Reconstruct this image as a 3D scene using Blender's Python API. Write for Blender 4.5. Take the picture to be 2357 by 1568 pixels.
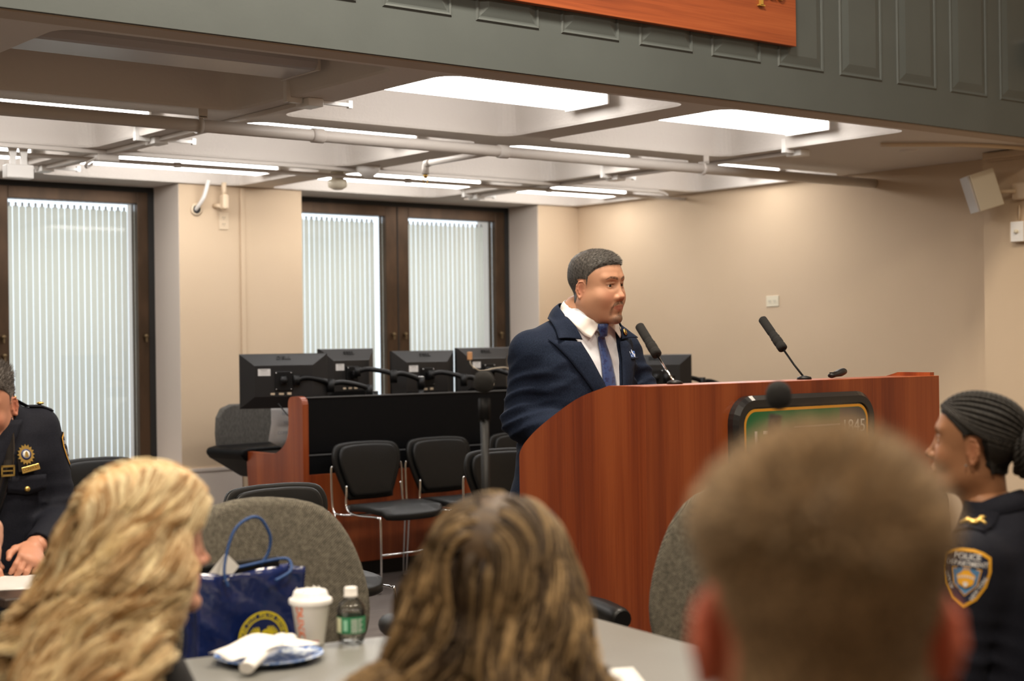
import bpy, bmesh, math, random
import numpy as np
from mathutils import Vector, Matrix, noise as mnoise
# ---------------------------------------------------------------- scene, camera, world, lights
SC = bpy.context.scene
COL = SC.collection
for o in list(bpy.data.objects):
    bpy.data.objects.remove(o)
vs = SC.view_settings
vs.view_transform = 'Standard'; vs.look = 'None'; vs.gamma = 1.0
vs.use_curve_mapping = False
vs.exposure = 0.13
SC.cycles.use_denoising = True
SC.cycles.max_bounces = 8
SC.cycles.diffuse_bounces = 5
SC.cycles.sample_clamp_indirect = 6.0
SC.cycles.caustics_reflective = False
SC.cycles.caustics_refractive = False
W, H = 2357.0, 1568.0
FPX = 3575.0
RX, RY = 0.781, -0.6245           # camera right on the floor plan
FX, FY = 0.6245, 0.781            # camera forward on the floor plan
cam_d = bpy.data.cameras.new('camera'); cam = bpy.data.objects.new('camera', cam_d); COL.objects.link(cam)
cam_d.sensor_width = 36.0; cam_d.sensor_fit = 'HORIZONTAL'
cam_d.lens = 36.0 * FPX / W
cam_d.clip_start = 0.02; cam_d.clip_end = 100
pitch = math.radians(0.15); roll = 0.0130
f = Vector((FX * math.cos(pitch), FY * math.cos(pitch), math.sin(pitch))).normalized()
r0 = Vector((RX, RY, 0)).normalized()
u0 = r0.cross(f).normalized()
# the world's horizon climbs to the right in the frame
r = (r0 * math.cos(roll) - u0 * math.sin(roll)).normalized()
u = r.cross(f).normalized()
M = Matrix((r, u, -f)).transposed().to_4x4()
M.translation = Vector((0, 0, 1.4))
cam.matrix_world = M
cam_d.dof.use_dof = True
cam_d.dof.focus_distance = 5.9
cam_d.dof.aperture_fstop = 2.9
cam_d.dof.aperture_blades = 0
SC.camera = cam
world = bpy.data.worlds.new('world'); SC.world = world; world.use_nodes = True
wn = world.node_tree.nodes; wl = world.node_tree.links
bg = wn['Background']; bg.inputs[0].default_value = (0.80, 0.89, 1.0, 1); bg.inputs[1].default_value = 1.75
def area(name, loc, sx, sy, power, col, rot=(0, 0, 0), spread=180):
    l = bpy.data.lights.new(name, 'AREA'); l.shape = 'RECTANGLE'; l.size = sx; l.size_y = sy
    l.energy = power; l.color = col; l.spread = math.radians(spread)
    o = bpy.data.objects.new(name, l); COL.objects.link(o); o.location = loc; o.rotation_euler = rot
    return o
# downlights of the tall front hall where the audience sits (ceiling at 4.6 m)
for nm, x, y, p in (('hall_lamp', 0.6, 3.4, 92), ('hall_lamp', 3.4, 3.4, 160), ('hall_lamp', 6.2, 3.0, 28),
                    ('hall_lamp', 0.6, 0.3, 110), ('hall_lamp', 3.4, 0.0, 95), ('hall_lamp', -2.0, 2.2, 60)):
    area(nm, (x, y, 4.5), 0.9, 0.5, p, (1.0, 0.87, 0.70))
FIX_EMIT = 10.0
# ---------------------------------------------------------------- helpers
RNG = random.Random(7)
def link(o, parent=None):
    COL.objects.link(o)
    if parent is not None: o.parent = parent
    return o
def tag(o, label=None, cat=None, group=None, kind=None):
    if label: o['label'] = label
    if cat: o['category'] = cat
    if group: o['group'] = group
    if kind: o['kind'] = kind
    return o
def thing(name, label, cat, loc=(0, 0, 0), rz=0.0, group=None):
    o = bpy.data.objects.new(name, None); o.empty_display_size = 0.05
    link(o); o.location = loc; o.rotation_euler = (0, 0, rz)
    return tag(o, label, cat, group)
def kids(o): return [c for c in bpy.data.objects if c.parent == o]
def dup(o, loc=None, rz=None, label=None, parent=None):
    c = o.copy(); COL.objects.link(c)
    if parent is not None: c.parent = parent
    for ch in kids(o): dup(ch, parent=c)
    if loc is not None: c.location = loc
    if rz is not None: c.rotation_euler = (0, 0, rz)
    if label: c['label'] = label
    return c
class MB:
    """collects shapes, builds one mesh object"""
    def __init__(s): s.v = []; s.f = []; s.mi = []; s.sm = []
    def add(s, vs, fs, m=0, smooth=False, mat=None):
        b = len(s.v)
        for p in vs:
            p = Vector(p)
            if mat is not None: p = mat @ p
            s.v.append(tuple(p))
        for f in fs:
            s.f.append([b + i for i in f]); s.mi.append(m); s.sm.append(smooth)
        return s
    def box(s, a, b, m=0, mat=None, bev=0.0):
        x0, y0, z0 = [min(a[i], b[i]) for i in range(3)]; x1, y1, z1 = [max(a[i], b[i]) for i in range(3)]
        if bev > 0:
            bm = bmesh.new(); bmesh.ops.create_cube(bm, size=1)
            bmesh.ops.scale(bm, vec=(x1-x0, y1-y0, z1-z0), verts=bm.verts)
            bmesh.ops.translate(bm, vec=((x0+x1)/2, (y0+y1)/2, (z0+z1)/2), verts=bm.verts)
            bmesh.ops.bevel(bm, geom=list(bm.edges), offset=min(bev, 0.49*min(x1-x0, y1-y0, z1-z0)), segments=2, profile=0.5, affect='EDGES')
            bm.verts.index_update()
            s.add([v.co.copy() for v in bm.verts], [[v.index for v in f.verts] for f in bm.faces], m, False, mat); bm.free()
            return s
        v = [(x0,y0,z0),(x1,y0,z0),(x1,y1,z0),(x0,y1,z0),(x0,y0,z1),(x1,y0,z1),(x1,y1,z1),(x0,y1,z1)]
        return s.add(v, [(0,3,2,1),(4,5,6,7),(0,1,5,4),(1,2,6,5),(2,3,7,6),(3,0,4,7)], m, False, mat)
    def tube(s, pts, r, n=10, m=0, mat=None, cap=True, flat=None):
        pts = [Vector(p) for p in pts]; k = len(pts)
        rr = r if isinstance(r, (list, tuple)) else [r]*k
        vs = []; t0 = (pts[1]-pts[0]).normalized()
        ref = Vector((0,0,1)) if abs(t0.z) < 0.9 else Vector((1,0,0))
        nx = t0.cross(ref).normalized()
        for i in range(k):
            t = (pts[min(i+1,k-1)]-pts[max(i-1,0)]).normalized()
            nx = (nx - t*nx.dot(t)).normalized(); ny = t.cross(nx)
            for j in range(n):
                a = 2*math.pi*j/n
                vs.append(pts[i] + nx*math.cos(a)*rr[i] + ny*math.sin(a)*rr[i]*(flat or 1.0))
        fs = [[i*n+j, i*n+(j+1)%n, (i+1)*n+(j+1)%n, (i+1)*n+j] for i in range(k-1) for j in range(n)]
        s.add(vs, fs, m, True, mat)
        if cap:
            b = len(s.v)-len(vs)
            s.f.append([b+j for j in range(n)][::-1]); s.mi.append(m); s.sm.append(False)
            s.f.append([b+(k-1)*n+j for j in range(n)]); s.mi.append(m); s.sm.append(False)
        return s
    def lathe(s, prof, n=24, m=0, mat=None, smooth=True):
        """prof: list of (r, z)"""
        vs = [(r*math.cos(2*math.pi*j/n), r*math.sin(2*math.pi*j/n), z) for r, z in prof for j in range(n)]
        fs = [[i*n+j, i*n+(j+1)%n, (i+1)*n+(j+1)%n, (i+1)*n+j] for i in range(len(prof)-1) for j in range(n)]
        return s.add(vs, fs, m, smooth, mat)
    def prism(s, poly, d0, d1, axis=1, m=0, mat=None, smooth=False):
        """2D polygon extruded along axis; poly coords fill the other two axes in order"""
        def P(p, d):
            q = [0,0,0]; o = [i for i in range(3) if i != axis]; q[o[0]] = p[0]; q[o[1]] = p[1]; q[axis] = d; return q
        n = len(poly)
        vs = [P(p, d0) for p in poly] + [P(p, d1) for p in poly]
        fs = [list(range(n)), list(range(2*n-1, n-1, -1))] + [[i, (i+1)%n, n+(i+1)%n, n+i][::-1] for i in range(n)]
        return s.add(vs, fs, m, smooth, mat)
    def ball(s, c, r, m=0, mat=None, n=16, k=10):
        r = (r,r,r) if not isinstance(r,(tuple,list)) else r
        vs = []; 
        for i in range(k+1):
            th = math.pi*i/k
            for j in range(n):
                ph = 2*math.pi*j/n
                vs.append((c[0]+r[0]*math.sin(th)*math.cos(ph), c[1]+r[1]*math.sin(th)*math.sin(ph), c[2]+r[2]*math.cos(th)))
        fs = [[i*n+j, (i+1)*n+j, (i+1)*n+(j+1)%n, i*n+(j+1)%n] for i in range(k) for j in range(n)]
        return s.add(vs, fs, m, True, mat)
    def grid(s, P, m=0, smooth=True, mat=None, thick=0.0, close=False):
        """P[i][j] -> points"""
        a = len(P); b = len(P[0])
        vs = [p for row in P for p in row]
        fs = [[i*b+j, i*b+j+1, (i+1)*b+j+1, (i+1)*b+j] for i in range(a-1) for j in range(b-1)]
        return s.add(vs, fs, m, smooth, mat)
    def build(s, name, mats, parent=None, recalc=True, merge=False):
        me = bpy.data.meshes.new(name); me.from_pydata(s.v, [], s.f)
        if not isinstance(mats, (list, tuple)): mats = [mats]
        for mt in mats: me.materials.append(mt)
        me.polygons.foreach_set('material_index', s.mi); me.polygons.foreach_set('use_smooth', s.sm)
        if recalc or merge:
            bm = bmesh.new(); bm.from_mesh(me)
            if merge: bmesh.ops.remove_doubles(bm, verts=bm.verts, dist=1e-5)
            if recalc: bmesh.ops.recalc_face_normals(bm, faces=bm.faces)
            bm.to_mesh(me); bm.free()
        me.update()
        return link(bpy.data.objects.new(name, me), parent)
def solidify(o, t, off=0):
    md = o.modifiers.new('s', 'SOLIDIFY'); md.thickness = t; md.offset = off; return o
def subsurf(o, l=2):
    md = o.modifiers.new('ss', 'SUBSURF'); md.levels = l; md.render_levels = l; return o
def bevel(o, w, seg=2):
    md = o.modifiers.new('b', 'BEVEL'); md.width = w; md.segments = seg; md.limit_method = 'ANGLE'; return o
def rrect(w, h, r, n=5, cx=0, cy=0):
    pts = []
    for sx, sy, a0 in ((1,1,0),(-1,1,90),(-1,-1,180),(1,-1,270)):
        for i in range(n+1):
            a = math.radians(a0 + 90*i/n)
            pts.append((cx+sx*(w/2-r)+r*math.cos(a), cy+sy*(h/2-r)+r*math.sin(a)))
    return pts
def bez(pts, n=8):
    """Catmull-Rom through points"""
    P = [Vector(p) for p in pts]; out = []
    for i in range(len(P)-1):
        a = P[max(i-1,0)]; b = P[i]; c = P[i+1]; d = P[min(i+2,len(P)-1)]
        for k in range(n):
            t = k/n
            out.append(0.5*((2*b)+(c-a)*t+(2*a-5*b+4*c-d)*t*t+(3*b-a-3*c+d)*t**3))
    out.append(P[-1]); return out
def text_mesh(txt, size, depth=0.001, bold=0.0, italic=0.0, spacing=1.0, align='CENTER'):
    cu = bpy.data.curves.new('t', 'FONT'); cu.body = txt; cu.size = size; cu.extrude = depth/2; cu.offset = bold
    cu.align_x = align; cu.align_y = 'CENTER'; cu.shear = italic; cu.space_character = spacing; cu.resolution_u = 3
    ob = bpy.data.objects.new('t', cu); COL.objects.link(ob)
    dg = bpy.context.evaluated_depsgraph_get(); dg.update()
    me = bpy.data.meshes.new_from_object(ob.evaluated_get(dg))
    V = [v.co.copy() for v in me.vertices]; Fc = [list(p.vertices) for p in me.polygons]
    bpy.data.objects.remove(ob); bpy.data.curves.remove(cu); bpy.data.meshes.remove(me)
    return V, Fc
def basis(origin, ex, ey):
    ex = Vector(ex).normalized(); ey = Vector(ey).normalized(); ez = ex.cross(ey).normalized()
    m = Matrix((ex, ey, ez)).transposed().to_4x4(); m.translation = Vector(origin); return m
# ---------------------------------------------------------------- materials
MATS = {}
def mat(name, col, rough=0.6, metal=0.0, spec=0.5, noise=None, bump=None, emit=None, trans=0.0, sheen=0.0, sss=0.0, alpha=1.0, coat=0.0, attr=None, ior=1.45):
    """noise=(scale(x,y,z), col2, lo, hi); bump=(scale, strength, dist)"""
    m = bpy.data.materials.new(name); m.use_nodes = True; nt = m.node_tree; N = nt.nodes; L = nt.links
    b = N['Principled BSDF']
    b.inputs['Base Color'].default_value = (*col, 1); b.inputs['Roughness'].default_value = rough
    b.inputs['Metallic'].default_value = metal; b.inputs['Specular IOR Level'].default_value = spec
    b.inputs['IOR'].default_value = ior
    if trans: b.inputs['Transmission Weight'].default_value = trans
    if sheen: b.inputs['Sheen Weight'].default_value = sheen
    if coat: b.inputs['Coat Weight'].default_value = coat; b.inputs['Coat Roughness'].default_value = 0.08
    if sss:
        b.inputs['Subsurface Weight'].default_value = sss; b.inputs['Subsurface Radius'].default_value = (0.012, 0.005, 0.003); b.inputs['Subsurface Scale'].default_value = 1.0
    if emit: b.inputs['Emission Color'].default_value = (*emit[0], 1); b.inputs['Emission Strength'].default_value = emit[1]
    tc = N.new('ShaderNodeTexCoord')
    src = None
    if attr:
        at = N.new('ShaderNodeAttribute'); at.attribute_name = attr; src = at.outputs['Color']
    if noise:
        sc, c2, lo, hi = noise
        mp = N.new('ShaderNodeMapping'); mp.inputs['Scale'].default_value = sc; L.new(tc.outputs['Object'], mp.inputs[0])
        nz = N.new('ShaderNodeTexNoise'); nz.inputs['Scale'].default_value = 1.0; nz.inputs['Detail'].default_value = 5
        L.new(mp.outputs[0], nz.inputs['Vector'])
        cr = N.new('ShaderNodeMapRange'); cr.inputs['From Min'].default_value = lo; cr.inputs['From Max'].default_value = hi
        L.new(nz.outputs['Fac'], cr.inputs['Value'])
        mx = N.new('ShaderNodeMix'); mx.data_type = 'RGBA'
        L.new(cr.outputs[0], mx.inputs['Factor'])
        if src is None: mx.inputs[6].default_value = (*col, 1); mx.inputs[7].default_value = (*c2, 1)
        else:
            mm = N.new('ShaderNodeMix'); mm.data_type = 'RGBA'; mm.blend_type = 'MULTIPLY'; mm.inputs['Factor'].default_value = 1
            L.new(src, mm.inputs[6]); mm.inputs[7].default_value = (*c2, 1)
            L.new(src, mx.inputs[6]); L.new(mm.outputs[2], mx.inputs[7])
        src = mx.outputs[2]
    if src is not None: L.new(src, b.inputs['Base Color'])
    if bump:
        sc, st, di = bump
        sc = sc if isinstance(sc, tuple) else (sc,)*3
        mp = N.new('ShaderNodeMapping'); mp.inputs['Scale'].default_value = sc; L.new(tc.outputs['Object'], mp.inputs[0])
        nz = N.new('ShaderNodeTexNoise'); nz.inputs['Scale'].default_value = 1.0; nz.inputs['Detail'].default_value = 4
        L.new(mp.outputs[0], nz.inputs['Vector'])
        bp = N.new('ShaderNodeBump'); bp.inputs['Strength'].default_value = st; bp.inputs['Distance'].default_value = di
        L.new(nz.outputs['Fac'], bp.inputs['Height']); L.new(bp.outputs[0], b.inputs['Normal'])
    MATS[name] = m
    return m
def srgb(r, g, b):
    return tuple(((c/255)/12.92 if c/255 <= 0.04045 else ((c/255+0.055)/1.055)**2.4) for c in (r, g, b))
def node_weave(m, c1, c2, scale):
    """small two-tone woven cells on object coordinates"""
    nt = m.node_tree; N = nt.nodes; L = nt.links; b = N['Principled BSDF']
    tc = N.new('ShaderNodeTexCoord'); sx = N.new('ShaderNodeSeparateXYZ'); L.new(tc.outputs['Object'], sx.inputs[0])
    def sn(o):
        a = N.new('ShaderNodeMath'); a.operation = 'MULTIPLY'; a.inputs[1].default_value = scale; L.new(o, a.inputs[0])
        c = N.new('ShaderNodeMath'); c.operation = 'SINE'; L.new(a.outputs[0], c.inputs[0]); return c.outputs[0]
    ad = N.new('ShaderNodeMath'); ad.operation = 'ADD'; L.new(sx.outputs[0], ad.inputs[0]); L.new(sx.outputs[1], ad.inputs[1])
    mu = N.new('ShaderNodeMath'); mu.operation = 'MULTIPLY'; L.new(sn(ad.outputs[0]), mu.inputs[0]); L.new(sn(sx.outputs[2]), mu.inputs[1])
    nz = N.new('ShaderNodeTexNoise'); nz.inputs['Scale'].default_value = 90; L.new(tc.outputs['Object'], nz.inputs['Vector'])
    a2 = N.new('ShaderNodeMath'); a2.operation = 'MULTIPLY_ADD'; L.new(nz.outputs['Fac'], a2.inputs[0]); a2.inputs[1].default_value = 1.2; L.new(mu.outputs[0], a2.inputs[2])
    mr = N.new('ShaderNodeMapRange'); mr.inputs['From Min'].default_value = 0.5; mr.inputs['From Max'].default_value = 1.05; L.new(a2.outputs[0], mr.inputs[0])
    mx = N.new('ShaderNodeMix'); mx.data_type = 'RGBA'; mx.inputs[6].default_value = (*c1,1); mx.inputs[7].default_value = (*c2,1)
    L.new(mr.outputs[0], mx.inputs['Factor']); L.new(mx.outputs[2], b.inputs['Base Color'])
    bp = N.new('ShaderNodeBump'); bp.inputs['Strength'].default_value = 0.5; bp.inputs['Distance'].default_value = 0.001
    L.new(mu.outputs[0], bp.inputs['Height']); L.new(bp.outputs[0], b.inputs['Normal'])
    return m
m_wall = mat('wall_paint', (0.60, 0.465, 0.325), 0.75, noise=((1.2,)*3, (0.565, 0.435, 0.30), 0.35, 0.7), bump=(120, 0.08, 0.002))
m_wallw = mat('reveal_paint', (0.68, 0.60, 0.53), 0.7, bump=(150, 0.1, 0.002))
m_ceil = mat('ceiling_paint', (0.70, 0.655, 0.61), 0.85, bump=(60, 0.5, 0.004))
m_floor = mat('carpet', (0.075, 0.062, 0.056), 0.95, noise=((6, 120, 1), (0.12, 0.10, 0.09), 0.35, 0.65), bump=(300, 0.4, 0.003))
m_green = mat('balcony_paint', (0.086, 0.101, 0.101), 0.5, noise=((3,3,3), (0.080, 0.094, 0.094), 0.4, 0.6), bump=(70, 0.12, 0.002))
m_soffit = mat('soffit_paint', (0.50, 0.42, 0.34), 0.8, bump=(80, 0.15, 0.002))
m_bronze = mat('bronze_frame', (0.060, 0.036, 0.020), 0.38, metal=0.55, noise=((9,9,3), (0.085, 0.050, 0.028), 0.4, 0.6))
m_black_gap = mat('dark_gasket', (0.012, 0.011, 0.010), 0.6)
m_hall = mat('hall_paint', (0.55, 0.47, 0.38), 0.8)
def wood_mat(name, dark, mid, light, axis='z', rough=0.32, seed=0.0):
    m = bpy.data.materials.new(name); m.use_nodes = True; nt = m.node_tree; N = nt.nodes; L = nt.links; b = N['Principled BSDF']
    tc = N.new('ShaderNodeTexCoord')
    def nz(sc, det, dist=0.0):
        mp = N.new('ShaderNodeMapping'); mp.inputs['Location'].default_value = (seed, seed*2, seed)
        s = {'z': (sc[0], sc[0], sc[1]), 'x': (sc[1], sc[0], sc[0])}[axis]
        mp.inputs['Scale'].default_value = s; L.new(tc.outputs['Object'], mp.inputs[0])
        n = N.new('ShaderNodeTexNoise'); n.inputs['Scale'].default_value = 1; n.inputs['Detail'].default_value = det; n.inputs['Distortion'].default_value = dist
        L.new(mp.outputs[0], n.inputs['Vector']); return n.outputs['Fac']
    a = nz((9, 0.45), 3, 0.6); c = nz((150, 3.0), 4)
    ad = N.new('ShaderNodeMath'); ad.operation = 'MULTIPLY_ADD'; L.new(c, ad.inputs[0]); ad.inputs[1].default_value = 0.35; L.new(a, ad.inputs[2])
    cr = N.new('ShaderNodeValToRGB'); e = cr.color_ramp.elements
    e[0].position = 0.50; e[0].color = (*dark, 1); e[1].position = 0.86; e[1].color = (*light, 1)
    k = cr.color_ramp.elements.new(0.68); k.color = (*mid, 1)
    L.new(ad.outputs[0], cr.inputs[0]); L.new(cr.outputs[0], b.inputs['Base Color'])
    b.inputs['Roughness'].default_value = rough; b.inputs['Specular IOR Level'].default_value = 0.45
    MATS[name] = m; return m
m_wood = wood_mat('cherry_veneer', (0.17, 0.030, 0.009), (0.25, 0.050, 0.013), (0.33, 0.076, 0.020))
m_wood_sign = wood_mat('cherry_board', (0.20, 0.045, 0.016), (0.32, 0.075, 0.024), (0.40, 0.105, 0.034), axis='x', rough=0.4)
m_white = mat('white_enamel', (0.78, 0.76, 0.73), 0.4)
m_ivory = mat('ivory_plastic', (0.72, 0.66, 0.52), 0.4)
m_cream = mat('cream_plastic', (0.66, 0.53, 0.38), 0.45)
m_brass = mat('brass', (0.65, 0.42, 0.12), 0.25, metal=1.0)
m_gold = mat('gold_metal', (0.75, 0.52, 0.16), 0.3, metal=0.85)
m_chrome = mat('chrome', (0.75, 0.75, 0.75), 0.12, metal=1.0)
m_blackp = mat('black_plastic', (0.006, 0.006, 0.0065), 0.42, spec=0.35)
m_blacks = mat('satin_black', (0.004, 0.004, 0.0045), 0.5, spec=0.12)
m_vinyl = mat('black_vinyl', (0.0075, 0.0075, 0.0072), 0.42, spec=0.32, bump=(350, 0.25, 0.0008))
m_foam = mat('black_foam', (0.010, 0.010, 0.010), 0.95, bump=(400, 0.8, 0.002))
m_glow = mat('lit_lens', (0.9, 0.9, 0.9), 0.5, emit=((1.0, 0.965, 0.93), FIX_EMIT))
m_lens_off = mat('unlit_lens', (0.50, 0.49, 0.50), 0.35)
m_pipe = mat('painted_pipe', (0.62, 0.575, 0.53), 0.45)
def clear_mat(name, tint, refl):
    """thin clear sheet: see-through with a faint reflection"""
    m = bpy.data.materials.new(name); m.use_nodes = True; nt = m.node_tree; N = nt.nodes; L = nt.links
    N.remove(N['Principled BSDF'])
    t = N.new('ShaderNodeBsdfTransparent'); t.inputs[0].default_value = (*tint, 1)
    g = N.new('ShaderNodeBsdfGlossy'); g.inputs['Roughness'].default_value = 0.04
    lw = N.new('ShaderNodeLayerWeight'); lw.inputs[0].default_value = 0.25
    mu = N.new('ShaderNodeMath'); mu.operation = 'MULTIPLY_ADD'; mu.inputs[1].default_value = 0.8; mu.inputs[2].default_value = refl*0.4; L.new(lw.outputs['Fresnel'], mu.inputs[0])
    mx = N.new('ShaderNodeMixShader'); L.new(mu.outputs[0], mx.inputs[0]); L.new(t.outputs[0], mx.inputs[1]); L.new(g.outputs[0], mx.inputs[2])
    L.new(mx.outputs[0], N['Material Output'].inputs[0]); MATS[name] = m; return m
m_trans = clear_mat('clear_glass', (0.97, 0.98, 0.97), 0.08)
# ---------------------------------------------------------------- room shell
CZ = 2.5
UW = 8.22           # right wall plane
VB = 9.41           # face of the columns on the window wall
VG = 9.78           # window plane
def struct(o): o['kind'] = 'structure'; return o
struct(MB().box((-3.2, -3.2, -0.1), (9.4, 10.6, 0.0)).build('floor', m_floor))
# coffered ceiling under the balcony
def rr_pts(x0, x1, y0, y1, r, n=6):
    return rrect(x1-x0, y1-y0, r, n, (x0+x1)/2, (y0+y1)/2)
holes_u = [(-1.15, 0.25), (0.48, 1.88), (2.11, 3.51), (3.74, 5.135), (5.37, 6.77), (7.00, 8.16)]
holes_v = [(5.08, 6.43), (6.66, 8.04), (8.26, 9.38)]
cb_u = [-3.2] + [ (holes_u[i][1]+holes_u[i+1][0])/2 for i in range(5)] + [UW+0.05]
cb_v = [4.90, 6.545, 8.15, 9.41]
cl = MB(); CTOP = 2.74
for i, (a, b) in enumerate(holes_u):
    for j, (c, d) in enumerate(holes_v):
        x0, x1, y0, y1 = cb_u[i], cb_u[i+1], cb_v[j], cb_v[j+1]
        if i == 5 and j == 0:
            cl.box((x0, y0, CZ), (x1, y1, CZ+0.05)); continue
        h = rr_pts(a, b, c, d, 0.10); n = len(h)
        t = rr_pts(a+0.035, b-0.035, c+0.035, d-0.035, 0.08)
        hm = rr_pts(a+0.004, b-0.004, c+0.004, d-0.004, 0.10)
        o = rr_pts(x0, x1, y0, y1, 0.0001)
        vs = [(p[0], p[1], CZ) for p in o] + [(p[0], p[1], CZ) for p in h] + [(p[0], p[1], CZ+0.012) for p in hm] + [(p[0], p[1], CTOP) for p in t]
        fs = []
        for k in range(3):
            for q in range(n):
                fs.append([k*n+q, k*n+(q+1)%n, (k+1)*n+(q+1)%n, (k+1)*n+q])
        fs.append([3*n+q for q in range(n)])
        cl.add(vs, fs)
cl.box((-3.2, VB, CZ), (9.4, 10.6, CZ+0.05))
cl.box((-3.2, 4.9, CTOP+0.02), (9.4, 10.6, CTOP+0.1))
struct(cl.build('ceiling', m_ceil, recalc=False))
struct(MB().box((-3.2, -3.2, 4.6), (9.4, 4.95, 4.7)).build('ceiling', m_hall))
# balcony front (grey green) and its soffit lip
bal = MB().box((-3.2, 4.88, CZ), (UW+0.9, 4.98, 4.6))
wb = struct(bal.build('wall_balcony', m_green))
for k in range(-9, 10):
    u1 = 4.064 + 0.4437*k; u0_ = u1 - 0.325
    if u1 > 8.3 or k == 9: continue
    z0, z1 = 2.685, 4.35
    p = MB(); y = 4.88
    # moulding ring, sunk field and raised centre
    def ring(i0, d): return [(u0_+i0, y+d, z0+i0), (u1-i0, y+d, z0+i0), (u1-i0, y+d, z1-i0), (u0_+i0, y+d, z1-i0)]
    levels = [ring(-0.001, 0.0), ring(0.006, -0.007), ring(0.014, -0.004), ring(0.016, -0.0006), ring(0.022, -0.0006), ring(0.060, -0.012), ring(0.062, -0.012)]
    vs = [q for l in levels for q in l]; fs = []
    for a in range(len(levels)-1):
        for q in range(4): fs.append([a*4+q, a*4+(q+1)%4, (a+1)*4+(q+1)%4, (a+1)*4+q])
    fs.append([(len(levels)-1)*4+q for q in range(4)])
    p.add(vs, fs); p.build('panel', m_green, wb)
struct(MB().box((-3.2, 4.90, CZ-0.006), (UW, 5.02, CZ)).build('trim_1', m_soffit))
# right wall, pilaster, hall walls
struct(MB().box((UW, 5.44, 0), (UW+0.15, VB, CZ)).build('wall_right', m_wall))
struct(MB().box((7.94, 2.2, 0), (UW+0.15, 5.44, CZ)).box((7.94, 2.2, CZ), (UW+0.15, 4.88, 4.6)).build('wall_right', m_wall))
struct(MB().box((7.94, -3.2, 0), (8.1, 2.2, 4.6)).build('wall_right', m_hall))
struct(MB().box((-3.3, -3.2, 0), (-3.2, 10.6, 4.6)).build('wall_left', m_hall))
struct(MB().box((-3.3, -3.3, 0), (8.1, -3.2, 4.6)).build('wall_front', m_hall))
tr = MB()
tr.box((7.925, 3.4, 2.44), (7.94, 5.40, 2.452)); tr.box((7.925, 3.4, 2.30), (7.94, 5.20, 2.31))
tr.box((7.905, 3.4, 2.452), (7.94, 5.42, 2.495), bev=0.01)
struct(tr.build('trim_2', m_wall))
# window wall: columns and sills
def column(u0c, u1c, nm):
    o = MB().box((u0c, VB, 0), (u1c, 10.2, CZ), bev=0.006).build(nm, [m_wall])
    me = o.data; me.materials.append(m_wallw)
    for p in me.polygons:
        if abs(p.normal.x) > 0.7: p.material_index = 1
    return struct(o)
cols = [(-3.2, -0.45), (1.65, 2.565), (4.71, 5.655), (7.80, 8.37)]
for i, (a, b) in enumerate(cols): column(a, b, 'wall_back')
# seam strip and access panel on the middle column
struct(MB().box((5.165, VB-0.012, 0.02), (5.20, VB, CZ-0.005), bev=0.004).build('trim_3', m_wall))
struct(MB().box((4.76, VB-0.012, 0.10), (5.155, VB, 0.59), bev=0.003).box((4.72, VB-0.016, 0.58), (5.165, VB-0.001, 0.60)).build('trim_4', m_wallw))
m_slat = mat('blind_slat', (0.73, 0.735, 0.65), 0.6)
bs = m_slat.node_tree; 
tl = bs.nodes.new('ShaderNodeBsdfTranslucent'); tl.inputs[0].default_value = (0.90, 0.85, 0.72, 1)
ms = bs.nodes.new('ShaderNodeMixShader'); ms.inputs[0].default_value = 0.42
bs.links.new(bs.nodes['Principled BSDF'].outputs[0], ms.inputs[1]); bs.links.new(tl.outputs[0], ms.inputs[2])
bs.links.new(ms.outputs[0], bs.nodes['Material Output'].inputs[0])
wno = 0
m_latch = mat('dull_brass', (0.16, 0.11, 0.055), 0.45, metal=0.6)
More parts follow.
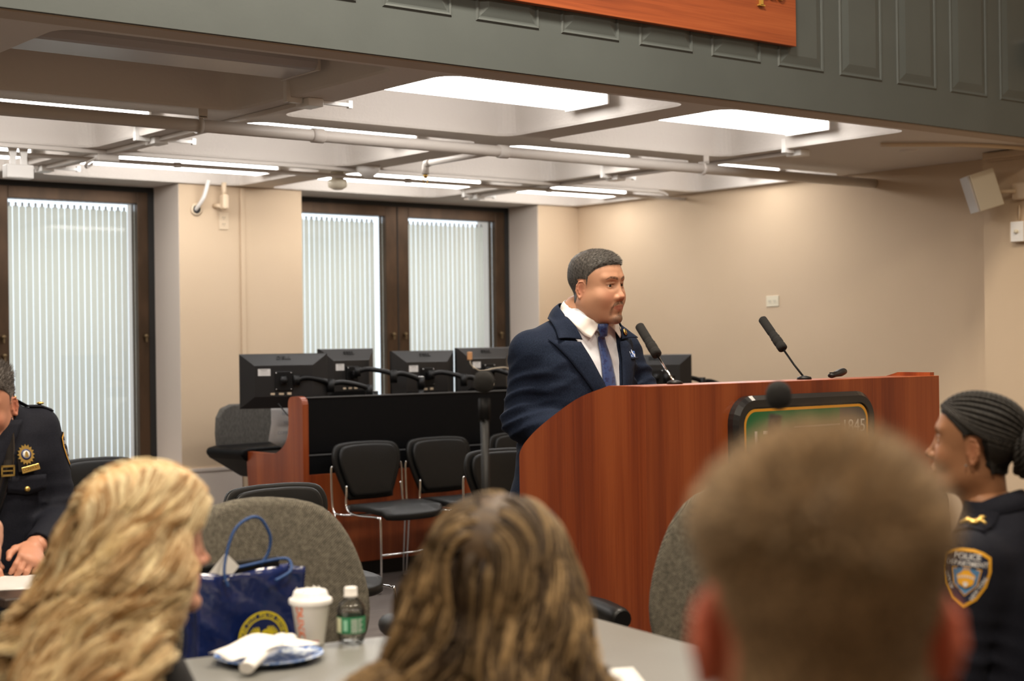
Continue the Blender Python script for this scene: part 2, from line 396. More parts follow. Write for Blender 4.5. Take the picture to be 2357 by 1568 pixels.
def opening(ua, ub, mull, latches):
    """one window opening between two columns with sashes; mull = list of (x0,x1) glass spans"""
    global wno
    wno += 1
    root = bpy.data.objects.new('window_%d' % wno, None); link(root); root['kind'] = 'structure'; root.location = (ua, VG, 0.62)
    ox = ua
    def X(v): return v-ox
    y0, y1 = 0.0, 0.10
    fr = MB()
    top = 2.485-0.62; gt = 2.385-0.62; gb = 0.0
    fr.box((0, y0, top-0.02), (ub-ua, y1, top+0.02), 1)
    fr.box((0, y0-0.01, -0.06), (ub-ua, y1, 0.0), 0, bev=0.004)
    xs = [ua] + [q for s in mull for q in s] + [ub]
    for i in range(0, len(xs), 2):
        a, b = X(xs[i]), X(xs[i+1])
        fr.box((a, y0, 0), (b, y1, top-0.02), 0, bev=0.004)
        if i == 0 or i == len(xs)-2:
            # dark gap beside the column
            if i == 0: fr.box((a, y0-0.004, 0), (a+0.045, y0+0.03, top), 1)
            else: fr.box((b-0.045, y0-0.004, 0), (b, y0+0.03, top), 1)
        elif b-a > 0.1:
            fr.box(((a+b)/2-0.005, y0-0.003, 0), ((a+b)/2+0.005, y0+0.01, top-0.02), 1)
    for a, b in mull:
        fr.box((X(a), y0, gt), (X(b), y1, top-0.02), 0, bev=0.004)
    fr.build('window_frame', [m_bronze, m_black_gap], root)
    for a, b in mull:
        MB().box((X(a)+0.002, 0.045, gb), (X(b)-0.002, 0.051, gt)).build('glass_pane', m_trans, root)
        bl = MB(); n = int(round((b-a)/0.0445)); w = (b-a)/n
        for k in range(n):
            c = X(a)+w*(k+0.5); t = math.radians(4+3.5*math.sin(k*1.7+a*3)); hw = w*0.462
            dx, dy = hw*math.cos(t), hw*math.sin(t)
            bow = 0.003
            pts = [(c-dx, 0.16-dy), (c-dx*0.4, 0.16-dy*0.4-bow), (c+dx*0.4, 0.16+dy*0.4-bow), (c+dx, 0.16+dy)]
            bl.grid([[(p[0], p[1], 0.0) for p in pts], [(p[0], p[1], gt-0.035-0.004*(k%2)) for p in pts]], 0)
            bl.box((c-0.006, 0.156, gt-0.04), (c+0.006, 0.166, gt-0.012), 1)
        bl.box((X(a)-0.02, 0.13, gt+0.012), (X(b)+0.02, 0.20, gt+0.06), 1)
        bl.build('vertical_blind', [m_slat, m_white], root)
    for lx, lz in latches:
        MB().lathe([(0.0, 0.03), (0.012, 0.03), (0.014, 0.016), (0.009, 0.0)], 12, 0, basis((X(lx), y0-0.001, lz-0.62), (1,0,0), (0,0,1))).box((X(lx)-0.006, y0-0.03, lz-0.66), (X(lx)+0.006, y0-0.015, lz-0.615), bev=0.003).build('window_latch', m_latch, root)
    return root
opening(-0.45, 1.65, [(-0.35, 0.50), (0.70, 1.55)], [])
opening(2.565, 4.71, [(2.68, 3.46), (3.70, 4.59)], [(3.655, 1.49), (4.635, 1.49), (3.66, 1.37)])
opening(5.655, 7.80, [(5.765, 6.61), (6.82, 7.665)], [(6.66, 1.49), (6.77, 1.49), (7.70, 1.49)])
for (a, b) in ((-0.45, 1.65), (2.565, 4.71), (5.655, 7.80)):
    struct(MB().box((a, VB+0.02, 0), (b, 9.9, 0.60), bev=0.004).box((a, VB-0.01, 0.56), (b, VG+0.02, 0.62), bev=0.008).build('trim_5', m_wallw))
struct(MB().box((-3.2, 10.5, 0), (9.4, 10.55, 0.6)).build('wall_outside', m_hall))
# ---------------------------------------------------------------- ceiling fittings
def light_fixture(u_a, u_b, v, lit, label):
    zb = 2.53 if v > 8.3 else 2.56
    L = u_b-u_a
    root = thing('ceiling_light', label, 'ceiling light', ((u_a+u_b)/2, v+0.155, zb), 0, 'fluorescent lights in the ceiling coffers')
    h = L/2-0.012
    lens = MB()
    prof = [(-0.155, 0.075), (-0.153, 0.030), (-0.140, 0.006), (-0.120, 0.0), (0.120, 0.0), (0.140, 0.006), (0.153, 0.030), (0.155, 0.075)]
    lens.grid([[(-h, y, z) for y, z in prof], [(h, y, z) for y, z in prof]], 0, False)
    lo = lens.build('lens', m_glow if lit else m_lens_off, root); 
    hs = MB().box((-h, -0.150, 0.076), (h, 0.150, 0.10)).box((-h*0.6, -0.06, 0.10), (h*0.6, 0.06, CTOP-zb))
    if not lit:
        hs.box((-h, -0.162, 0.05), (h, -0.152, 0.06)); hs.box((-h, -0.160, 0.066), (h, -0.150, 0.072))
    hs.build('housing', m_white if lit else m_pipe, root)
    for s in (-1, 1):
        MB().box((s*h, -0.158, -0.004), (s*(h+0.012), 0.158, 0.10), bev=0.002).build('end_cap', m_white if lit else m_pipe, root)
    return root
FL = [("unlit fluorescent fixture with a grey lens, top left above the thick pipe", 2, 0, False),
      ("brightly lit fluorescent fixture in front row, second from the left, hanging by the balcony edge", 3, 0, True),
      ("brightly lit fluorescent fixture in front row, rightmost, above the lectern side", 4, 0, True),
      ("lit fixture in middle row, a bright sliver above the thick pipe at far left", 2, 1, True),
      ("lit fixture in middle row seen as a bright sliver, second from the left", 3, 1, True),
      ("lit fixture in middle row seen as a bright sliver, third from the left", 4, 1, True),
      ("lit fixture in middle row seen as a bright sliver, rightmost, close to the right wall", 5, 1, True),
      ("lit fixture in back row above the left window and the blank column", 2, 2, True),
      ("lit fixture in back row above the middle windows, near the round detectors", 3, 2, True),
      ("lit fixture in back row near the far right corner of the room", 4, 2, True)]
for lab, i, j, lit in FL:
    a, b = holes_u[i]; c = holes_v[j][0]
    b2 = b-0.07 if i < 5 else 8.10
    light_fixture(max(a+0.07, b2-1.28), b2, c+(0.48, 0.50, 0.44)[j], lit, lab)
light_fixture(0.55, 1.81, holes_v[1][0]+0.5, True, 'lit fixture in the middle row beyond the left edge of the photo')
light_fixture(0.55, 1.81, holes_v[2][0]+0.44, True, 'lit fixture in the back row beyond the left edge of the photo')
light_fixture(7.07, 8.10, holes_v[2][0]+0.44, True, 'lit fixture in the back row against the right wall')
# thick painted pipe with couplings and hangers
pv, pz = 6.46, 2.425
rt = thing('ceiling_pipe', 'thick beige painted pipe running under the coffered ceiling from left edge to right wall', 'pipe', (3.5, pv, pz))
MB().tube([(-4.5, 0, 0), (4.72, 0, 0)], 0.030, 20).build('pipe_body', m_pipe, rt)
for cu in (3.975, 5.12):
    MB().tube([(cu-3.5-0.035, 0, 0), (cu-3.5-0.03, 0, 0), (cu-3.5+0.03, 0, 0), (cu-3.5+0.035, 0, 0)], [0.031, 0.036, 0.036, 0.031], 20).build('pipe_coupling', m_pipe, rt)
for cu, sx in ((3.34, 3.36), (6.62, 6.66)):
    h = MB().tube([(cu-3.5-0.012, 0, 0), (cu-3.5+0.012, 0, 0)], 0.038, 18)
    h.box((cu-3.5-0.015, -0.03, 0.03), (cu-3.5+0.03, -0.027, 0.24)).box((cu-3.5-0.01, -0.03, 0.036), (cu-3.5+0.025, 0.02, 0.040))
    h.build('pipe_hanger', m_pipe, rt)
# branch to a sprinkler head
sp = thing('sprinkler', 'brass sprinkler head hanging on a white branch pipe below the ceiling', 'sprinkler', (5.07, 7.09, 2.35))
MB().tube(bez([(0, -0.60, 0.072), (0, -0.03, 0.072)], 2), 0.017, 12).tube([(0, -0.035, 0.072), (0, 0.0, 0.070), (0, 0.008, 0.05), (0, 0.008, 0.012)], 0.021, 12).build('branch_pipe', m_pipe, sp)
hd = MB().lathe([(0.0, 0.012), (0.012, 0.012), (0.013, 0.0), (0.007, -0.004), (0.006, -0.012)], 12, 0, Matrix.Translation((0, 0.008, 0)))
for s in (-1, 1): hd.tube([(s*0.007, 0.008, 0), (s*0.016, 0.008, -0.02), (s*0.010, 0.008, -0.042), (0, 0.008, -0.048)], 0.0025, 6)
hd.lathe([(0.0, -0.048), (0.013, -0.048), (0.013, -0.052), (0.0, -0.052)], 12, 0, Matrix.Translation((0, 0.008, 0)))
hd.build('sprinkler_head', m_brass, sp)
# slim dark pipe near the windows
rt = thing('ceiling_pipe', 'slim grey pipe running across the ceiling near the windows', 'pipe', (3.5, 8.20, 2.462))
MB().tube([(-4.5, 0, 0), (4.72, 0, 0)], 0.0125, 14).build('pipe_body', m_pipe, rt)
for cu in (4.1, 5.72, 6.9): MB().tube([(cu-3.5-0.02, 0, 0), (cu-3.5+0.02, 0, 0)], 0.017, 14).build('pipe_coupling', m_pipe, rt)
# surface raceways
rw = MB().box((-4.5, -0.014, -0.024), (4.3, 0.014, 0.0), bev=0.003).tube(bez([(4.3, 0, -0.012), (4.36, 0, -0.02), (4.40, 0, -0.035)], 3), 0.012, 8)
o = rw.build('cable_raceway', m_pipe); o.location = (3.5, 8.06, CZ); tag(o, 'long white surface raceway running from left edge to right wall under the far beam', 'raceway')
def vraceway(uu, v0, v1, label):
    o = MB().box((-0.013, v0, -0.022), (0.013, v1, 0.0), bev=0.003).build('cable_raceway', m_pipe); o.location = (uu, 0, CZ-0.001); return tag(o, label, 'raceway')
vraceway(3.61, 5.94, 9.0, 'white surface raceway on the left ceiling beam running toward the windows')
vraceway(6.885, 5.96, 9.0, 'white surface raceway on the right ceiling beam running toward the windows')
def jbox(uu, vv, label, arm=0.0, stem=True):
    r_ = thing('junction_box', label, 'junction box', (uu, vv, CZ-0.001), 0, 'junction boxes on the ceiling raceways')
    MB().box((-0.04, -0.055, -0.036), (0.04, 0.055, 0.0), bev=0.004).build('box_body', m_white, r_)
    if stem: MB().box((-0.115, -0.015, -0.022), (-0.045, 0.015, 0.0)).box((-0.125, -0.014, -0.022), (-0.103, 0.014, 0.075)).build('feed_stub', m_white, r_)
    if arm: MB().box((0.05, -0.01, -0.016), (arm, 0.01, 0.0)).box((arm, -0.01, -0.022), (arm+0.02, 0.01, 0.012)).build('feed_arm', m_white, r_)
    return r_
jbox(3.61, 5.93, 'ivory junction box under the unlit fixture, nearest the balcony on the left beam', 0.20)
jbox(3.61, 7.45, 'junction box on the left beam just behind the thick pipe', 0.2)
jbox(3.61, 8.95, 'junction box on the left beam closest to the left window', 0.2)
jbox(6.885, 5.95, 'junction box beside the rightmost bright fixture', 0)
jbox(6.885, 7.5, 'junction box on the right beam between middle and back rows', 0.15)
jbox(6.885, 9.0, 'junction box on the right beam closest to the windows', 0.15)
o = MB().box((-0.07, -0.03, -0.04), (0.06, 0.03, 0.0), bev=0.01).tube(bez([(-0.06, 0.0, -0.02), (-0.10, 0.05, -0.05), (-0.06, 0.14, -0.06), (0.0, 0.2, -0.03)], 4), 0.008, 8).build('raceway_joint', m_pipe)
o.location = (3.61, 8.06, CZ-0.025); tag(o, 'white corner fitting with a bent tube where the two raceways cross at left', 'raceway fitting')
# box with flared brackets
bx = thing('junction_box', 'large white junction box hung from two flared brackets with a blue cable at far left', 'junction box', (3.13, 8.12, 2.36))
MB().box((-0.075, -0.035, -0.04), (0.075, 0.035, 0.035), bev=0.008).build('box_body', m_white, bx)
for s in (-1, 1):
    MB().prism([(s*0.03-0.016, 0.035), (s*0.03+0.016, 0.035), (s*0.03+0.016, 0.08), (s*0.03+0.028, 0.14), (s*0.03-0.028, 0.14), (s*0.03-0.016, 0.08)], -0.008, 0.008, 1).build('bracket', m_white, bx)
MB().tube(bez([(0.0, 0, 0.13), (0.012, 0, 0.15), (-0.02, 0, 0.165), (-0.03, 0, 0.19)], 5), 0.005, 8).tube(bez([(0.004, 0, 0.13), (0.02, 0, 0.155), (0.01, 0, 0.18)], 5), 0.004, 8).build('cable', mat('blue_cable', (0.03, 0.12, 0.45), 0.4), bx)
# detectors
o = MB().lathe([(0.0, 0.0), (0.04, 0.0), (0.04, -0.045), (0.058, -0.05), (0.062, -0.075), (0.058, -0.095), (0.03, -0.112), (0.0, -0.114)], 24).build('smoke_detector', m_ivory); o.location = (5.25, 8.30, CZ); tag(o, 'ivory round smoke detector hanging below the ceiling beam', 'detector')
o = MB().lathe([(0.0, 0.0), (0.075, 0.0), (0.07, -0.03), (0.055, -0.045), (0.02, -0.07), (0.0, -0.072)], 24).build('motion_detector', m_white); o.location = (5.25, 7.95, CZ); tag(o, 'white domed sensor on the ceiling beam right of the smoke detector', 'detector')
o = MB().lathe([(0.0, -0.004), (0.05, -0.006), (0.055, 0.0)], 24).build('ceiling_cover_plate', m_ceil); o.location = (7.45, 5.6, CZ); tag(o, 'small round flush plate on the flat ceiling by the balcony', 'cover plate')
o = MB().tube(bez([(7.0, 5.45, 2.484), (7.4, 5.2, 2.484), (7.84, 5.1, 2.484), (7.915, 5.1, 2.46), (7.925, 5.08, 2.35), (7.925, 5.0, 2.2), (7.925, 5.0, 1.98), (7.925, 4.8, 1.975)], 5), 0.012, 8).build('cable_conduit', m_cream); tag(o, 'cream conduit crossing the ceiling and bending down the right pilaster', 'conduit')
# column fittings
cf = thing('wall_pipe', 'white pipe entering a round hole at the top of the blank column', 'pipe', (4.86, VB, 2.36))
MB().tube(bez([(0.02, -0.10, 0.16), (0.0, -0.07, 0.05), (-0.02, -0.01, -0.02), (-0.02, 0.03, -0.04)], 5), 0.014, 12).build('pipe_body', m_white, cf)
MB().lathe([(0.028, -0.004), (0.042, -0.004), (0.044, 0.003), (0.028, 0.004)], 20, 0, basis((-0.02, -0.003, -0.03), (1,0,0), (0,0,1))).build('collar', m_cream, cf)
MB().lathe([(0.0, 0.0), (0.03, 0.0)], 20, 0, basis((-0.02, -0.0015, -0.03), (1,0,0), (0,0,1))).build('hole', m_black_gap, cf)
o = MB().tube([(0, -0.09, 0.15), (0, -0.09, 0.06)], 0.016, 12).box((-0.022, -0.12, -0.03), (0.022, -0.06, 0.07), bev=0.012).tube([(0, -0.09, -0.01), (-0.03, 0.0, 0.0)], 0.016, 12).build('conduit_elbow', m_cream)
o.location = (5.0, VB, 2.36); tag(o, 'cream conduit elbow fitting beside the pipe hole on the blank column', 'conduit')
def outlet(name, label, loc, ex, w=0.072, h=0.116, mt=None, kind='duplex', ey=(0,0,1), sl=True):
    mt = mt or m_cream
    r_ = bpy.data.objects.new(name, None); link(r_); tag(r_, label, 'outlet' if kind == 'duplex' else 'wall plate')
    r_.matrix_world = basis(loc, ex, ey)
    MB().box((-w/2, -h/2, 0), (w/2, h/2, 0.006), bev=0.003).build('plate', mt, r_)
    if kind == 'duplex':
        for s in (-1, 1):
            rv = MB().prism(rrect(0.034, 0.030, 0.010, 3, 0 if h > w else s*0.022, s*0.022 if h > w else 0), 0.004, 0.008, 2).build('receptacle', mt, r_)
            c = (0, s*0.022) if h > w else (s*0.022, 0)
            q = MB()
            for a, b in ((-0.007, 0.002), (0.007, 0.002)): q.box((c[0]+a-0.0014, c[1]+b-0.005, 0.006), (c[0]+a+0.0014, c[1]+b+0.005, 0.0084))
            q.box((c[0]-0.002, c[1]-0.011, 0.006), (c[0]+0.002, c[1]-0.007, 0.0084))
            q.build('slots', m_black_gap, rv)
    return r_
outlet('wall_outlet', 'cream wall outlet high on the blank column between the windows', (5.04, VB, 2.26), (1,0,0))
outlet('wall_outlet', 'cream wall outlet low on the column behind the tweed office chair', (5.06, VB, 0.71), (1,0,0))
outlet('wall_outlet', 'white double outlet plate on the right wall above the desk', (UW, 7.35, 1.68), (0,-1,0), 0.116, 0.076, m_ivory)
outlet('wall_plate', 'blank cream plate on right pilaster at the photo edge', (7.94, 5.02, 1.29), (0,-1,0), 0.10, 0.115, m_cream, 'blank')
# loudspeaker and volume control on the pilaster
ls = bpy.data.objects.new('loudspeaker', None); link(ls); tag(ls, 'white tilted loudspeaker bracketed to the right pilaster under the ceiling', 'loudspeaker')
ls.matrix_world = Matrix.Translation((7.76, 5.32, 2.255)) @ Matrix.Rotation(math.radians(-38), 4, 'Z') @ Matrix.Rotation(math.radians(-17), 4, 'Y')
MB().box((-0.07, -0.075, -0.11), (0.075, 0.075, 0.11), bev=0.006).build('cabinet', m_ivory, ls)
MB().box((-0.084, -0.073, -0.108), (-0.071, 0.073, 0.108), bev=0.004).build('grille', mat('grille_cloth', (0.60, 0.58, 0.56), 0.8, bump=(900, 0.5, 0.001)), ls)
o = MB().tube([(7.83, 5.27, 2.25), (7.88, 5.20, 2.25), (7.94, 5.20, 2.25)], 0.012, 8).box((7.90, 5.13, 2.20), (7.94, 5.22, 2.30), bev=0.01).build('speaker_bracket', m_cream); tag(o, 'small bracket holding the white loudspeaker to the pilaster', 'bracket')
vc = bpy.data.objects.new('volume_control', None); link(vc); tag(vc, 'white volume control box with a round knob below the loudspeaker', 'volume control')
vc.matrix_world = basis((7.94, 5.18, 2.015), (0,-1,0), (0,0,1))
MB().box((-0.05, -0.06, 0), (0.05, 0.06, 0.05), bev=0.004).build('box_body', m_cream, vc)
MB().box((-0.04, -0.058, 0.05), (0.045, 0.058, 0.056), bev=0.003).build('face_plate', m_white, vc)
MB().lathe([(0.012, 0.056), (0.012, 0.07), (0.0, 0.072)], 14).build('knob', m_ivory, vc)
o = MB().tube([(7.93, 5.19, 2.17), (7.93, 5.19, 2.08)], 0.006, 8).build('speaker_cable', m_cream); tag(o, 'thin cream cable linking the loudspeaker to its volume control', 'cable')
# black clamp device on the balcony, right edge
dv = thing('lamp_bracket', 'black metal bracket device hung on the grey balcony at the right edge', 'bracket', (7.62, 4.80, 2.98))
MB().box((-0.08, -0.05, 0.05), (0.12, 0.08, 0.06)).build('shelf_plate', m_chrome, dv)
MB().box((-0.07, -0.04, -0.10), (0.09, 0.05, 0.04), bev=0.015).tube([(-0.05, -0.05, -0.08), (0.07, -0.05, -0.02)], 0.022, 10).build('housing', m_blackp, dv)
MB().tube([(-0.01, -0.06, 0.05), (-0.03, -0.065, 0.0), (0.05, -0.06, 0.02)], 0.012, 8).build('clamp', m_chrome, dv)
# wooden board with brass letters on the balcony
sg = thing('wall_sign', 'cherry wood board with gold raised letters fixed to the grey balcony front', 'sign', (4.195, 4.88, 2.778))
MB().box((-1.6, -0.045, 0.0), (1.40, -0.012, 1.0), bev=0.003).build('board', m_wood_sign, sg)
MB().box((-1.5, -0.012, 0.06), (1.3, 0.0, 0.9)).build('batten', m_blackp, sg)
# bold italic-cut serif letters
def serif_letter(ch, x, z, s, mb, y):
    def bar(a, b, w):
        a = Vector((a[0],0,a[1])); b = Vector((b[0],0,b[1])); d = (b-a).normalized(); n = Vector((d.z,0,-d.x))*w/2
        mb.prism([(x+s*p.x, z+s*p.z) for p in (a-n, a+n, b+n, b-n)], y, y-0.014, 1)
    def arc(cx, cz, rx, rz, a0, a1, w0, w1, n=12):
        P = []; Q = []
        for i in range(n+1):
            a = math.radians(a0+(a1-a0)*i/n); w = (w0+(w1-w0)*math.sin(math.pi*i/n))/2
            P.append((x+s*(cx+(rx+w)*math.cos(a)), z+s*(cz+(rz+w)*math.sin(a)))); Q.append((x+s*(cx+(rx-w)*math.cos(a)), z+s*(cz+(rz-w)*math.sin(a))))
        for i in range(n): mb.prism([P[i], P[i+1], Q[i+1], Q[i]], y, y-0.014, 1)
    if ch == 'm':
        for xx in (0.1, 0.5, 0.9): bar((xx, 0), (xx, 0.55), 0.14); bar((xx-0.14, 0.02), (xx+0.14, 0.02), 0.05)
        arc(0.3, 0.42, 0.2, 0.18, 0, 180, 0.05, 0.09); arc(0.7, 0.42, 0.2, 0.18, 0, 180, 0.05, 0.09)
    if ch == 'p':
        bar((0.12, -0.38), (0.12, 0.6), 0.14); bar((-0.05, -0.38), (0.3, -0.38), 0.05); arc(0.28, 0.3, 0.2, 0.28, -150, 150, 0.04, 0.15)
    if ch == 'l':
        bar((0.12, 0), (0.12, 0.95), 0.14); bar((-0.04, 0.02), (0.28, 0.02), 0.05)
    if ch == 'e':
        arc(0.28, 0.28, 0.22, 0.27, 20, 330, 0.05, 0.15); bar((0.08, 0.32), (0.48, 0.32), 0.05)
lt = MB(); xx = 1.075; sc_ = 0.115
for ch, adv in (('m', 1.12), ('p', 0.66), ('l', 0.34), ('e', 0.6)):
    serif_letter(ch, xx-0.065, 0.205, sc_, lt, -0.045); xx += adv*sc_
lt.build('letters', mat('gold_letters', (0.72, 0.46, 0.10), 0.35, metal=0.6), sg)
# ---------------------------------------------------------------- lectern
PU0, PV0, PU1, PV1 = 3.247, 3.42, 4.706, 4.03
lec = thing('lectern', 'wide cherry wood lectern with curved side panels in front of the speaker', 'lectern', (PU0, PV0, 0))
side_prof = [(0.022, 0), (PV1-PV0, 0), (PV1-PV0, 1.03)]
cur = bez([(0.605, 0, 1.045), (0.575, 0, 1.078), (0.492, 0, 1.135), (0.32, 0, 1.222), (0.185, 0, 1.262)], 6)
side_prof += [(p.x, p.z) for p in cur] + [(0.165, 1.268), (0.022, 1.268)]
MB().prism(side_prof, 0.0, 0.022, 0).build('side_panel', m_wood, lec)
w = PU1-PU0
MB().prism([(a, b+(0.012 if b > 1.2 else 0)) for a, b in side_prof], w-0.022, w+0.002, 0).build('side_panel', m_wood, lec)
MB().box((0.0, 0, 0.0), (w+0.002, 0.022, 1.268), bev=0.0015).build('front_panel', m_wood, lec)
MB().box((0.022, 0.022, 1.246), (w-0.022, 0.175, 1.267), bev=0.0015).build('top_ledge', m_wood, lec)
MB().box((0.022, 0.022, 1.00), (w-0.022, 0.50, 1.025)).box((0.022, 0.155, 1.025), (w-0.022, 0.175, 1.246)).build('reading_shelf', m_wood, lec)
MB().box((0.022, 0.022, 0.40), (w-0.022, 0.45, 0.42)).build('inner_shelf', m_wood, lec)
# green sign with black bevelled frame
sg2 = thing('lectern_sign', 'rounded green and grey sign with thick black edging on the lectern front', 'sign', (3.955, PV0, 1.034))
sw, sh = 0.70, 0.385
fr = MB(); lv = [(sw, sh, 0.09, 0.0), (sw, sh, 0.09, -0.022), (sw-0.028, sh-0.028, 0.078, -0.036), (sw-0.075, sh-0.075, 0.055, -0.036), (sw-0.078, sh-0.078, 0.054, -0.030)]
rings = [[(x, d, z) for x, z in rrect(a, b, rr_, 8)] for a, b, rr_, d in lv]; n = len(rings[0])
vs_ = [q for g in rings for q in g]; fs_ = [[i*n+j, i*n+(j+1)%n, (i+1)*n+(j+1)%n, (i+1)*n+j] for i in range(len(rings)-1) for j in range(n)]
fs_.append([(len(rings)-1)*n+j for j in range(n)])
fr.add(vs_, fs_); fr.build('frame', mat('black_lacquer', (0.012, 0.012, 0.013), 0.22, coat=0.4), sg2)
def flat(poly, y, mt, name, parent, hole=None):
    mb = MB()
    if hole: 
        n = len(poly); mb.add([(x, y, z) for x, z in poly]+[(x, y, z) for x, z in hole], [[i, (i+1)%n, n+(i+1)%n, n+i] for i in range(n)])
    else: mb.add([(x, y, z) for x, z in poly], [list(range(len(poly)))])
    return mb.build(name, mt, parent, recalc=False)
flat(rrect(sw-0.085, sh-0.085, 0.05, 8), -0.0306, mat('sign_green', (0.02, 0.16, 0.055), 0.4), 'face', sg2)
flat(rrect(sw-0.085, sh-0.085, 0.052, 8), -0.0312, mat('sign_orange', (0.80, 0.36, 0.03), 0.4), 'border_line', sg2, rrect(sw-0.103, sh-0.103, 0.046, 8))
m_sgrey = mat('sign_grey', (0.09, 0.085, 0.085), 0.4); m_swhite = mat('sign_white', (0.75, 0.75, 0.72), 0.4)
gp = [(x, z) for x, z in rrect(sw-0.106, sh-0.106, 0.045, 8) if x > 0.16]; gp = [(0.16, (sh-0.106)/2)] + sorted([p for p in gp], key=lambda p: -p[1]) + [(0.16, -(sh-0.106)/2)]
flat(gp, -0.0309, m_sgrey, 'grey_block', sg2)
MB().box((-0.07, -0.0313, 0.083), (0.16, -0.0308, 0.088)).box((-0.26, -0.0313, -0.09), (0.16, -0.0308, -0.085)).build('white_rule', m_swhite, sg2)
def put_text(txt, size, name, mt, parent, org, ex, ey, bold=0.0, sp=1.0, al='CENTER', it=0.0, depth=0.0008, wide=1.0):
    V, Fc = text_mesh(txt, size, depth, bold, it, sp, al)
    mb = MB(); mb.add([Vector((v.x*wide, v.y, v.z)) for v in V], Fc, 0, False, basis(org, ex, ey)); return mb.build(name, mt, parent, recalc=False)
put_text('17', 0.115, 'lettering', m_swhite, sg2, (-0.225, -0.0315, 0.035), (1,0,0), (0,0,1))
put_text('1845', 0.062, 'lettering', m_swhite, sg2, (0.232, -0.0315, 0.075), (1,0,0), (0,0,1))
def goose_mic(base, tip, label, shaft_mat, foam_len=0.52):
    t = thing('gooseneck_microphone', label, 'microphone', base, 0, 'gooseneck microphones on the lectern')
    b = Vector(base); e = Vector(tip)-b
    MB().lathe([(0.0, 0.0), (0.026, 0.0), (0.024, 0.008), (0.010, 0.012), (0.0, 0.013)], 18).build('base', m_blackp, t)
    a = e*(1-foam_len)
    MB().tube([(0, 0, 0.006), a*0.5, a*1.02], 0.0036, 10).build('neck', shaft_mat, t)
    fm = MB(); P = []; R = []
    for i in range(31):
        s = i/30; P.append(a + (e-a)*s)
        rr_ = 0.0155 if s > 0.38 else 0.0175
        if any(abs(s-q) < 0.018 for q in (0.18, 0.34, 0.5)): rr_ *= 0.86
        if i == 0: rr_ = 0.011
        if i == 30: rr_ = 0.010
        R.append(rr_)
    fm.tube(P, R, 16).build('foam_windscreen', m_foam, t)
    return t
goose_mic((3.502, 3.55, 1.267), (3.585, 3.80, 1.458), 'gooseneck microphone with long foam cover right in front of the speaker', m_chrome)
goose_mic((4.125, 3.55, 1.267), (4.19, 3.80, 1.482), 'gooseneck microphone leaning left over the middle of the lectern', m_blacks)
ck = thing('presentation_clicker', 'black handheld presentation clicker lying on the lectern top', 'clicker', (4.24, 3.50, 1.269), math.radians(14))
def loftx(secs, n=16):
    """secs: (x, cz, ry, rz)"""
    return [[(x, ry*math.cos(2*math.pi*j/n), cz+rz*math.sin(2*math.pi*j/n)) for j in range(n+1)] for x, cz, ry, rz in secs]
MB().grid(loftx([(-0.056,0.011,0.001,0.001),(-0.055,0.010,0.010,0.007),(-0.045,0.010,0.014,0.009),(-0.02,0.013,0.015,0.0085),(0.02,0.018,0.018,0.013),(0.045,0.022,0.016,0.012),(0.056,0.024,0.009,0.007),(0.059,0.0245,0.001,0.001)])).build('clicker_body', m_blackp, ck)
MB().box((-0.045, -0.009, 0.018), (-0.02, 0.009, 0.0215), bev=0.001).box((-0.016, -0.007, 0.0195), (-0.004, 0.007, 0.0235), bev=0.001).build('buttons', m_vinyl, ck)
# ---------------------------------------------------------------- console desk behind the speaker
DU0, DV0 = 4.77, 7.96
dk = thing('console_desk', 'long console desk with black modesty panel and cherry wood ends', 'desk', (DU0, DV0, 0))
pr = [(0.0, 0.0), (0.62, 0.0), (0.685, 0.75)] + [(p.x, p.z) for p in bez([(0.685, 0, 0.752), (0.40, 0, 0.752), (0.30, 0, 0.765), (0.20, 0, 0.83), (0.165, 0, 0.92), (0.165, 0, 1.00), (0.165, 0, 1.07), (0.135, 0, 1.102), (0.05, 0, 1.106), (0.012, 0, 1.09), (0.0, 0, 1.06)], 4)]
MB().prism(pr, 0.0, 0.04, 0).build('end_panel', m_wood, dk)
DL = 3.2
o = MB().box((0.04, 0.012, 0.77), (DL, 0.03, 1.097)).box((0.04, 0.006, 1.097), (DL, 0.035, 1.103), 1).box((0.04, 0.012, 0.64), (DL, 0.03, 0.757)).box((0.04, 0.018, 0.75), (DL, 0.03, 0.78)).box((0.04, 0.008, 0.753), (DL, 0.012, 0.760), 1).build('modesty_panel', [m_blacks, mat('edge_grey', (0.10,0.10,0.10), 0.4)], dk)
MB().box((0.04, 0.005, 0.09), (1.18, 0.03, 0.64), bev=0.002).box((1.184, 0.005, 0.09), (2.4, 0.03, 0.64), bev=0.002).box((2.404, 0.005, 0.09), (DL, 0.03, 0.64), bev=0.002).build('front_panel', m_wood, dk)
MB().box((0.04, 0.03, 0.0), (DL, 0.05, 0.10)).build('kick_plate', m_blackp, dk)
MB().box((0.04, 0.03, 0.72), (DL, 0.68, 0.75)).build('desk_top', m_blacks, dk)
MB().box((DL-0.04, 0.03, 0), (DL, 0.65, 0.72)).build('end_panel', m_wood, dk)
m_mon = mat('monitor_plastic', (0.014, 0.0135, 0.014), 0.40, spec=0.55)
m_label = mat('sticker_white', (0.72, 0.70, 0.68), 0.5)
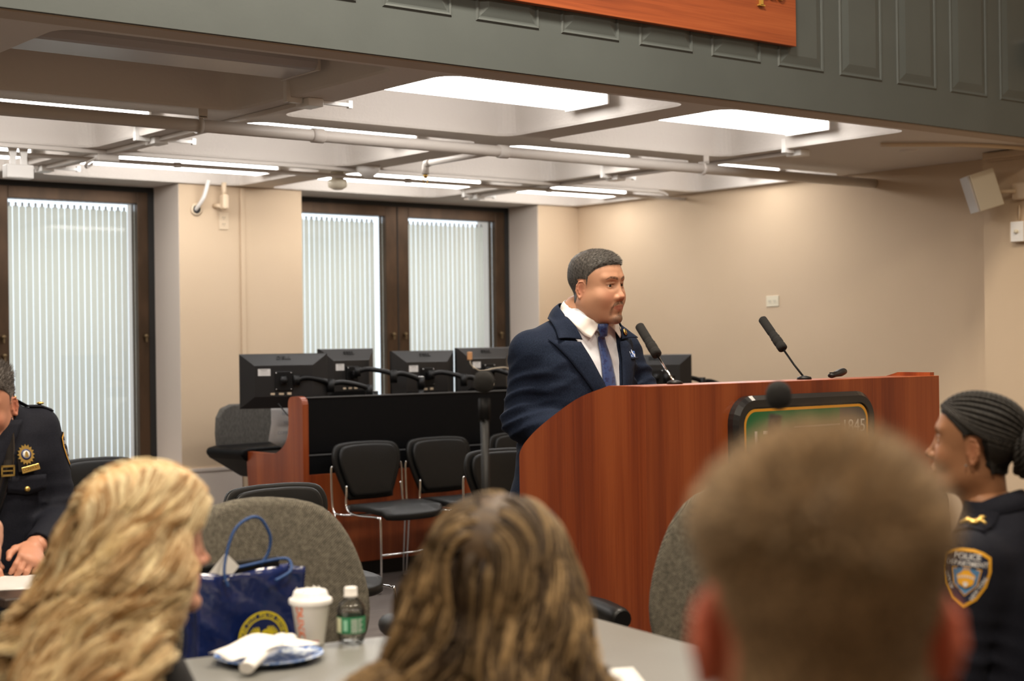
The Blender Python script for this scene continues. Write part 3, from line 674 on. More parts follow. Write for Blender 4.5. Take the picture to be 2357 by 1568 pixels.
def make_monitor(label, loc, yaw, w=0.515, h=0.335, sticker=True, tilt=0.0):
    t = thing('computer_monitor', label, 'computer monitor', loc, yaw, 'computer monitors over the console desk')
    mb = MB()
    # bezel slab then a bevelled back (back faces local -Y)
    lv = [(w/2, h/2, 0.022), (w/2, h/2, 0.004), (w/2-0.004, h/2-0.004, 0.0), (w*0.335, h*0.29, -0.036), (w*0.33, h*0.285, -0.038)]
    vs_ = []
    for a, b, y in lv: vs_ += [(-a, y, -b), (a, y, -b), (a, y, b), (-a, y, b)]
    fs_ = [[0,1,2,3]] + [[k*4+q, k*4+(q+1)%4, (k+1)*4+(q+1)%4, (k+1)*4+q] for k in range(len(lv)-1) for q in range(4)] + [[16,17,18,19]]
    mb.add(vs_, fs_)
    b = mb.build('monitor_case', m_mon, t)
    MB().box((-w/2+0.012, 0.0225, -h/2+0.014), (w/2-0.012, 0.0235, h/2-0.012)).build('screen', mat('screen_glass', (0.01,0.01,0.012), 0.15) if 'screen_glass' not in MATS else MATS['screen_glass'], t)
    # raised maker's name on the sloping top of the back
    ang = math.atan2(0.036, h*0.21)
    zc = h*0.42; yc = -0.036*(h/2-zc)/(h*0.21)-0.002
    put_text('DELL', 0.030, 'raised_name', m_blackp, t, (0.0, yc-0.0005, zc), (1,0,0), (0, 0.42, 0.9), bold=0.0006, depth=0.004, wide=1.35)
    if sticker:
        st = MB().box((-w*0.29, -0.0395, h*0.10), (-w*0.29+0.075, -0.038, h*0.10+0.042)).build('sticker', m_label, t)
        q = MB()
        for k, (a, b_) in enumerate(((0.01, 0.06), (0.02, 0.055), (0.014, 0.066), (0.012, 0.064), (0.016, 0.062), (0.022, 0.05))):
            q.box((-w*0.29+a, -0.0398, h*0.10+0.036-k*0.0062), (-w*0.29+b_, -0.0394, h*0.10+0.0375-k*0.0062-(0.002 if k > 1 else 0)))
        q.build('sticker_print', m_blackp, st)
    MB().box((-0.055, -0.048, -0.06), (0.055, -0.038, 0.06), bev=0.004).box((-0.02, -0.075, -0.02), (0.02, -0.046, 0.03), bev=0.006).ball((0.0, -0.07, 0.005), 0.024).build('mounting_plate', m_blackp, t)
    sc = MB()
    for a, b_ in ((-0.045, 0.05), (0.045, 0.05), (-0.045, -0.05), (0.045, -0.05)): sc.ball((a, -0.049, b_), 0.004, n=8, k=6)
    sc.build('screws', m_chrome, t)
    MB().box((-0.08, -0.0385, -h*0.25), (-0.055, -0.036, -h*0.25+0.012)).box((-0.03, -0.0385, -h*0.25), (0.0, -0.036, -h*0.25+0.012)).box((0.02, -0.044, -h*0.25), (0.045, -0.036, -h*0.25+0.014)).build('ports', m_cream, t)
    return t
RZ = math.radians
mons = [('large black monitor at the left end of the desk, turned square to the room', (4.855, 8.32, 1.195), RZ(-29), 0.535, 0.335),
        ('black monitor second from the left, angled before the left blind', (5.40, 8.45, 1.215), RZ(14), 0.50, 0.345),
        ('black monitor third from the left, in front of the bronze window post', (5.95, 8.38, 1.195), RZ(4), 0.53, 0.345),
        ('black monitor with tan cable tag, beside the speaker\'s shoulder', (6.49, 8.42, 1.21), RZ(8), 0.53, 0.345),
        ('black monitor partly hidden behind the speaker and his microphone', (7.33, 7.62, 1.16), RZ(-38), 0.50, 0.32)]
MON = [make_monitor(lb, lc, yw, ww, hh, sticker=k < 4) for k, (lb, lc, yw, ww, hh) in enumerate(mons)]
def arm(mon, pts, post, base_z=0.75):
    """pts: world points from mount to the post"""
    t = bpy.data.objects.new('monitor_arm', None); link(t, mon)
    t.matrix_local = (Matrix.Translation(mon.location) @ Matrix.Rotation(mon.rotation_euler.z, 4, 'Z')).inverted() @ Matrix.Translation((post[0], post[1], base_z))
    o = Vector((post[0], post[1], base_z)); P = [Vector(p)-o for p in pts]
    MB().tube([(0,0,0),(0,0,post[2]-base_z)], 0.019, 14).lathe([(0.0,0.0),(0.05,0.0),(0.045,0.02),(0.02,0.03)], 18).build('post', m_blackp, t)
    MB().lathe([(0.020, post[2]-base_z-0.002), (0.021, post[2]-base_z+0.002), (0.014, post[2]-base_z+0.003)], 16).build('post_ring', m_chrome, t)
    for i in range(len(P)-1):
        a, b = P[i], P[i+1]; m1 = a*0.7+b*0.3+Vector((0,0,0.022)); m2 = a*0.2+b*0.8+Vector((0,0,0.016))
        MB().tube(bez([a, m1, m2, b], 6), 0.0165, 10, flat=1.0).tube([a-Vector((0,0,0.03)), a+Vector((0,0,0.028))], 0.022, 12).tube([b-Vector((0,0,0.05)), b+Vector((0,0,0.03))], 0.024, 12).build('arm_link', m_blackp, t)
    return t
arm(MON[0], [(4.90, 8.24, 1.20), (5.10, 8.17, 1.17), (5.36, 8.14, 1.13)], (5.42, 8.16, 1.12))
arm(MON[1], [(5.42, 8.36, 1.24), (5.60, 8.22, 1.215), (5.80, 8.20, 1.17)], (5.80, 8.20, 1.20))
arm(MON[2], [(5.94, 8.28, 1.21), (6.13, 8.18, 1.18), (6.30, 8.16, 1.13)], (6.33, 8.18, 1.14))
arm(MON[3], [(6.46, 8.33, 1.22), (6.60, 8.22, 1.17), (6.72, 8.2, 1.16)], (6.74, 8.2, 1.20))
sd = thing('side_desk', 'low side desk against the right wall, mostly hidden by the lectern', 'desk', (7.75, 7.2, 0))
MB().box((-0.45, -0.75, 0.72), (0.46, 0.55, 0.75), bev=0.003).build('desk_top', m_blacks, sd)
for a in (-0.74, 0.52): MB().box((-0.44, a, 0.0), (0.45, a+0.03, 0.72)).build('end_panel', m_wood, sd)
arm(MON[4], [(7.36, 7.54, 1.16), (7.62, 7.46, 1.13), (7.82, 7.38, 1.06)], (7.90, 7.34, 1.12))
# knotted tan cable over the fourth monitor
cb = thing('cable_tag', 'tan plug on a pale cable hanging over the fourth monitor', 'cable', (6.25, 8.27, 1.30))
MB().box((-0.016, -0.01, 0.0), (0.016, 0.01, 0.055), bev=0.005).build('plug', mat('tan_plastic', (0.55, 0.28, 0.12), 0.5), cb)
MB().tube(bez([(0.0,0,0.0),(0.01,0,-0.03),(0.045,0,-0.055),(0.10,0,-0.075),(0.2,0,-0.06),(0.30,0,-0.055),(0.38,0,-0.08)], 5), 0.0035, 8).ball((0.035, 0, -0.05), 0.009, n=10, k=6).build('cord', mat('pale_cord', (0.62, 0.52, 0.38), 0.5), cb)
o = MB().tube(bez([(4.78, 8.26, 1.06), (4.80, 8.2, 1.00), (4.83, 8.15, 0.95), (4.90, 8.1, 0.91), (5.0, 8.06, 0.86), (5.05, 8.03, 0.755)], 6), 0.004, 8).build('monitor_cable', m_blackp); tag(o, 'thin black cable drooping from the leftmost monitor', 'cable')
# task chair with grey fabric back behind the desk end, and the written sheet
m_fab = mat('grey_fabric', (0.075, 0.070, 0.063), 0.9, noise=((160, 160, 40), (0.12, 0.112, 0.10), 0.4, 0.62))
tc_ = thing('task_chair', 'grey fabric task chair behind the left end of the console desk', 'chair', (4.99, 9.08, 0), RZ(8))
bk = MB(); 
pl = [(-0.20, 0.70), (0.22, 0.70), (0.24, 1.0), (0.21, 1.035), (-0.10, 1.035), (-0.17, 1.01), (-0.205, 0.95), (-0.212, 0.85)]
bevel(bk.prism(pl, -0.02, 0.03, 1).build('backrest', m_fab, tc_), 0.012)
st_ = MB().prism([(-0.33, 0.735), (-0.315, 0.765), (-0.26, 0.775), (0.25, 0.775), (0.25, 0.60), (-0.05, 0.56), (-0.12, 0.60), (-0.30, 0.70)], -0.42, -0.03, 1).build('seat', m_blacks, tc_); bevel(st_, 0.02, 3)
MB().tube([(-0.09, -0.22, 0.60), (-0.10, -0.25, 0.56)], 0.012, 8).lathe([(0, -0.02), (0.028, -0.02), (0.03, 0.0), (0.028, 0.02), (0, 0.02)], 8, 0, basis((-0.10, -0.27, 0.545), (1,0,0), (0,0,1))).build('adjusting_knob', m_blackp, tc_)
cb2 = MB().tube([(0, -0.2, 0.12), (0, -0.2, 0.58)], 0.03, 12)
for k in range(5):
    a = 2*math.pi*k/5; cb2.tube([(0, -0.2, 0.12), (0.26*math.cos(a), -0.2+0.26*math.sin(a), 0.07)], 0.018, 8).ball((0.27*math.cos(a), -0.2+0.27*math.sin(a), 0.03), 0.03, n=10, k=6)
cb2.build('pedestal', m_blackp, tc_)
ns = thing('paper_sheet', 'white handwritten sheet hanging at the desk end beside the grey chair', 'paper', (5.055, 8.62, 0))
sh_ = [[(x + 0.012*math.sin(z*9), 0.03*math.sin(x*8+z*5), z) for x in (-0.135, -0.07, 0.0, 0.08)] for z in (0.775, 0.84, 0.92, 1.0, 1.04)]
sh_[0][0] = (-0.04, 0, 0.765); sh_[0][1] = (0.0, 0, 0.757); sh_[1][0] = (-0.135, 0.01, 0.81)
o = MB().grid(sh_).build('sheet', mat('bright_paper', (0.92, 0.91, 0.90), 0.7), ns); solidify(o, 0.001)
for k, tx in enumerate(('NOTE', 'TEST', 'COMPUTER')): put_text(tx, 0.028, 'handwriting', mat('faint_ink', (0.45, 0.47, 0.52), 0.8) if 'faint_ink' not in MATS else MATS['faint_ink'], ns, (-0.02, -0.034, 0.98-0.06*k), (1,0,0), (0,0,1))
# ---------------------------------------------------------------- stacking chairs
def chair_back_pts(w_top, w_bot, h, curve, n=14):
    """outline of the padded back (x, z)"""
    P = [(-w_bot/2+0.03, 0.0), (w_bot/2-0.03, 0.0), (w_bot/2, 0.03), (w_top/2*0.93, h*0.48), (w_top/2, h*0.68), (w_top/2*0.97, h*0.84), (w_top/2*0.82, h*0.955), (w_top/2*0.4, h*0.995), (0, h), ]
    P = P + [(-x, z) for x, z in P[::-1][1:-1]]
    return P
def pad(mb, outline, thick, bulge, cy, curve, m=0, layers=((1.0, 0.0), (1.0, 0.5), (0.965, 0.85), (0.90, 1.0), (0.5, 1.12), (0.0, 1.15))):
    """padded slab: outline in x,z; extruded both ways along y with rounding; the slab bends with x"""
    Pv = bez([(x, 0, z) for x, z in outline] + [(outline[0][0], 0, outline[0][1])], 3)[:-1]
    cx = sum(p.x for p in Pv)/len(Pv); cz = sum(p.z for p in Pv)/len(Pv); n = len(Pv)
    for s in (-1, 1):
        vs_ = []
        for k, t in layers:
            for p in Pv:
                x = cx+(p.x-cx)*k; z = cz+(p.z-cz)*k
                vs_.append((x, cy + s*thick/2*t*(bulge if t > 1 else 1) + curve*x*x*4 , z))
        fs_ = [[i*n+j, i*n+(j+1)%n, (i+1)*n+(j+1)%n, (i+1)*n+j] for i in range(len(layers)-1) for j in range(n)]
        mb.add(vs_, fs_ if s < 0 else [f[::-1] for f in fs_], m, True)
def stack_chair(label, loc, rz):
    """faces local -Y"""
    t = thing('stacking_chair', label, 'chair', loc, rz, 'black vinyl stacking chairs')
    ol = chair_back_pts(0.50, 0.35, 0.345, 0)
    M_ = Matrix.Translation((0, 0.215, 0.495)) @ Matrix.Rotation(RZ(-9), 4, 'X')
    mb = MB(); pad(mb, ol, 0.030, 1.0, 0.012, -0.12)
    for i in range(len(mb.v)): mb.v[i] = tuple(M_ @ Vector(mb.v[i]))
    mb.build('backrest', m_vinyl, t, merge=True)
    mb = MB(); pad(mb, [(x*0.86, 0.018+z*0.89) for x, z in ol], 0.028, 1.0, -0.014, -0.12)
    for i in range(len(mb.v)): mb.v[i] = tuple(M_ @ Vector(mb.v[i]))
    mb.build('back_cushion', m_vinyl, t, merge=True)
    # seat
    so = [(-0.19, 0.19), (0.19, 0.19), (0.225, 0.10), (0.235, -0.08), (0.225, -0.19), (0.15, -0.235), (0, -0.245), (-0.15, -0.235), (-0.225, -0.19), (-0.235, -0.08), (-0.225, 0.10)]
    mb = MB(); pad(mb, so, 0.045, 1.0, 0.0, 0.0)
    mb.v = [(x, z, 0.45 + y + 0.012*math.cos(z*9) - (0.02 if z < -0.2 else 0)*1.0 + 0.10*x*x) for x, y, z in mb.v]
    mb.build('seat', m_vinyl, t, merge=True)
    fr = MB(); R_ = 0.0062
    for s in (-1, 1):
        # outer loop: back upright, side rail, front leg, sled runner, rear leg up
        fr.tube(bez([(s*0.255, 0.235, 0.70), (s*0.262, 0.235, 0.66), (s*0.262, 0.225, 0.47), (s*0.262, 0.20, 0.425)], 4), R_, 8)
        fr.tube(bez([(s*0.20, 0.17, 0.585), (s*0.205, 0.165, 0.54), (s*0.212, 0.16, 0.47), (s*0.215, 0.12, 0.435), (s*0.235, 0.0, 0.425), (s*0.25, -0.16, 0.43), (s*0.255, -0.205, 0.425), (s*0.257, -0.225, 0.40), (s*0.265, -0.235, 0.10), (s*0.265, -0.225, 0.02), (s*0.265, -0.18, 0.008), (s*0.265, 0.20, 0.008), (s*0.265, 0.23, 0.03), (s*0.262, 0.215, 0.25), (s*0.262, 0.20, 0.425)], 5), R_, 8)
    fr.tube(bez([(-0.26, 0.20, 0.425), (-0.2, 0.10, 0.42), (0.2, 0.10, 0.42), (0.26, 0.20, 0.425)], 5), R_, 8)
    fr.tube([(-0.262, -0.233, 0.22), (0.262, -0.233, 0.22)], R_*0.9, 8)
    fr.build('sled_frame', m_chrome, t)
    gl = MB()
    for s in (-1, 1):
        for y in (-0.17, 0.18): gl.box((s*0.265-0.008, y-0.02, 0.0), (s*0.265+0.008, y+0.02, 0.012))
    gl.build('glides', m_blackp, t)
    return t
CH = [('stacking chair standing alone against the desk, left of the row', (5.12, 7.55, 0), 4),
      ('stacking chair beside the first one, half behind the brown haired head', (5.66, 7.57, 0), 3),
      ('stacking chair farthest right in the row, behind the lectern edge', (6.30, 7.58, 0), 0),
      ('stacking chair standing forward of the row, by the speaker\'s coat hem', (5.22, 6.40, 0), -2),
      ('stacking chair right behind the big tweed chair, top edge showing', (3.26, 5.40, 0), 3),
      ('stacking chair behind the seated officer, below the left window', (3.42, 7.50, 0), 10),
      ('stacking chair in front of the lectern\'s right end, behind the braided officer', (5.02, 3.62, 0), -8)]
first = None
for lb, lc, an in CH:
    if first is None: first = stack_chair(lb, lc, RZ(an))
    else: dup(first, lc, RZ(an), lb)
# ---------------------------------------------------------------- tweed chairs
m_tweed = node_weave(mat('tweed', (0.05,0.05,0.05), 0.95), (0.028, 0.026, 0.021), (0.24, 0.215, 0.165), 1150)
def tweed_chair(label, loc, rz, ztop=1.045, arms=False, w=0.54):
    """back rest seen from its rear faces local +Y; the sitter faces -Y"""
    t = thing('tweed_chair', label, 'chair', loc, rz, 'tweed conference chairs')
    h = ztop-0.56
    ol = [(-w*0.36, 0.0), (w*0.36, 0.0), (w*0.46, h*0.08), (w*0.50, h*0.28), (w*0.475, h*0.55), (w*0.40, h*0.80), (w*0.27, h*0.945), (0.0, h), (-w*0.27, h*0.945), (-w*0.40, h*0.80), (-w*0.475, h*0.55), (-w*0.50, h*0.28), (-w*0.46, h*0.08)]
    mb = MB(); pad(mb, ol, 0.075, 1.0, 0.0, -0.22, layers=((1.0, 0.0), (0.995, 0.35), (0.975, 0.7), (0.94, 0.92), (0.88, 1.0), (0.5, 1.08), (0.0, 1.1)))
    M_ = Matrix.Translation((0, 0.235, 0.56)) @ Matrix.Rotation(RZ(-8), 4, 'X')
    mb.v = [tuple(M_ @ Vector(p)) for p in mb.v]
    mb.build('backrest', m_tweed, t, merge=True)
    mb = MB(); pad(mb, [(-0.24, -0.22), (0.24, -0.22), (0.26, 0.0), (0.23, 0.2), (-0.23, 0.2), (-0.26, 0.0)], 0.09, 1.0, 0.0, 0.0)
    mb.v = [(x, z, 0.47+y) for x, y, z in mb.v]; mb.build('seat', m_tweed, t, merge=True)
    MB().box((-0.04, 0.12, 0.40), (0.04, 0.26, 0.43)).box((-0.04, 0.22, 0.40), (0.04, 0.25, 0.70), bev=0.01).build('back_bracket', m_blackp, t)
    pd = MB().tube([(0, 0, 0.10), (0, 0, 0.44)], 0.028, 12)
    for k in range(5):
        a = 2*math.pi*k/5+0.3; pd.tube([(0, 0, 0.12), (0.27*math.cos(a), 0.27*math.sin(a), 0.07)], 0.018, 8)
        pd.ball((0.28*math.cos(a), 0.28*math.sin(a), 0.03), 0.03, n=10, k=6)
    pd.build('pedestal', m_blackp, t)
    if arms:
        for s in (-1, 1):
            MB().tube(bez([(s*0.30, 0.14, 0.625), (s*0.31, 0.0, 0.63), (s*0.30, -0.14, 0.62)], 5), [0.028]+[0.032]*9+[0.026], 12).build('armrest', m_blackp, t)
            MB().tube(bez([(s*0.30, 0.0, 0.64), (s*0.31, 0.02, 0.52), (s*0.22, 0.03, 0.43)], 5), 0.014, 8).build('arm_support', m_blackp, t)
    return t
tweed_chair('large tweed conference chair back behind the blue gift bag', (2.03, 3.39, 0), RZ(-4), 1.005, w=0.57)
tweed_chair('tweed conference chair pushed to the table corner, left of the big blurred head', (2.77, 2.65, 0), RZ(-68), 1.04, w=0.56)
tweed_chair('conference chair with black armrests hidden behind the brown haired woman', (2.70, 3.42, 0), RZ(-10), 0.80, True, w=0.34)
# ---------------------------------------------------------------- tables and what is on them
m_lam = mat('grey_laminate', (0.21, 0.21, 0.195), 0.38, noise=((500,500,500), (0.15, 0.15, 0.138), 0.35, 0.65))
TU0, TU1, TV0, TV1 = 1.37, 2.475, 2.12, 3.02
tb = thing('meeting_table', 'grey laminate meeting table between the seated women', 'table', (1.884, 2.511, 0), RZ(-9))
MB().box((-0.55, -0.45, 0.712), (0.55, 0.45, 0.74), bev=0.006).build('table_top', m_lam, tb)
for x in (-0.46, 0.46):
    for y in (-0.36, 0.36): MB().tube([(x, y, 0.0), (x, y, 0.712)], 0.022, 12).build('leg', m_blackp, tb)
MB().box((-0.5, -0.38, 0.66), (0.5, -0.35, 0.712)).box((-0.5, 0.35, 0.66), (0.5, 0.38, 0.712)).build('apron', m_blackp, tb)
m_brownt = mat('brown_laminate', (0.05, 0.035, 0.028), 0.35)
tb2 = thing('meeting_table', 'dark table with papers in front of the seated officer at the left edge', 'table', (1.86, 4.32, 0))
MB().box((-0.34, -0.24, 0.712), (0.30, 0.24, 0.74), bev=0.005).build('table_top', m_brownt, tb2)
for x in (-0.26, 0.24):
    for y in (-0.2, 0.2): MB().tube([(x, y, 0.0), (x, y, 0.712)], 0.02, 10).build('leg', m_blackp, tb2)
m_paper = mat('white_paper', (0.80, 0.79, 0.76), 0.6)
m_printi = mat('printed_ink', (0.25, 0.25, 0.27), 0.7)
pp = thing('paper_sheet', 'printed white page lying on the dark table at the left edge', 'paper', (1.68, 4.33, 0.7405), RZ(-25))
MB().box((-0.105, -0.14, 0), (0.105, 0.14, 0.0012)).build('page', m_paper, pp)
q = MB()
for k in range(18): q.box((-0.085, 0.11-k*0.0125, 0.0012), (0.085-0.05*((k*7)%3 == 0), 0.113-k*0.0125, 0.0014))
q.build('printed_lines', m_printi, pp)
pp = thing('paper_sheet', 'white folded papers at the table\'s near edge, bottom of the photo', 'paper', (1.965, 2.235, 0.7405), RZ(-33))
o = MB().grid([[(x, y, 0.004+0.018*max(0, x)*8*abs(y+0.1)) for y in (-0.14, -0.05, 0.05, 0.14)] for x in (-0.1, 0, 0.06, 0.11)]).build('page', m_paper, pp); solidify(o, 0.0015)
# gift bag
m_bag = mat('blue_glossy_paper', (0.010, 0.022, 0.11), 0.20, coat=0.5, bump=((9, 9, 6), 0.8, 0.03))
m_yel = mat('emblem_yellow', (0.80, 0.66, 0.03), 0.45)
m_yblue = mat('emblem_blue', (0.012, 0.022, 0.10), 0.4)
bg_ = thing('gift_bag', 'glossy blue paper bag with a round yellow emblem on the tweed chair seat', 'bag', (1.765, 3.175, 0.52), RZ(-4))
bw, bh, bd = 0.272, 0.365, 0.10
def bagp(x, y, z):
    k = z/bh; cr_ = 0.006*math.sin(x*47+z*38)*math.sin(z*30+1)*(0.4+k)
    yy = y + (cr_ if y < bd/2 else -cr_)
    yy = bd/2+(yy-bd/2)*(1-0.25*k)
    return (x*(1+0.02*math.sin(z*21)), yy, z + 0.004*math.sin(x*40)*k)
nx_, nz_ = 26, 22
for nm, yf in (('front_panel', 0.0), ('back_panel', bd)):
    o = MB().grid([[bagp(-bw/2+bw*i/nx_, yf, bh*j/nz_) for i in range(nx_+1)] for j in range(nz_+1)]).build(nm, m_bag, bg_); solidify(o, 0.0008)
for s in (-1, 1):
    o = MB().grid([[bagp(s*bw/2 - s*0.012*math.sin(math.pi*t)*(bh*j/nz_/bh), bd*t, bh*j/nz_) for t in (0, 0.25, 0.5, 0.75, 1)] for j in range(nz_+1)]).build('side_gusset', m_bag, bg_); solidify(o, 0.0008)
MB().box((-bw/2+0.002, 0.002, 0.0), (bw/2-0.002, bd-0.002, 0.002)).build('bottom', m_bag, bg_)
# emblem: eagle over a shield in a lettered ring
def disc(r0_, r1_, y, a0=0, a1=360, n=48, c=(0, 0)):
    vs_ = []; 
    for i in range(n+1):
        a = math.radians(a0+(a1-a0)*i/n)
        vs_ += [(c[0]+r0_*math.cos(a), y, c[1]+r0_*math.sin(a)), (c[0]+r1_*math.cos(a), y, c[1]+r1_*math.sin(a))]
    return vs_, [[2*i, 2*i+1, 2*i+3, 2*i+2] for i in range(n)]
ex, ez, R_ = 0.020, 0.209, 0.0630
em = MB(); em.add(*disc(0.0, R_, -0.0095, c=(ex, ez)), m=1)
em.add(*disc(R_-0.004, R_, -0.0100, c=(ex, ez)), m=0); em.add(*disc(R_-0.0175, R_-0.0145, -0.0100, c=(ex, ez)), m=0)
emb = em.build('emblem', [m_yel, m_yblue], bg_, recalc=False)
ring_txt = 'NEW YORK CITY POLICE DEPARTMENT'
lt = MB()
for k, ch in enumerate(ring_txt):
    if ch == ' ': continue
    a = math.radians(200 - 220*k/(len(ring_txt)-1)); rr_ = R_-0.0093
    V, Fc = text_mesh(ch, 0.0115, 0.0002, 0.0003)
    lt.add(V, Fc, 0, False, basis((ex+rr_*math.cos(a), -0.0101, ez+rr_*math.sin(a)), (math.sin(a), 0, -math.cos(a)), (math.cos(a), 0, math.sin(a))))
lt.build('ring_lettering', m_yel, emb, recalc=False)
eg = MB(); y_ = -0.0103
for s in (-1, 1):
    for k in range(9):     # wing feathers fan out and up
        a = math.radians(96 - 10.5*k) if s > 0 else math.radians(84 + 10.5*k)
        L_ = 0.034-0.0011*abs(k-3); c0 = (ex+s*0.006, ez-0.006+0.0*k)
        d = (math.cos(a), math.sin(a)); nrm = (-d[1], d[0]); w_ = 0.0021
        b0 = (c0[0]+d[0]*0.008, c0[1]+d[1]*0.008); e_ = (c0[0]+d[0]*L_+s*0.004, c0[1]+d[1]*L_)
        if k < 1: continue
        eg.add([(b0[0]-nrm[0]*w_, y_, b0[1]-nrm[1]*w_), (b0[0]+nrm[0]*w_, y_, b0[1]+nrm[1]*w_), (e_[0]+nrm[0]*w_*0.9, y_, e_[1]+nrm[1]*w_*0.9), (e_[0]+d[0]*0.003, y_, e_[1]+d[1]*0.003), (e_[0]-nrm[0]*w_*0.9, y_, e_[1]-nrm[1]*w_*0.9)], [[0,1,2,3,4]])
    eg.add([(ex, y_, ez-0.02), (ex+s*0.022, y_, ez-0.006), (ex+s*0.020, y_, ez+0.004), (ex, y_, ez+0.004)], [[0,1,2,3]])
    eg.add([(ex+s*0.010, y_, ez-0.012), (ex+s*0.036, y_, ez-0.004), (ex+s*0.030, y_, ez-0.028), (ex+s*0.006, y_, ez-0.040)], [[0,1,2,3]])
eg.add([(ex-0.008, y_, ez-0.02), (ex+0.010, y_, ez-0.02), (ex+0.009, y_, ez+0.006), (ex+0.012, y_, ez+0.016), (ex+0.006, y_, ez+0.022), (ex-0.002, y_, ez+0.018), (ex-0.009, y_, ez+0.004)], [list(range(7))])
eg.add([(ex-0.030, y_-0.0002, ez-0.002), (ex-0.026, y_-0.0002, ez+0.003), (ex-0.002, y_-0.0002, ez-0.012), (ex-0.006, y_-0.0002, ez-0.017)], [[0,1,2,3]], 1)
eg.add([(ex-0.022, y_-0.0002, ez-0.045), (ex-0.018, y_-0.0002, ez-0.047), (ex+0.032, y_-0.0002, ez+0.006), (ex+0.028, y_-0.0002, ez+0.009)], [[0,1,2,3]], 1)
eg.build('eagle', [m_yel, m_yblue], emb, recalc=False)
m_rope = mat('blue_rope', (0.015, 0.06, 0.20), 0.6, bump=((400, 400, 400), 0.6, 0.001))
MB().tube([Vector((p.x*1.08, p.y, p.z+0.135)) for p in bez([(-0.062, -0.012, 0.202), (-0.068, -0.006, 0.232), (-0.058, 0.005, 0.275), (-0.035, 0.012, 0.328), (0.002, 0.016, 0.352), (0.030, 0.02, 0.345), (0.052, 0.024, 0.305), (0.050, 0.028, 0.268), (0.032, 0.03, 0.238)], 7)], 0.0036, 8).build('rope_handle', m_rope, bg_)
MB().tube([Vector((p.x*1.1, p.y, p.z+0.130)) for p in bez([(-0.066, 0.03, 0.240), (-0.02, 0.028, 0.243), (0.05, 0.026, 0.252), (0.085, 0.02, 0.254), (0.092, 0.008, 0.243), (0.083, -0.006, 0.226), (0.045, -0.014, 0.210)], 7)], 0.0036, 8).build('rope_handle', m_rope, bg_)
o = MB().box((-0.118, 0, 0.0), (0.105, 0.012, 0.365), bev=0.010).build('leather_folder', m_vinyl)
o.location = (1.767, 3.225, 0.540); o.rotation_euler = (0, RZ(-1.5), RZ(-4)); tag(o, 'black leather folder standing upright inside the blue gift bag', 'folder')
o = MB().box((-0.034, 0, -0.024), (0.034, 0.001, 0.024)).build('gift_tag', m_paper); o.matrix_world = Matrix.Translation((1.70, 3.195, 0.890)) @ Matrix.Rotation(RZ(-45), 4, 'Y'); tag(o, 'small white card poking out of the blue gift bag', 'card')
# cup
m_cup = mat('paper_cup', (0.78, 0.755, 0.70), 0.6); m_lid = mat('white_lid', (0.85, 0.84, 0.82), 0.35); m_or = mat('cup_orange', (0.85, 0.16, 0.02), 0.5); m_pk = mat('cup_pink', (0.75, 0.12, 0.18), 0.5)
cp = thing('coffee_cup', 'white paper coffee cup with orange lettering beside the blue bag', 'cup', (1.797, 2.975, 0.7405))
MB().lathe([(0.0, 0.003), (0.0275, 0.003), (0.0285, 0.0), (0.0295, 0.003), (0.0425, 0.096), (0.0445, 0.098)], 36).build('cup_body', m_cup, cp)
ld = MB().lathe([(0.0475, 0.092), (0.0485, 0.098), (0.047, 0.103), (0.043, 0.105), (0.040, 0.107), (0.037, 0.118), (0.034, 0.121), (0.0, 0.119)], 36)
ld.build('cup_lid', m_lid, cp)
lf = MB()
for k in range(14):
    a = 2.2*math.pi*k/14; lf.add([(0.034*math.cos(a), 0.034*math.sin(a), 0.118), (0.034*math.cos(a+.4), 0.034*math.sin(a+.4), 0.118), (0.031*math.cos(a+.3), 0.031*math.sin(a+.3), 0.121+0.003*((k*5) % 3))], [[0,1,2]])
lf.build('torn_lid_flap', m_lid, cp)
def wrap_text(txt, size, r_fn, ang0, z0, vertical, mt, nm, parent, bold=0.001, sp=1.0):
    """text wrapped on a cup; vertical: reading downwards"""
    V, Fc = text_mesh(txt, size, 0.0, bold, 0, sp, 'LEFT'); mb = MB(); vv = []
    for v in V:
        if vertical: z = z0 - v.x; off = v.y
        else: z = z0 + v.y; off = v.x
        rr = r_fn(z)+0.0004; a = ang0 + off/rr
        vv.append((rr*math.cos(a), rr*math.sin(a), z))
    mb.add(vv, Fc); return mb.build(nm, mt, parent, recalc=False)
cr_fn = lambda z: 0.0295+(0.0425-0.0295)*(z-0.003)/0.093
camang = math.atan2(-2.975, -1.797)
wrap_text("DUNKIN'", 0.0235, cr_fn, camang-0.68, 0.090, True, m_or, 'lettering', cp, 0.0008)
mb = MB()
for a in range(10):
    aa = camang-0.3+a*0.09; mb.add([(cr_fn(0.012)*1.01*math.cos(aa), cr_fn(0.012)*1.01*math.sin(aa), 0.0115), (cr_fn(0.012)*1.01*math.cos(aa+.08), cr_fn(0.012)*1.01*math.sin(aa+.08), 0.0115), (cr_fn(0.012)*1.01*math.cos(aa+.08), cr_fn(0.012)*1.01*math.sin(aa+.08), 0.0135), (cr_fn(0.012)*1.01*math.cos(aa), cr_fn(0.012)*1.01*math.sin(aa), 0.0135)], [[0,1,2,3]])
mb.build('printed_line', m_pk, cp, recalc=False)
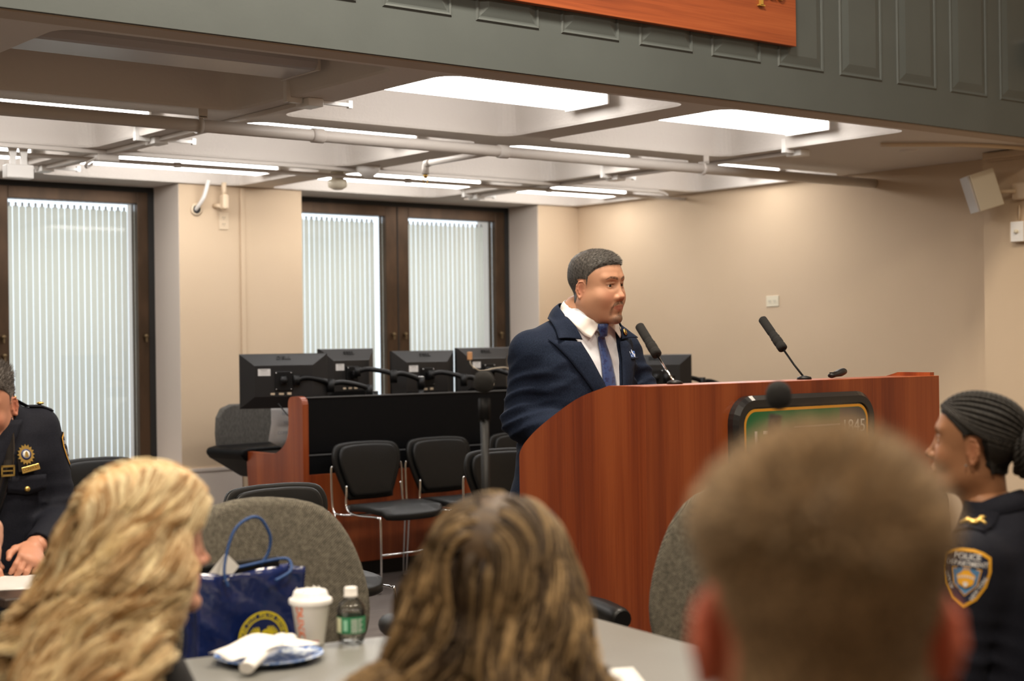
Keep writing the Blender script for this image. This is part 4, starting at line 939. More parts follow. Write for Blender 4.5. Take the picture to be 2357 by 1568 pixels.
# bottle
bo = thing('water_bottle', 'small clear water bottle with a green label on the grey table', 'bottle', (1.872, 2.927, 0.7405))
m_pet = clear_mat('clear_plastic', (0.975, 0.985, 0.98), 0.12)
bp_ = [(0.0, 0.004), (0.020, 0.0), (0.028, 0.004), (0.0305, 0.012), (0.0300, 0.022), (0.0312, 0.028), (0.0312, 0.062), (0.0305, 0.066), (0.0318, 0.072), (0.0300, 0.082), (0.024, 0.092), (0.015, 0.100), (0.0125, 0.104), (0.0125, 0.108)]
MB().lathe(bp_, 32).build('bottle_body', m_pet, bo)
m_water = clear_mat('water', (0.985, 0.99, 0.985), 0.02)
MB().lathe([(0.0, 0.006), (0.026, 0.006), (0.0285, 0.013), (0.029, 0.06), (0.0285, 0.074), (0.0, 0.074)], 32).build('water', m_water, bo)
MB().lathe([(0.0, 0.125), (0.0135, 0.125), (0.0145, 0.123), (0.0145, 0.108), (0.0155, 0.107), (0.0155, 0.104), (0.013, 0.104)], 24).build('bottle_cap', m_white, bo)
MB().lathe([(0.0316, 0.026), (0.0318, 0.027), (0.0318, 0.061), (0.0316, 0.062)], 40).build('label', mat('label_green', (0.03, 0.22, 0.10), 0.4), bo)
bcam = math.atan2(-2.927, -1.872)
def band(a0, a1, z0, z1, mt, nm, r_=0.0321):
    n = 8; vs_ = []
    for i in range(n+1):
        a = bcam + a0+(a1-a0)*i/n; vs_ += [(r_*math.cos(a), r_*math.sin(a), z0), (r_*math.cos(a), r_*math.sin(a), z1)]
    return MB().add(vs_, [[2*i, 2*i+2, 2*i+3, 2*i+1] for i in range(n)]).build(nm, mt, bo, recalc=False)
band(-1.4, -0.75, 0.028, 0.060, mat('label_cream', (0.70, 0.72, 0.50), 0.4), 'label_picture'); band(-0.55, -0.25, 0.032, 0.056, mat('label_pale', (0.30, 0.62, 0.45), 0.4), 'label_panel'); 
mb = MB()
for k in range(8):
    z = 0.0575-k*0.0038
    for a0, a1 in ((0.0, 0.45), (0.52, 0.9-0.1*(k % 3))):
        vs_ = []
        for i in range(5):
            a = bcam+a0+(a1-a0)*i/4; vs_ += [(0.0321*math.cos(a), 0.0321*math.sin(a), z), (0.0321*math.cos(a), 0.0321*math.sin(a), z-0.0016)]
        mb.add(vs_, [[2*i, 2*i+2, 2*i+3, 2*i+1] for i in range(4)])
mb.build('label_print', m_swhite, bo, recalc=False)
# plate and napkins
m_plate = mat('blue_print_plate', (0.72, 0.78, 0.84), 0.3, noise=((60, 60, 60), (0.02, 0.13, 0.45), 0.42, 0.56))
pt = thing('paper_plate', 'blue and white patterned paper plate under crumpled napkins', 'plate', (1.640, 2.885, 0.7405))
MB().lathe([(0.0, 0.002), (0.078, 0.002), (0.088, 0.008), (0.114, 0.016), (0.115, 0.0145), (0.088, 0.006), (0.078, 0.0), (0.0, 0.0)], 48).build('plate_body', m_plate, pt)
m_nap = mat('napkin', (0.84, 0.82, 0.79), 0.9, bump=(300, 0.2, 0.001))
nk = thing('napkin', 'crumpled white napkins rolled on the patterned plate', 'napkin', (1.635, 2.875, 0.748), RZ(14))
def sheet(x0, x1, y0, y1, f_, mt, nm, parent, n=22):
    o = MB().grid([[(x0+(x1-x0)*i/n, y0+(y1-y0)*j/n, f_(i/n, j/n)) for i in range(n+1)] for j in range(n+1)]).build(nm, mt, parent); solidify(o, 0.0012, 1); return o
sheet(-0.105, 0.088, -0.062, 0.070, lambda a, b: 0.016+0.020*math.sin(a*3.1)+0.006*math.sin(b*9+a*7), m_nap, 'napkin_sheet', nk)
rl = MB(); rl.tube(bez([(-0.135, -0.075, 0.010), (-0.06, -0.045, 0.026), (0.02, -0.01, 0.032), (0.08, 0.018, 0.026)], 5), [0.016]*6+[0.021]*6+[0.015]*4, 14, flat=0.75)
rl.build('rolled_napkin', m_nap, nk)
# foam-ball microphones on the table
def table_mic(label, loc, top, br):
    t = thing('table_microphone', label, 'microphone', loc, 0, 'foam ball microphones on table stands')
    e = Vector(top)-Vector(loc)
    MB().lathe([(0, 0), (0.055, 0), (0.052, 0.015), (0.02, 0.022), (0, 0.023)], 24).build('base', m_blackp, t)
    MB().tube([(0, 0, 0.01), e*0.5, e*0.90], [0.0085, 0.0085, 0.0095], 12).build('stalk', m_blackp, t)
    MB().tube([e*0.84, e*0.93], 0.0135, 12).build('collar', m_blacks, t)
    MB().ball(e, (br, br, br*1.12), n=24, k=16).build('foam_ball', m_foam, t)
    return t
table_mic('tall microphone with a foam ball on the grey table, left of the lectern', (2.19, 2.84, 0.741), (2.252, 2.925, 1.312), 0.0252)
table_mic('microphone foam ball rising behind the big blurred head', (2.33, 2.19, 0.741), (2.39, 2.125, 1.29), 0.0265)
# ---------------------------------------------------------------- organic surfaces: distance fields meshed with surface nets
class Field:
    """blended solids in local metres; meshed on a grid of cell h inside the box lo..hi"""
    def __init__(s, lo, hi, h):
        s.lo = np.array(lo, float); s.hi = np.array(hi, float); s.h = h; s.ops = []
    def _add(s, kind, fn, lo, hi, k): s.ops.append((kind, fn, np.array(lo)-k-0.02, np.array(hi)+k+0.02, k)); return s
    def cone(s, a, ra, b, rb, k=0.01, kind='u', sq=None):
        a = np.array(a, float); b = np.array(b, float); ba = b-a; L2 = float(ba@ba)+1e-12
        def fn(P):
            pa = P-a; t = np.clip((pa@ba)/L2, 0, 1)
            q = pa - t[..., None]*ba
            if sq is not None: q = q*np.array(sq)
            return np.sqrt((q*q).sum(-1)) - (ra+(rb-ra)*t)
        m = max(ra, rb)*(1.0 if sq is None else max(1.0, 1/min(sq)))
        return s._add(kind, fn, np.minimum(a, b)-m, np.maximum(a, b)+m, k)
    def chain(s, pts, rs, k=0.01, kind='u', sq=None):
        for i in range(len(pts)-1): s.cone(pts[i], rs[i], pts[i+1], rs[i+1], k, kind, sq)
        return s
    def ell(s, c, r, k=0.01, kind='u', rot=None):
        c = np.array(c, float); r = np.array(r, float)
        Rm = np.array(rot.to_3x3()) if rot is not None else None
        def fn(P):
            q = P-c
            if Rm is not None: q = q@Rm
            k0 = np.sqrt(((q/r)**2).sum(-1)); k1 = np.sqrt(((q/(r*r))**2).sum(-1))+1e-9
            return k0*(k0-1)/k1
        m = r.max() if rot is not None else r
        return s._add(kind, fn, c-m, c+m, k)
    def stack(s, rows, k=0.01, kind='u', p=2.3):
        """rows (z, half width, half depth, centre x, centre y)"""
        A = np.array(rows, float); zz = A[:, 0]
        def fn(P):
            z = np.clip(P[..., 2], zz[0], zz[-1])
            a, b, cx, cy = [np.interp(z, zz, A[:, i]) for i in (1, 2, 3, 4)]
            e = (np.abs((P[..., 0]-cx)/a)**p+np.abs((P[..., 1]-cy)/b)**p)**(1/p)
            d = (e-1)*np.minimum(a, b)
            dz = np.maximum(zz[0]-P[..., 2], P[..., 2]-zz[-1])
            return np.maximum(d, dz)
        return s._add(kind, fn, (min(A[:, 3]-A[:, 1]), min(A[:, 4]-A[:, 2]), zz[0]), (max(A[:, 3]+A[:, 1]), max(A[:, 4]+A[:, 2]), zz[-1]), k)
    def raw(s, fn, lo, hi, k=0.01, kind='u'): return s._add(kind, fn, lo, hi, k)
    def warp(s, fn): s.ops.append(('w', fn, None, None, 0)); return s
    @staticmethod
    def _mix(kind, D, d, k):
        if kind == 'u':
            if k <= 0: return np.minimum(D, d)
            h = np.clip(0.5+0.5*(D-d)/k, 0, 1); return D*(1-h)+d*h-k*h*(1-h)
        if kind == 's':
            d = -d
            if k <= 0: return np.maximum(D, d)
            h = np.clip(0.5-0.5*(D-d)/k, 0, 1); return D*(1-h)+d*h+k*h*(1-h)
        return np.maximum(D, d)
    def at(s, P):
        P = np.asarray(P, float); D = np.full(P.shape[:-1], 0.5)
        for kind, fn, lo, hi, k in s.ops:
            if kind == 'w': D = D+fn(P)
            else: D = s._mix(kind, D, fn(P), k)
        return D
    def mesh(s):
        h = s.h; n = np.ceil((s.hi-s.lo)/h).astype(int)+1
        ax = [s.lo[i]+h*np.arange(n[i]) for i in range(3)]
        D = np.full(tuple(n), 0.08)
        for kind, fn, lo, hi, k in s.ops:
            if kind in ('w', 'i'):
                P = np.stack(np.meshgrid(*ax, indexing='ij'), -1)
                if kind == 'w':
                    near = np.abs(D) < 0.03; D[near] += fn(P[near])
                else: D = np.maximum(D, fn(P))
                continue
            a = np.clip(np.floor((lo-s.lo)/h).astype(int), 0, n); b = np.clip(np.ceil((hi-s.lo)/h).astype(int)+1, 0, n)
            if (b <= a).any(): continue
            P = np.stack(np.meshgrid(*[ax[i][a[i]:b[i]] for i in range(3)], indexing='ij'), -1)
            sl = tuple(slice(a[i], b[i]) for i in range(3))
            D[sl] = s._mix(kind, D[sl], fn(P), k)
        D[0] = D[-1] = 0.05; D[:, 0] = D[:, -1] = 0.05; D[:, :, 0] = D[:, :, -1] = 0.05
        S = D < 0
        c = [D[i:n[0]-1+i, j:n[1]-1+j, k:n[2]-1+k] for i in (0, 1) for j in (0, 1) for k in (0, 1)]
        cs = sum((q < 0).astype(np.int8) for q in c); act = (cs > 0) & (cs < 8)
        idx = -np.ones(act.shape, int); cells = np.argwhere(act); idx[act] = np.arange(len(cells))
        acc = np.zeros((len(cells), 3)); cnt = np.zeros(len(cells))
        cd = {}
        for i in (0, 1):
            for j in (0, 1):
                for k in (0, 1): cd[(i, j, k)] = c[i*4+j*2+k][act]
        for u_ in cd:
            for ax_ in range(3):
                if u_[ax_] == 1: continue
                v_ = list(u_); v_[ax_] = 1; v_ = tuple(v_)
                da, db = cd[u_], cd[v_]; m = (da < 0) != (db < 0)
                t = np.where(m, da/np.where(m, da-db, 1), 0)
                p = np.tile(np.array(u_, float), (len(cells), 1)); p[:, ax_] += t
                acc[m] += p[m]; cnt += m
        V = s.lo + h*(cells + acc/np.maximum(cnt, 1)[:, None])
        Q = []
        for ax_ in range(3):
            o1, o2 = [(1, 2), (2, 0), (0, 1)][ax_]
            sh = [slice(0, None)]*3; A = np.take(S, range(0, n[ax_]-1), ax_); B = np.take(S, range(1, n[ax_]), ax_)
            e = np.argwhere(A != B)
            if not len(e): continue
            e = e[(e[:, o1] > 0) & (e[:, o2] > 0) & (e[:, o1] < n[o1]-1) & (e[:, o2] < n[o2]-1)]
            inside = A[tuple(e.T)]
            def g(d1, d2):
                q = e.copy(); q[:, o1] -= d1; q[:, o2] -= d2; return idx[tuple(q.T)]
            q = np.stack([g(1, 1), g(0, 1), g(0, 0), g(1, 0)], 1)
            q[~inside] = q[~inside][:, ::-1]
            Q.append(q)
        Q = np.concatenate(Q); Q = Q[(Q >= 0).all(1)]
        return V, Q
def np_mesh(name, V, Q, mats, parent=None, cols=None, matrix=None, smooth=True, mi=None):
    if matrix is not None:
        Mx = np.array(matrix); V = V@Mx[:3, :3].T+Mx[:3, 3]
    me = bpy.data.meshes.new(name); nv, nf = len(V), len(Q); w_ = Q.shape[1]
    me.vertices.add(nv); me.vertices.foreach_set('co', V.astype(np.float32).ravel())
    me.loops.add(nf*w_); me.loops.foreach_set('vertex_index', Q.astype(np.int32).ravel())
    me.polygons.add(nf); me.polygons.foreach_set('loop_start', np.arange(nf, dtype=np.int32)*w_)
    me.polygons.foreach_set('loop_total', np.full(nf, w_, np.int32))
    if smooth: me.polygons.foreach_set('use_smooth', np.ones(nf, bool))
    if not isinstance(mats, (list, tuple)): mats = [mats]
    for m in mats: me.materials.append(m)
    if mi is not None: me.polygons.foreach_set('material_index', mi.astype(np.int32))
    if cols is not None:
        at = me.color_attributes.new('Col', 'FLOAT_COLOR', 'POINT')
        c4 = np.ones((nv, 4), np.float32); c4[:, :3] = cols; at.data.foreach_set('color', c4.ravel())
    me.update(calc_edges=True); me.validate()
    return link(bpy.data.objects.new(name, me), parent)
def smooth_mesh(V, Q, it=1, f=0.5):
    for _ in range(it):
        acc = np.zeros_like(V); cnt = np.zeros(len(V))
        for a in range(4):
            for b in ((a+1) % 4, (a+3) % 4):
                np.add.at(acc, Q[:, a], V[Q[:, b]]); np.add.at(cnt, Q[:, a], 1)
        V = V*(1-f)+f*acc/np.maximum(cnt, 1)[:, None]
    return V
_wr = np.random.RandomState(5)
_W = [(_wr.randn(3), _wr.rand()*6.28) for _ in range(24)]
def wob(P, sc, n=8, o=0):
    """smooth pseudo noise in -1..1"""
    r_ = 0
    for i in range(n):
        d, ph = _W[(i+o) % 24]; r_ = r_+np.sin((P@d)*sc+ph+i)
    return r_/n*1.6
def ss(x, a, b):
    t = np.clip((x-a)/(b-a), 0, 1); return t*t*(3-2*t)
def gs(P, c, r):
    """gaussian blob weight"""
    q = (P-np.array(c))/np.array(r); return np.exp(-(q*q).sum(-1))
def head_field(jaw=1.0, cheek=1.0, nose=1.0, eyes=True, h=0.0016, fem=0.0, neck=((0, -0.022, -0.07), 0.058, (0, -0.03, -0.20), 0.060), ears=True, earrot=0.34, lids=0.0056, look_down=0.0, brow=1.0, extra=()):
    """head in its own frame: +Y face, +X its right, origin between the ears at eye height"""
    f = Field((-0.105, -0.125, -0.24), (0.105, 0.135, 0.125), h)
    f.ell((0, -0.014, 0.032), (0.0745, 0.096, 0.078), 0)
    f.ell((0, 0.022, 0.028), (0.066, 0.066, 0.070), 0.03)           # forehead
    f.ell((0, 0.028, -0.030), (0.0625*jaw, 0.062, 0.070), 0.03)      # mid face
    f.ell((0, 0.030, -0.082), (0.047*jaw, 0.052, 0.036), 0.03)      # jaw
    for s in (-1, 1):
        f.ell((s*0.046*jaw, 0.002, -0.060), (0.018*cheek, 0.032, 0.032), 0.03)   # jaw corner
        f.chain([(s*0.047*jaw, -0.004, -0.066), (s*0.034*jaw, 0.045, -0.098), (s*0.010, 0.080, -0.113)], [0.013, 0.013, 0.012], 0.022)
        f.ell((s*0.038, 0.058, -0.038), (0.022*cheek, 0.020, 0.024), 0.022)      # cheek
        f.cone((s*0.014, 0.0835, 0.026), 0.0075*brow, (s*0.046, 0.068, 0.026), 0.007*brow, 0.016)
    f.ell((0, 0.0815, -0.111), (0.022, 0.0145, 0.015), 0.014)         # chin
    f.ell((0, 0.080, -0.078), (0.026, 0.014, 0.018), 0.015)         # muzzle
    for s in (-1, 1):
        f.ell((s*0.032, 0.094, 0.002), (0.019, 0.019, 0.014), 0.014, 's')
    # nose
    f.cone((0, 0.079, 0.010), 0.0078, (0, 0.098, -0.028), 0.0085*nose, 0.011)
    f.ell((0, 0.1025, -0.037), (0.0105*nose, 0.0115, 0.0095), 0.008)
    for s in (-1, 1):
        f.ell((s*0.0125*nose, 0.092, -0.041), (0.0075, 0.011, 0.0075), 0.006)
        f.ell((s*0.0065, 0.0985, -0.0485), (0.0038, 0.006, 0.0035), 0.003, 's')
    # eyelids, then the opening between them
    if eyes:
        for s in (-1, 1):
            f.ell((s*0.032, 0.0685, 0.000), (0.0165, 0.0152, 0.0155), 0.004)
            f.ell((s*0.0325, 0.088, -0.0002-0.002*look_down), (0.0145, 0.014, lids), 0.0015, 's', rot=Matrix.Rotation(s*0.08, 3, 'Y'))
            f.cone((s*0.018, 0.0855, 0.0085), 0.0022, (s*0.046, 0.074, 0.0075), 0.002, 0.004)  # lid fold
    # lips
    for s in (-1, 1):
        f.cone((0, 0.0915, -0.0668), 0.0034, (s*0.015, 0.0888, -0.0665), 0.0032, 0.005)
        f.cone((s*0.015, 0.0895, -0.0665), 0.0038, (s*0.0285, 0.079, -0.0712), 0.0024, 0.005)
        f.cone((0, 0.0903, -0.0780), 0.0042, (s*0.025, 0.080, -0.0745), 0.0032, 0.005)
        f.cone((0, 0.1020, -0.0722), 0.0026, (s*0.023, 0.090, -0.0722), 0.0018, 0.002, 's')
    f.cone((0, 0.101, -0.050), 0.002, (0, 0.101, -0.062), 0.0022, 0.004, 's')    # philtrum
    f.ell((0, 0.099, -0.094), (0.016, 0.007, 0.006), 0.010, 's')                  # under lip
    f.cone(neck[0], neck[1], neck[2], neck[3], 0.035)
    for c_, r_ in extra: f.ell(c_, r_, 0.03)
    if ears:
        for s in (-1, 1):
            R3 = Matrix.Rotation(s*earrot, 3, 'Z') @ Matrix.Rotation(-0.16, 3, 'X')
            c = Vector((s*0.0755, -0.010, -0.014))
            f.ell(c, (0.0065, 0.0175, 0.031), 0.006, rot=R3)
            def L(y, z, x=0.0): return tuple(c + R3 @ Vector((s*x, y, z)))
            f.ell(L(0.001, 0.000, 0.009), (0.0065, 0.0105, 0.021), 0.003, 's', rot=R3)
            rim = [L(0.013, 0.006, 0.002), L(0.012, 0.020, 0.003), L(0.003, 0.0285, 0.004), L(-0.009, 0.026, 0.005), L(-0.0155, 0.012, 0.005), L(-0.015, -0.006, 0.005), L(-0.008, -0.019, 0.004), L(0.000, -0.027, 0.003), L(0.006, -0.022, 0.002)]
            f.chain(rim, [0.0030]*7+[0.0055, 0.004], 0.002)
            f.chain([L(-0.009, 0.014, 0.004), L(-0.009, 0.0, 0.004), L(-0.003, -0.012, 0.004)], [0.0028]*3, 0.003)
            f.ell(L(0.012, -0.004, 0.002), (0.004, 0.004, 0.006), 0.003, rot=R3)
    return f
def skin_cols(V, base, red, lip, extra=None):
    """skin tone by place on the head"""
    n = len(V); c = np.tile(np.array(base), (n, 1)).astype(float)
    def mixin(w, col):
        nonlocal c; c = c*(1-w[:, None])+np.array(col)*w[:, None]
    rd = np.array(red)
    for s in (-1, 1):
        mixin(0.55*gs(V, (s*0.040, 0.07, -0.036), (0.022, 0.03, 0.020)), rd)
        mixin(0.65*gs(V, (s*0.082, -0.010, -0.01), (0.014, 0.02, 0.035)), rd)
        mixin(0.45*gs(V, (s*0.033, 0.08, -0.012), (0.018, 0.02, 0.006)), np.array(base)*0.6)
    mixin(0.5*gs(V, (0, 0.105, -0.038), (0.014, 0.014, 0.014)), rd)
    x, y, z = V.T
    lipw = ss(y, 0.076, 0.080)*(1-ss(np.abs(x), 0.027, 0.031))*(1-ss(np.abs(z+0.0732+np.where(z > -0.0722, 0.0, -0.0005))/(np.where(z > -0.0722, 0.0088, 0.0118)*np.maximum(1-(x/0.0310)**2, 0.02)), 0.85, 1.1))
    mixin(0.85*lipw, lip)
    if extra: c = extra(V, c, mixin) if extra(V, c, mixin) is not None else c
    return c
m_skin = mat('skin', (0.5, 0.3, 0.2), 0.48, spec=0.4, sss=0.0, attr='Col', bump=(420, 0.22, 0.0008))
m_hairc = mat('hair', (0.1, 0.1, 0.1), 0.55, spec=0.35, attr='Col')
m_eye = mat('eye_white', (0.72, 0.68, 0.64), 0.15)
m_iris = mat('iris', (0.022, 0.012, 0.007), 0.1)
def eyes_mesh(parent, Mh, aim=(0, 0, 0), open_=True):
    mb = MB()
    for s in (-1, 1):
        c = Vector((s*0.032, 0.0688, 0.0))
        mb.ball(c, 0.0136, 0, n=24, k=16)
        d = Vector((aim[0], 1, aim[2])).normalized(); ex_ = d.cross(Vector((0, 0, 1))).normalized(); ey_ = ex_.cross(d)
        # iris cap
        vs_ = [c + d*0.01405]; 
        for i in range(20):
            a = 2*math.pi*i/20; vs_.append(c + d*0.01255 + (ex_*math.cos(a)+ey_*math.sin(a))*0.0060)
        mb.add(vs_, [[0, 1+i, 1+(i+1) % 20] for i in range(20)], 1, True)
    mb.v = [tuple(Mh @ Vector(p)) for p in mb.v]
    return mb.build('eyes', [m_eye, m_iris], parent)
def strands(roots, nrm, dirf, length, r0, cols, segs=5, sides=3, curlf=None, tipr=0.25):
    """tapered hair fibres as one mesh. roots (n,3), dirf(P, t, i)->(n,3) direction field"""
    n = len(roots); P = roots.copy(); pts = [P.copy()]
    L = np.asarray(length); L = np.full(n, L) if L.ndim == 0 else L
    for k in range(segs):
        d = dirf(P, k/segs); d = d/np.maximum(np.linalg.norm(d, axis=1), 1e-9)[:, None]
        P = P+d*(L/segs)[:, None]; pts.append(P.copy())
    pts = np.stack(pts, 1)                                     # n, segs+1, 3
    return tubes_np(pts, r0, cols, sides, tipr)
def tubes_np(pts, r0, cols, sides=3, tipr=0.25, prof=None):
    n, m, _ = pts.shape
    T = np.gradient(pts, axis=1); T /= np.maximum(np.linalg.norm(T, axis=2), 1e-9)[..., None]
    ref = np.tile(np.array([0.31, 0.2, 0.93]), (n, m, 1)); A = np.cross(T, ref); A /= np.maximum(np.linalg.norm(A, axis=2), 1e-9)[..., None]; B = np.cross(T, A)
    r_ = np.asarray(r0); r_ = np.full(n, r_) if r_.ndim == 0 else r_
    tp = np.linspace(1, tipr, m) if prof is None else prof
    R = r_[:, None]*tp[None, :]
    V = np.stack([pts + (A*math.cos(2*math.pi*j/sides)+B*math.sin(2*math.pi*j/sides))*R[..., None] for j in range(sides)], 2)
    base = (np.arange(n)*m*sides)[:, None, None]; i = (np.arange(m-1)*sides)[None, :, None]; j = np.arange(sides)[None, None, :]; j2 = (j+1) % sides
    a = base+i+j; b = base+i+j2; Q = np.stack([a, b, b+sides, a+sides], -1).reshape(-1, 4)
    C = np.repeat(cols, m*sides, axis=0) if cols.ndim == 2 else np.repeat(cols.reshape(-1, 3), sides, axis=0)
    return V.reshape(-1, 3), Q, C
def mesh_normals(V, Q):
    n_ = np.cross(V[Q[:, 2]]-V[Q[:, 0]], V[Q[:, 3]]-V[Q[:, 1]]); N = np.zeros_like(V)
    for a in range(4): np.add.at(N, Q[:, a], n_)
    return N/np.maximum(np.linalg.norm(N, axis=1), 1e-12)[:, None]
def scatter(V, Q, keep, n, seed=1):
    """random points on the quads whose centre passes keep"""
    C = V[Q].mean(1); k = np.where(keep(C))[0]; rs = np.random.RandomState(seed)
    n_ = np.cross(V[Q[k, 2]]-V[Q[k, 0]], V[Q[k, 3]]-V[Q[k, 1]]); ar = np.linalg.norm(n_, axis=1); ar /= ar.sum()
    s_ = rs.choice(len(k), n, p=ar); q = Q[k[s_]]; u_ = rs.rand(n, 1); v_ = rs.rand(n, 1)
    P = V[q[:, 0]]*(1-u_)*(1-v_)+V[q[:, 1]]*u_*(1-v_)+V[q[:, 2]]*u_*v_+V[q[:, 3]]*(1-u_)*v_
    N = n_[s_]/np.maximum(np.linalg.norm(n_[s_], axis=1), 1e-12)[:, None]
    return P, N, rs
def head_matrix(c, yaw=0, pitch_=0, roll_=0, sc=1.0):
    """yaw>0 turns the face to its left"""
    return Matrix.Translation(c) @ Matrix.Rotation(yaw, 4, 'Z') @ Matrix.Rotation(pitch_, 4, 'X') @ Matrix.Rotation(roll_, 4, 'Y') @ Matrix.Diagonal((sc, sc, sc, 1))
def join_np(parts):
    Vs, Qs, Cs = [], [], []; b = 0
    for V, Q, C in parts:
        Vs.append(V); Qs.append(Q+b); Cs.append(C if C.ndim == 2 else np.tile(C, (len(V), 1))); b += len(V)
    return np.concatenate(Vs), np.concatenate(Qs), np.concatenate(Cs)
def xf(V, Mx): Mx = np.array(Mx); return V@Mx[:3, :3].T+Mx[:3, 3]
def hand_mesh(wrist, fwd, up, col, side=1, curl=0.35, sc=1.0, h=0.0028):
    """relaxed five-fingered hand: fwd = from wrist to fingertips, up = back of the hand; side=+1 right hand"""
    f = Field((-0.075, -0.03, -0.06), (0.075, 0.21, 0.04), h)
    f.cone((0, -0.02, 0), 0.026, (0, 0.01, 0), 0.025, 0.01)
    f.chain([(0.0, 0.01, 0), (0.0, 0.045, 0.0), (0, 0.075, 0)], [0.022, 0.026, 0.026], 0.015, sq=(0.72, 1, 1.6))
    for k, (x, y0, L, r_) in enumerate(((-0.030, 0.082, 0.058, 0.0080), (-0.010, 0.090, 0.076, 0.0087), (0.011, 0.090, 0.080, 0.0089), (0.031, 0.084, 0.072, 0.0087))):
        x = x*side*-1 if False else x
        a = curl*(1.0+0.12*(3-k)); p = Vector((x*0.9, y0-0.02, 0.002)); P = [tuple(p)]; Rr = [r_*1.15]; ang = a*0.5; sp = (x*0.9)*3.0
        for j, fr in enumerate((0.20, 0.36, 0.26, 0.18)):
            p = p+Vector((math.sin(sp)*0.25*L*fr, math.cos(ang)*L*fr*1.15, -math.sin(ang)*L*fr*1.15)); P.append(tuple(p)); Rr.append(r_*(1.05, 0.98, 0.9, 0.72)[j]); ang += a
        f.chain(P, Rr, 0.0045)
    f.chain([(0.024, 0.012, -0.004), (0.047, 0.040, -0.012), (0.056, 0.066, -0.018), (0.054, 0.088, -0.024)], [0.014, 0.0115, 0.0100, 0.0080], 0.008)
    V, Q = f.mesh()
    # thumb sits on +x for a left hand seen from its back (fingers forward); mirror for the right hand
    if side > 0: V = V*np.array([-1, 1, 1]); Q = Q[:, ::-1]
    F_ = Vector(fwd).normalized(); U_ = Vector(up); U_ = (U_-F_*U_.dot(F_)).normalized(); X_ = F_.cross(U_)
    Mx = np.eye(4); Mx[:3, 0] = X_; Mx[:3, 1] = F_; Mx[:3, 2] = U_; Mx[:3, :3] *= sc; Mx[:3, 3] = wrist
    return xf(V, Mx), Q, np.tile(np.array(col), (len(V), 1))
def project(fld, pts, d=(0, -1, 0), start=0.45, off=0.004, steps=60):
    """march points along d onto the surface"""
    P = np.array(pts, float) - np.array(d)*start; D_ = np.array(d, float)
    for _ in range(steps):
        s_ = fld.at(P); P = P + D_*np.clip(s_, -0.01, 0.06)[:, None]*0.85
    lost = np.abs(fld.at(P)) > 0.012
    if lost.any() and not lost.all():
        good = np.where(~lost)[0]; P0 = np.array(pts, float)
        for i in np.where(lost)[0]:
            j = good[np.argmin(((P0[good]-P0[i])**2).sum(-1))]; P[i] = P0[i]; ax = int(np.argmax(np.abs(D_))); P[i, ax] = P[j, ax]
    return P - D_*off
def fnormal(fld, P, e=0.002):
    g = np.stack([fld.at(P+np.eye(3)[i]*e)-fld.at(P-np.eye(3)[i]*e) for i in range(3)], -1)
    return g/np.maximum(np.linalg.norm(g, axis=-1), 1e-9)[..., None]
# ---------------------------------------------------------------- people
def hairline(P, ys=None, zs=None):
    ys = ys or (-0.13, -0.055, -0.036, -0.030, -0.020, 0.000, 0.008, 0.014, 0.020, 0.045, 0.072, 0.10)
    zs = zs or (-0.086, -0.078, -0.050, 0.0, 0.020, 0.020, -0.002, -0.002, 0.030, 0.054, 0.068, 0.070)
    return P[:, 2]-np.interp(P[:, 1], ys, zs)
def notear(P): return ~((np.abs(P[:, 0]) > 0.0735) & (P[:, 1] > -0.040) & (P[:, 1] < 0.012) & (P[:, 2] < 0.022) & (P[:, 2] > -0.06))
def short_hair(V, Q, parent, Mh, col_a, col_b, thick, n, length, dirf, seed, ys=None, zs=None, fade=0.012, scale=1.0, r0=0.0006, topz=0.05, name='hair', mixp=0.5):
    N = mesh_normals(V, Q); m = hairline(V, ys, zs)
    w_ = ss(m, 0.0, fade)*notear(V)
    keep = (w_[Q] > 0.02).all(1)
    rs = np.random.RandomState(seed)
    th = thick(V)*w_
    V2 = V+N*(th*(1+0.10*wob(V, 260)) + 0.0003)[:, None]
    nz = 0.5+0.5*np.clip(wob(V*np.array([1, 1, 1.0]), 420, 10, 3), -1, 1)
    C = np.array(col_a)*(1-nz[:, None]*mixp)+np.array(col_b)*(nz[:, None]*mixp)
    used = np.unique(Q[keep]); mp = -np.ones(len(V), int); mp[used] = np.arange(len(used))
    cap = (V2[used], mp[Q[keep]], C[used])
    P, Nn, rs = scatter(V2, Q, lambda c: hairline(c, ys, zs) > 0.004, n, seed)
    ok = notear(P); P, Nn = P[ok], Nn[ok]; k = rs.rand(len(P), 1)**1.5
    cc = np.array(col_a)*(1-k)+np.array(col_b)*k
    Ls = length(P)*(0.7+0.6*rs.rand(len(P)))
    jit = rs.randn(len(P), 3)*0.25
    S = strands(P-Nn*0.001, Nn, lambda p, t: dirf(p, t, Nn)+jit, Ls, r0, cc, 4, 3)
    Vh, Qh, Ch = join_np([cap, S])
    return np_mesh(name, xf(Vh, Mh), Qh, m_hairc, parent, Ch)
def seated_legs(f, hs=0.11, knee=(0.13, 0.43, 0.50), ank=(0.12, 0.42, 0.09), r=(0.085, 0.06, 0.045)):
    for s in (-1, 1):
        f.chain([(s*hs, 0.0, 0.545), (s*knee[0], knee[1], knee[2]), (s*ank[0], ank[1], ank[2])], r, 0.03)
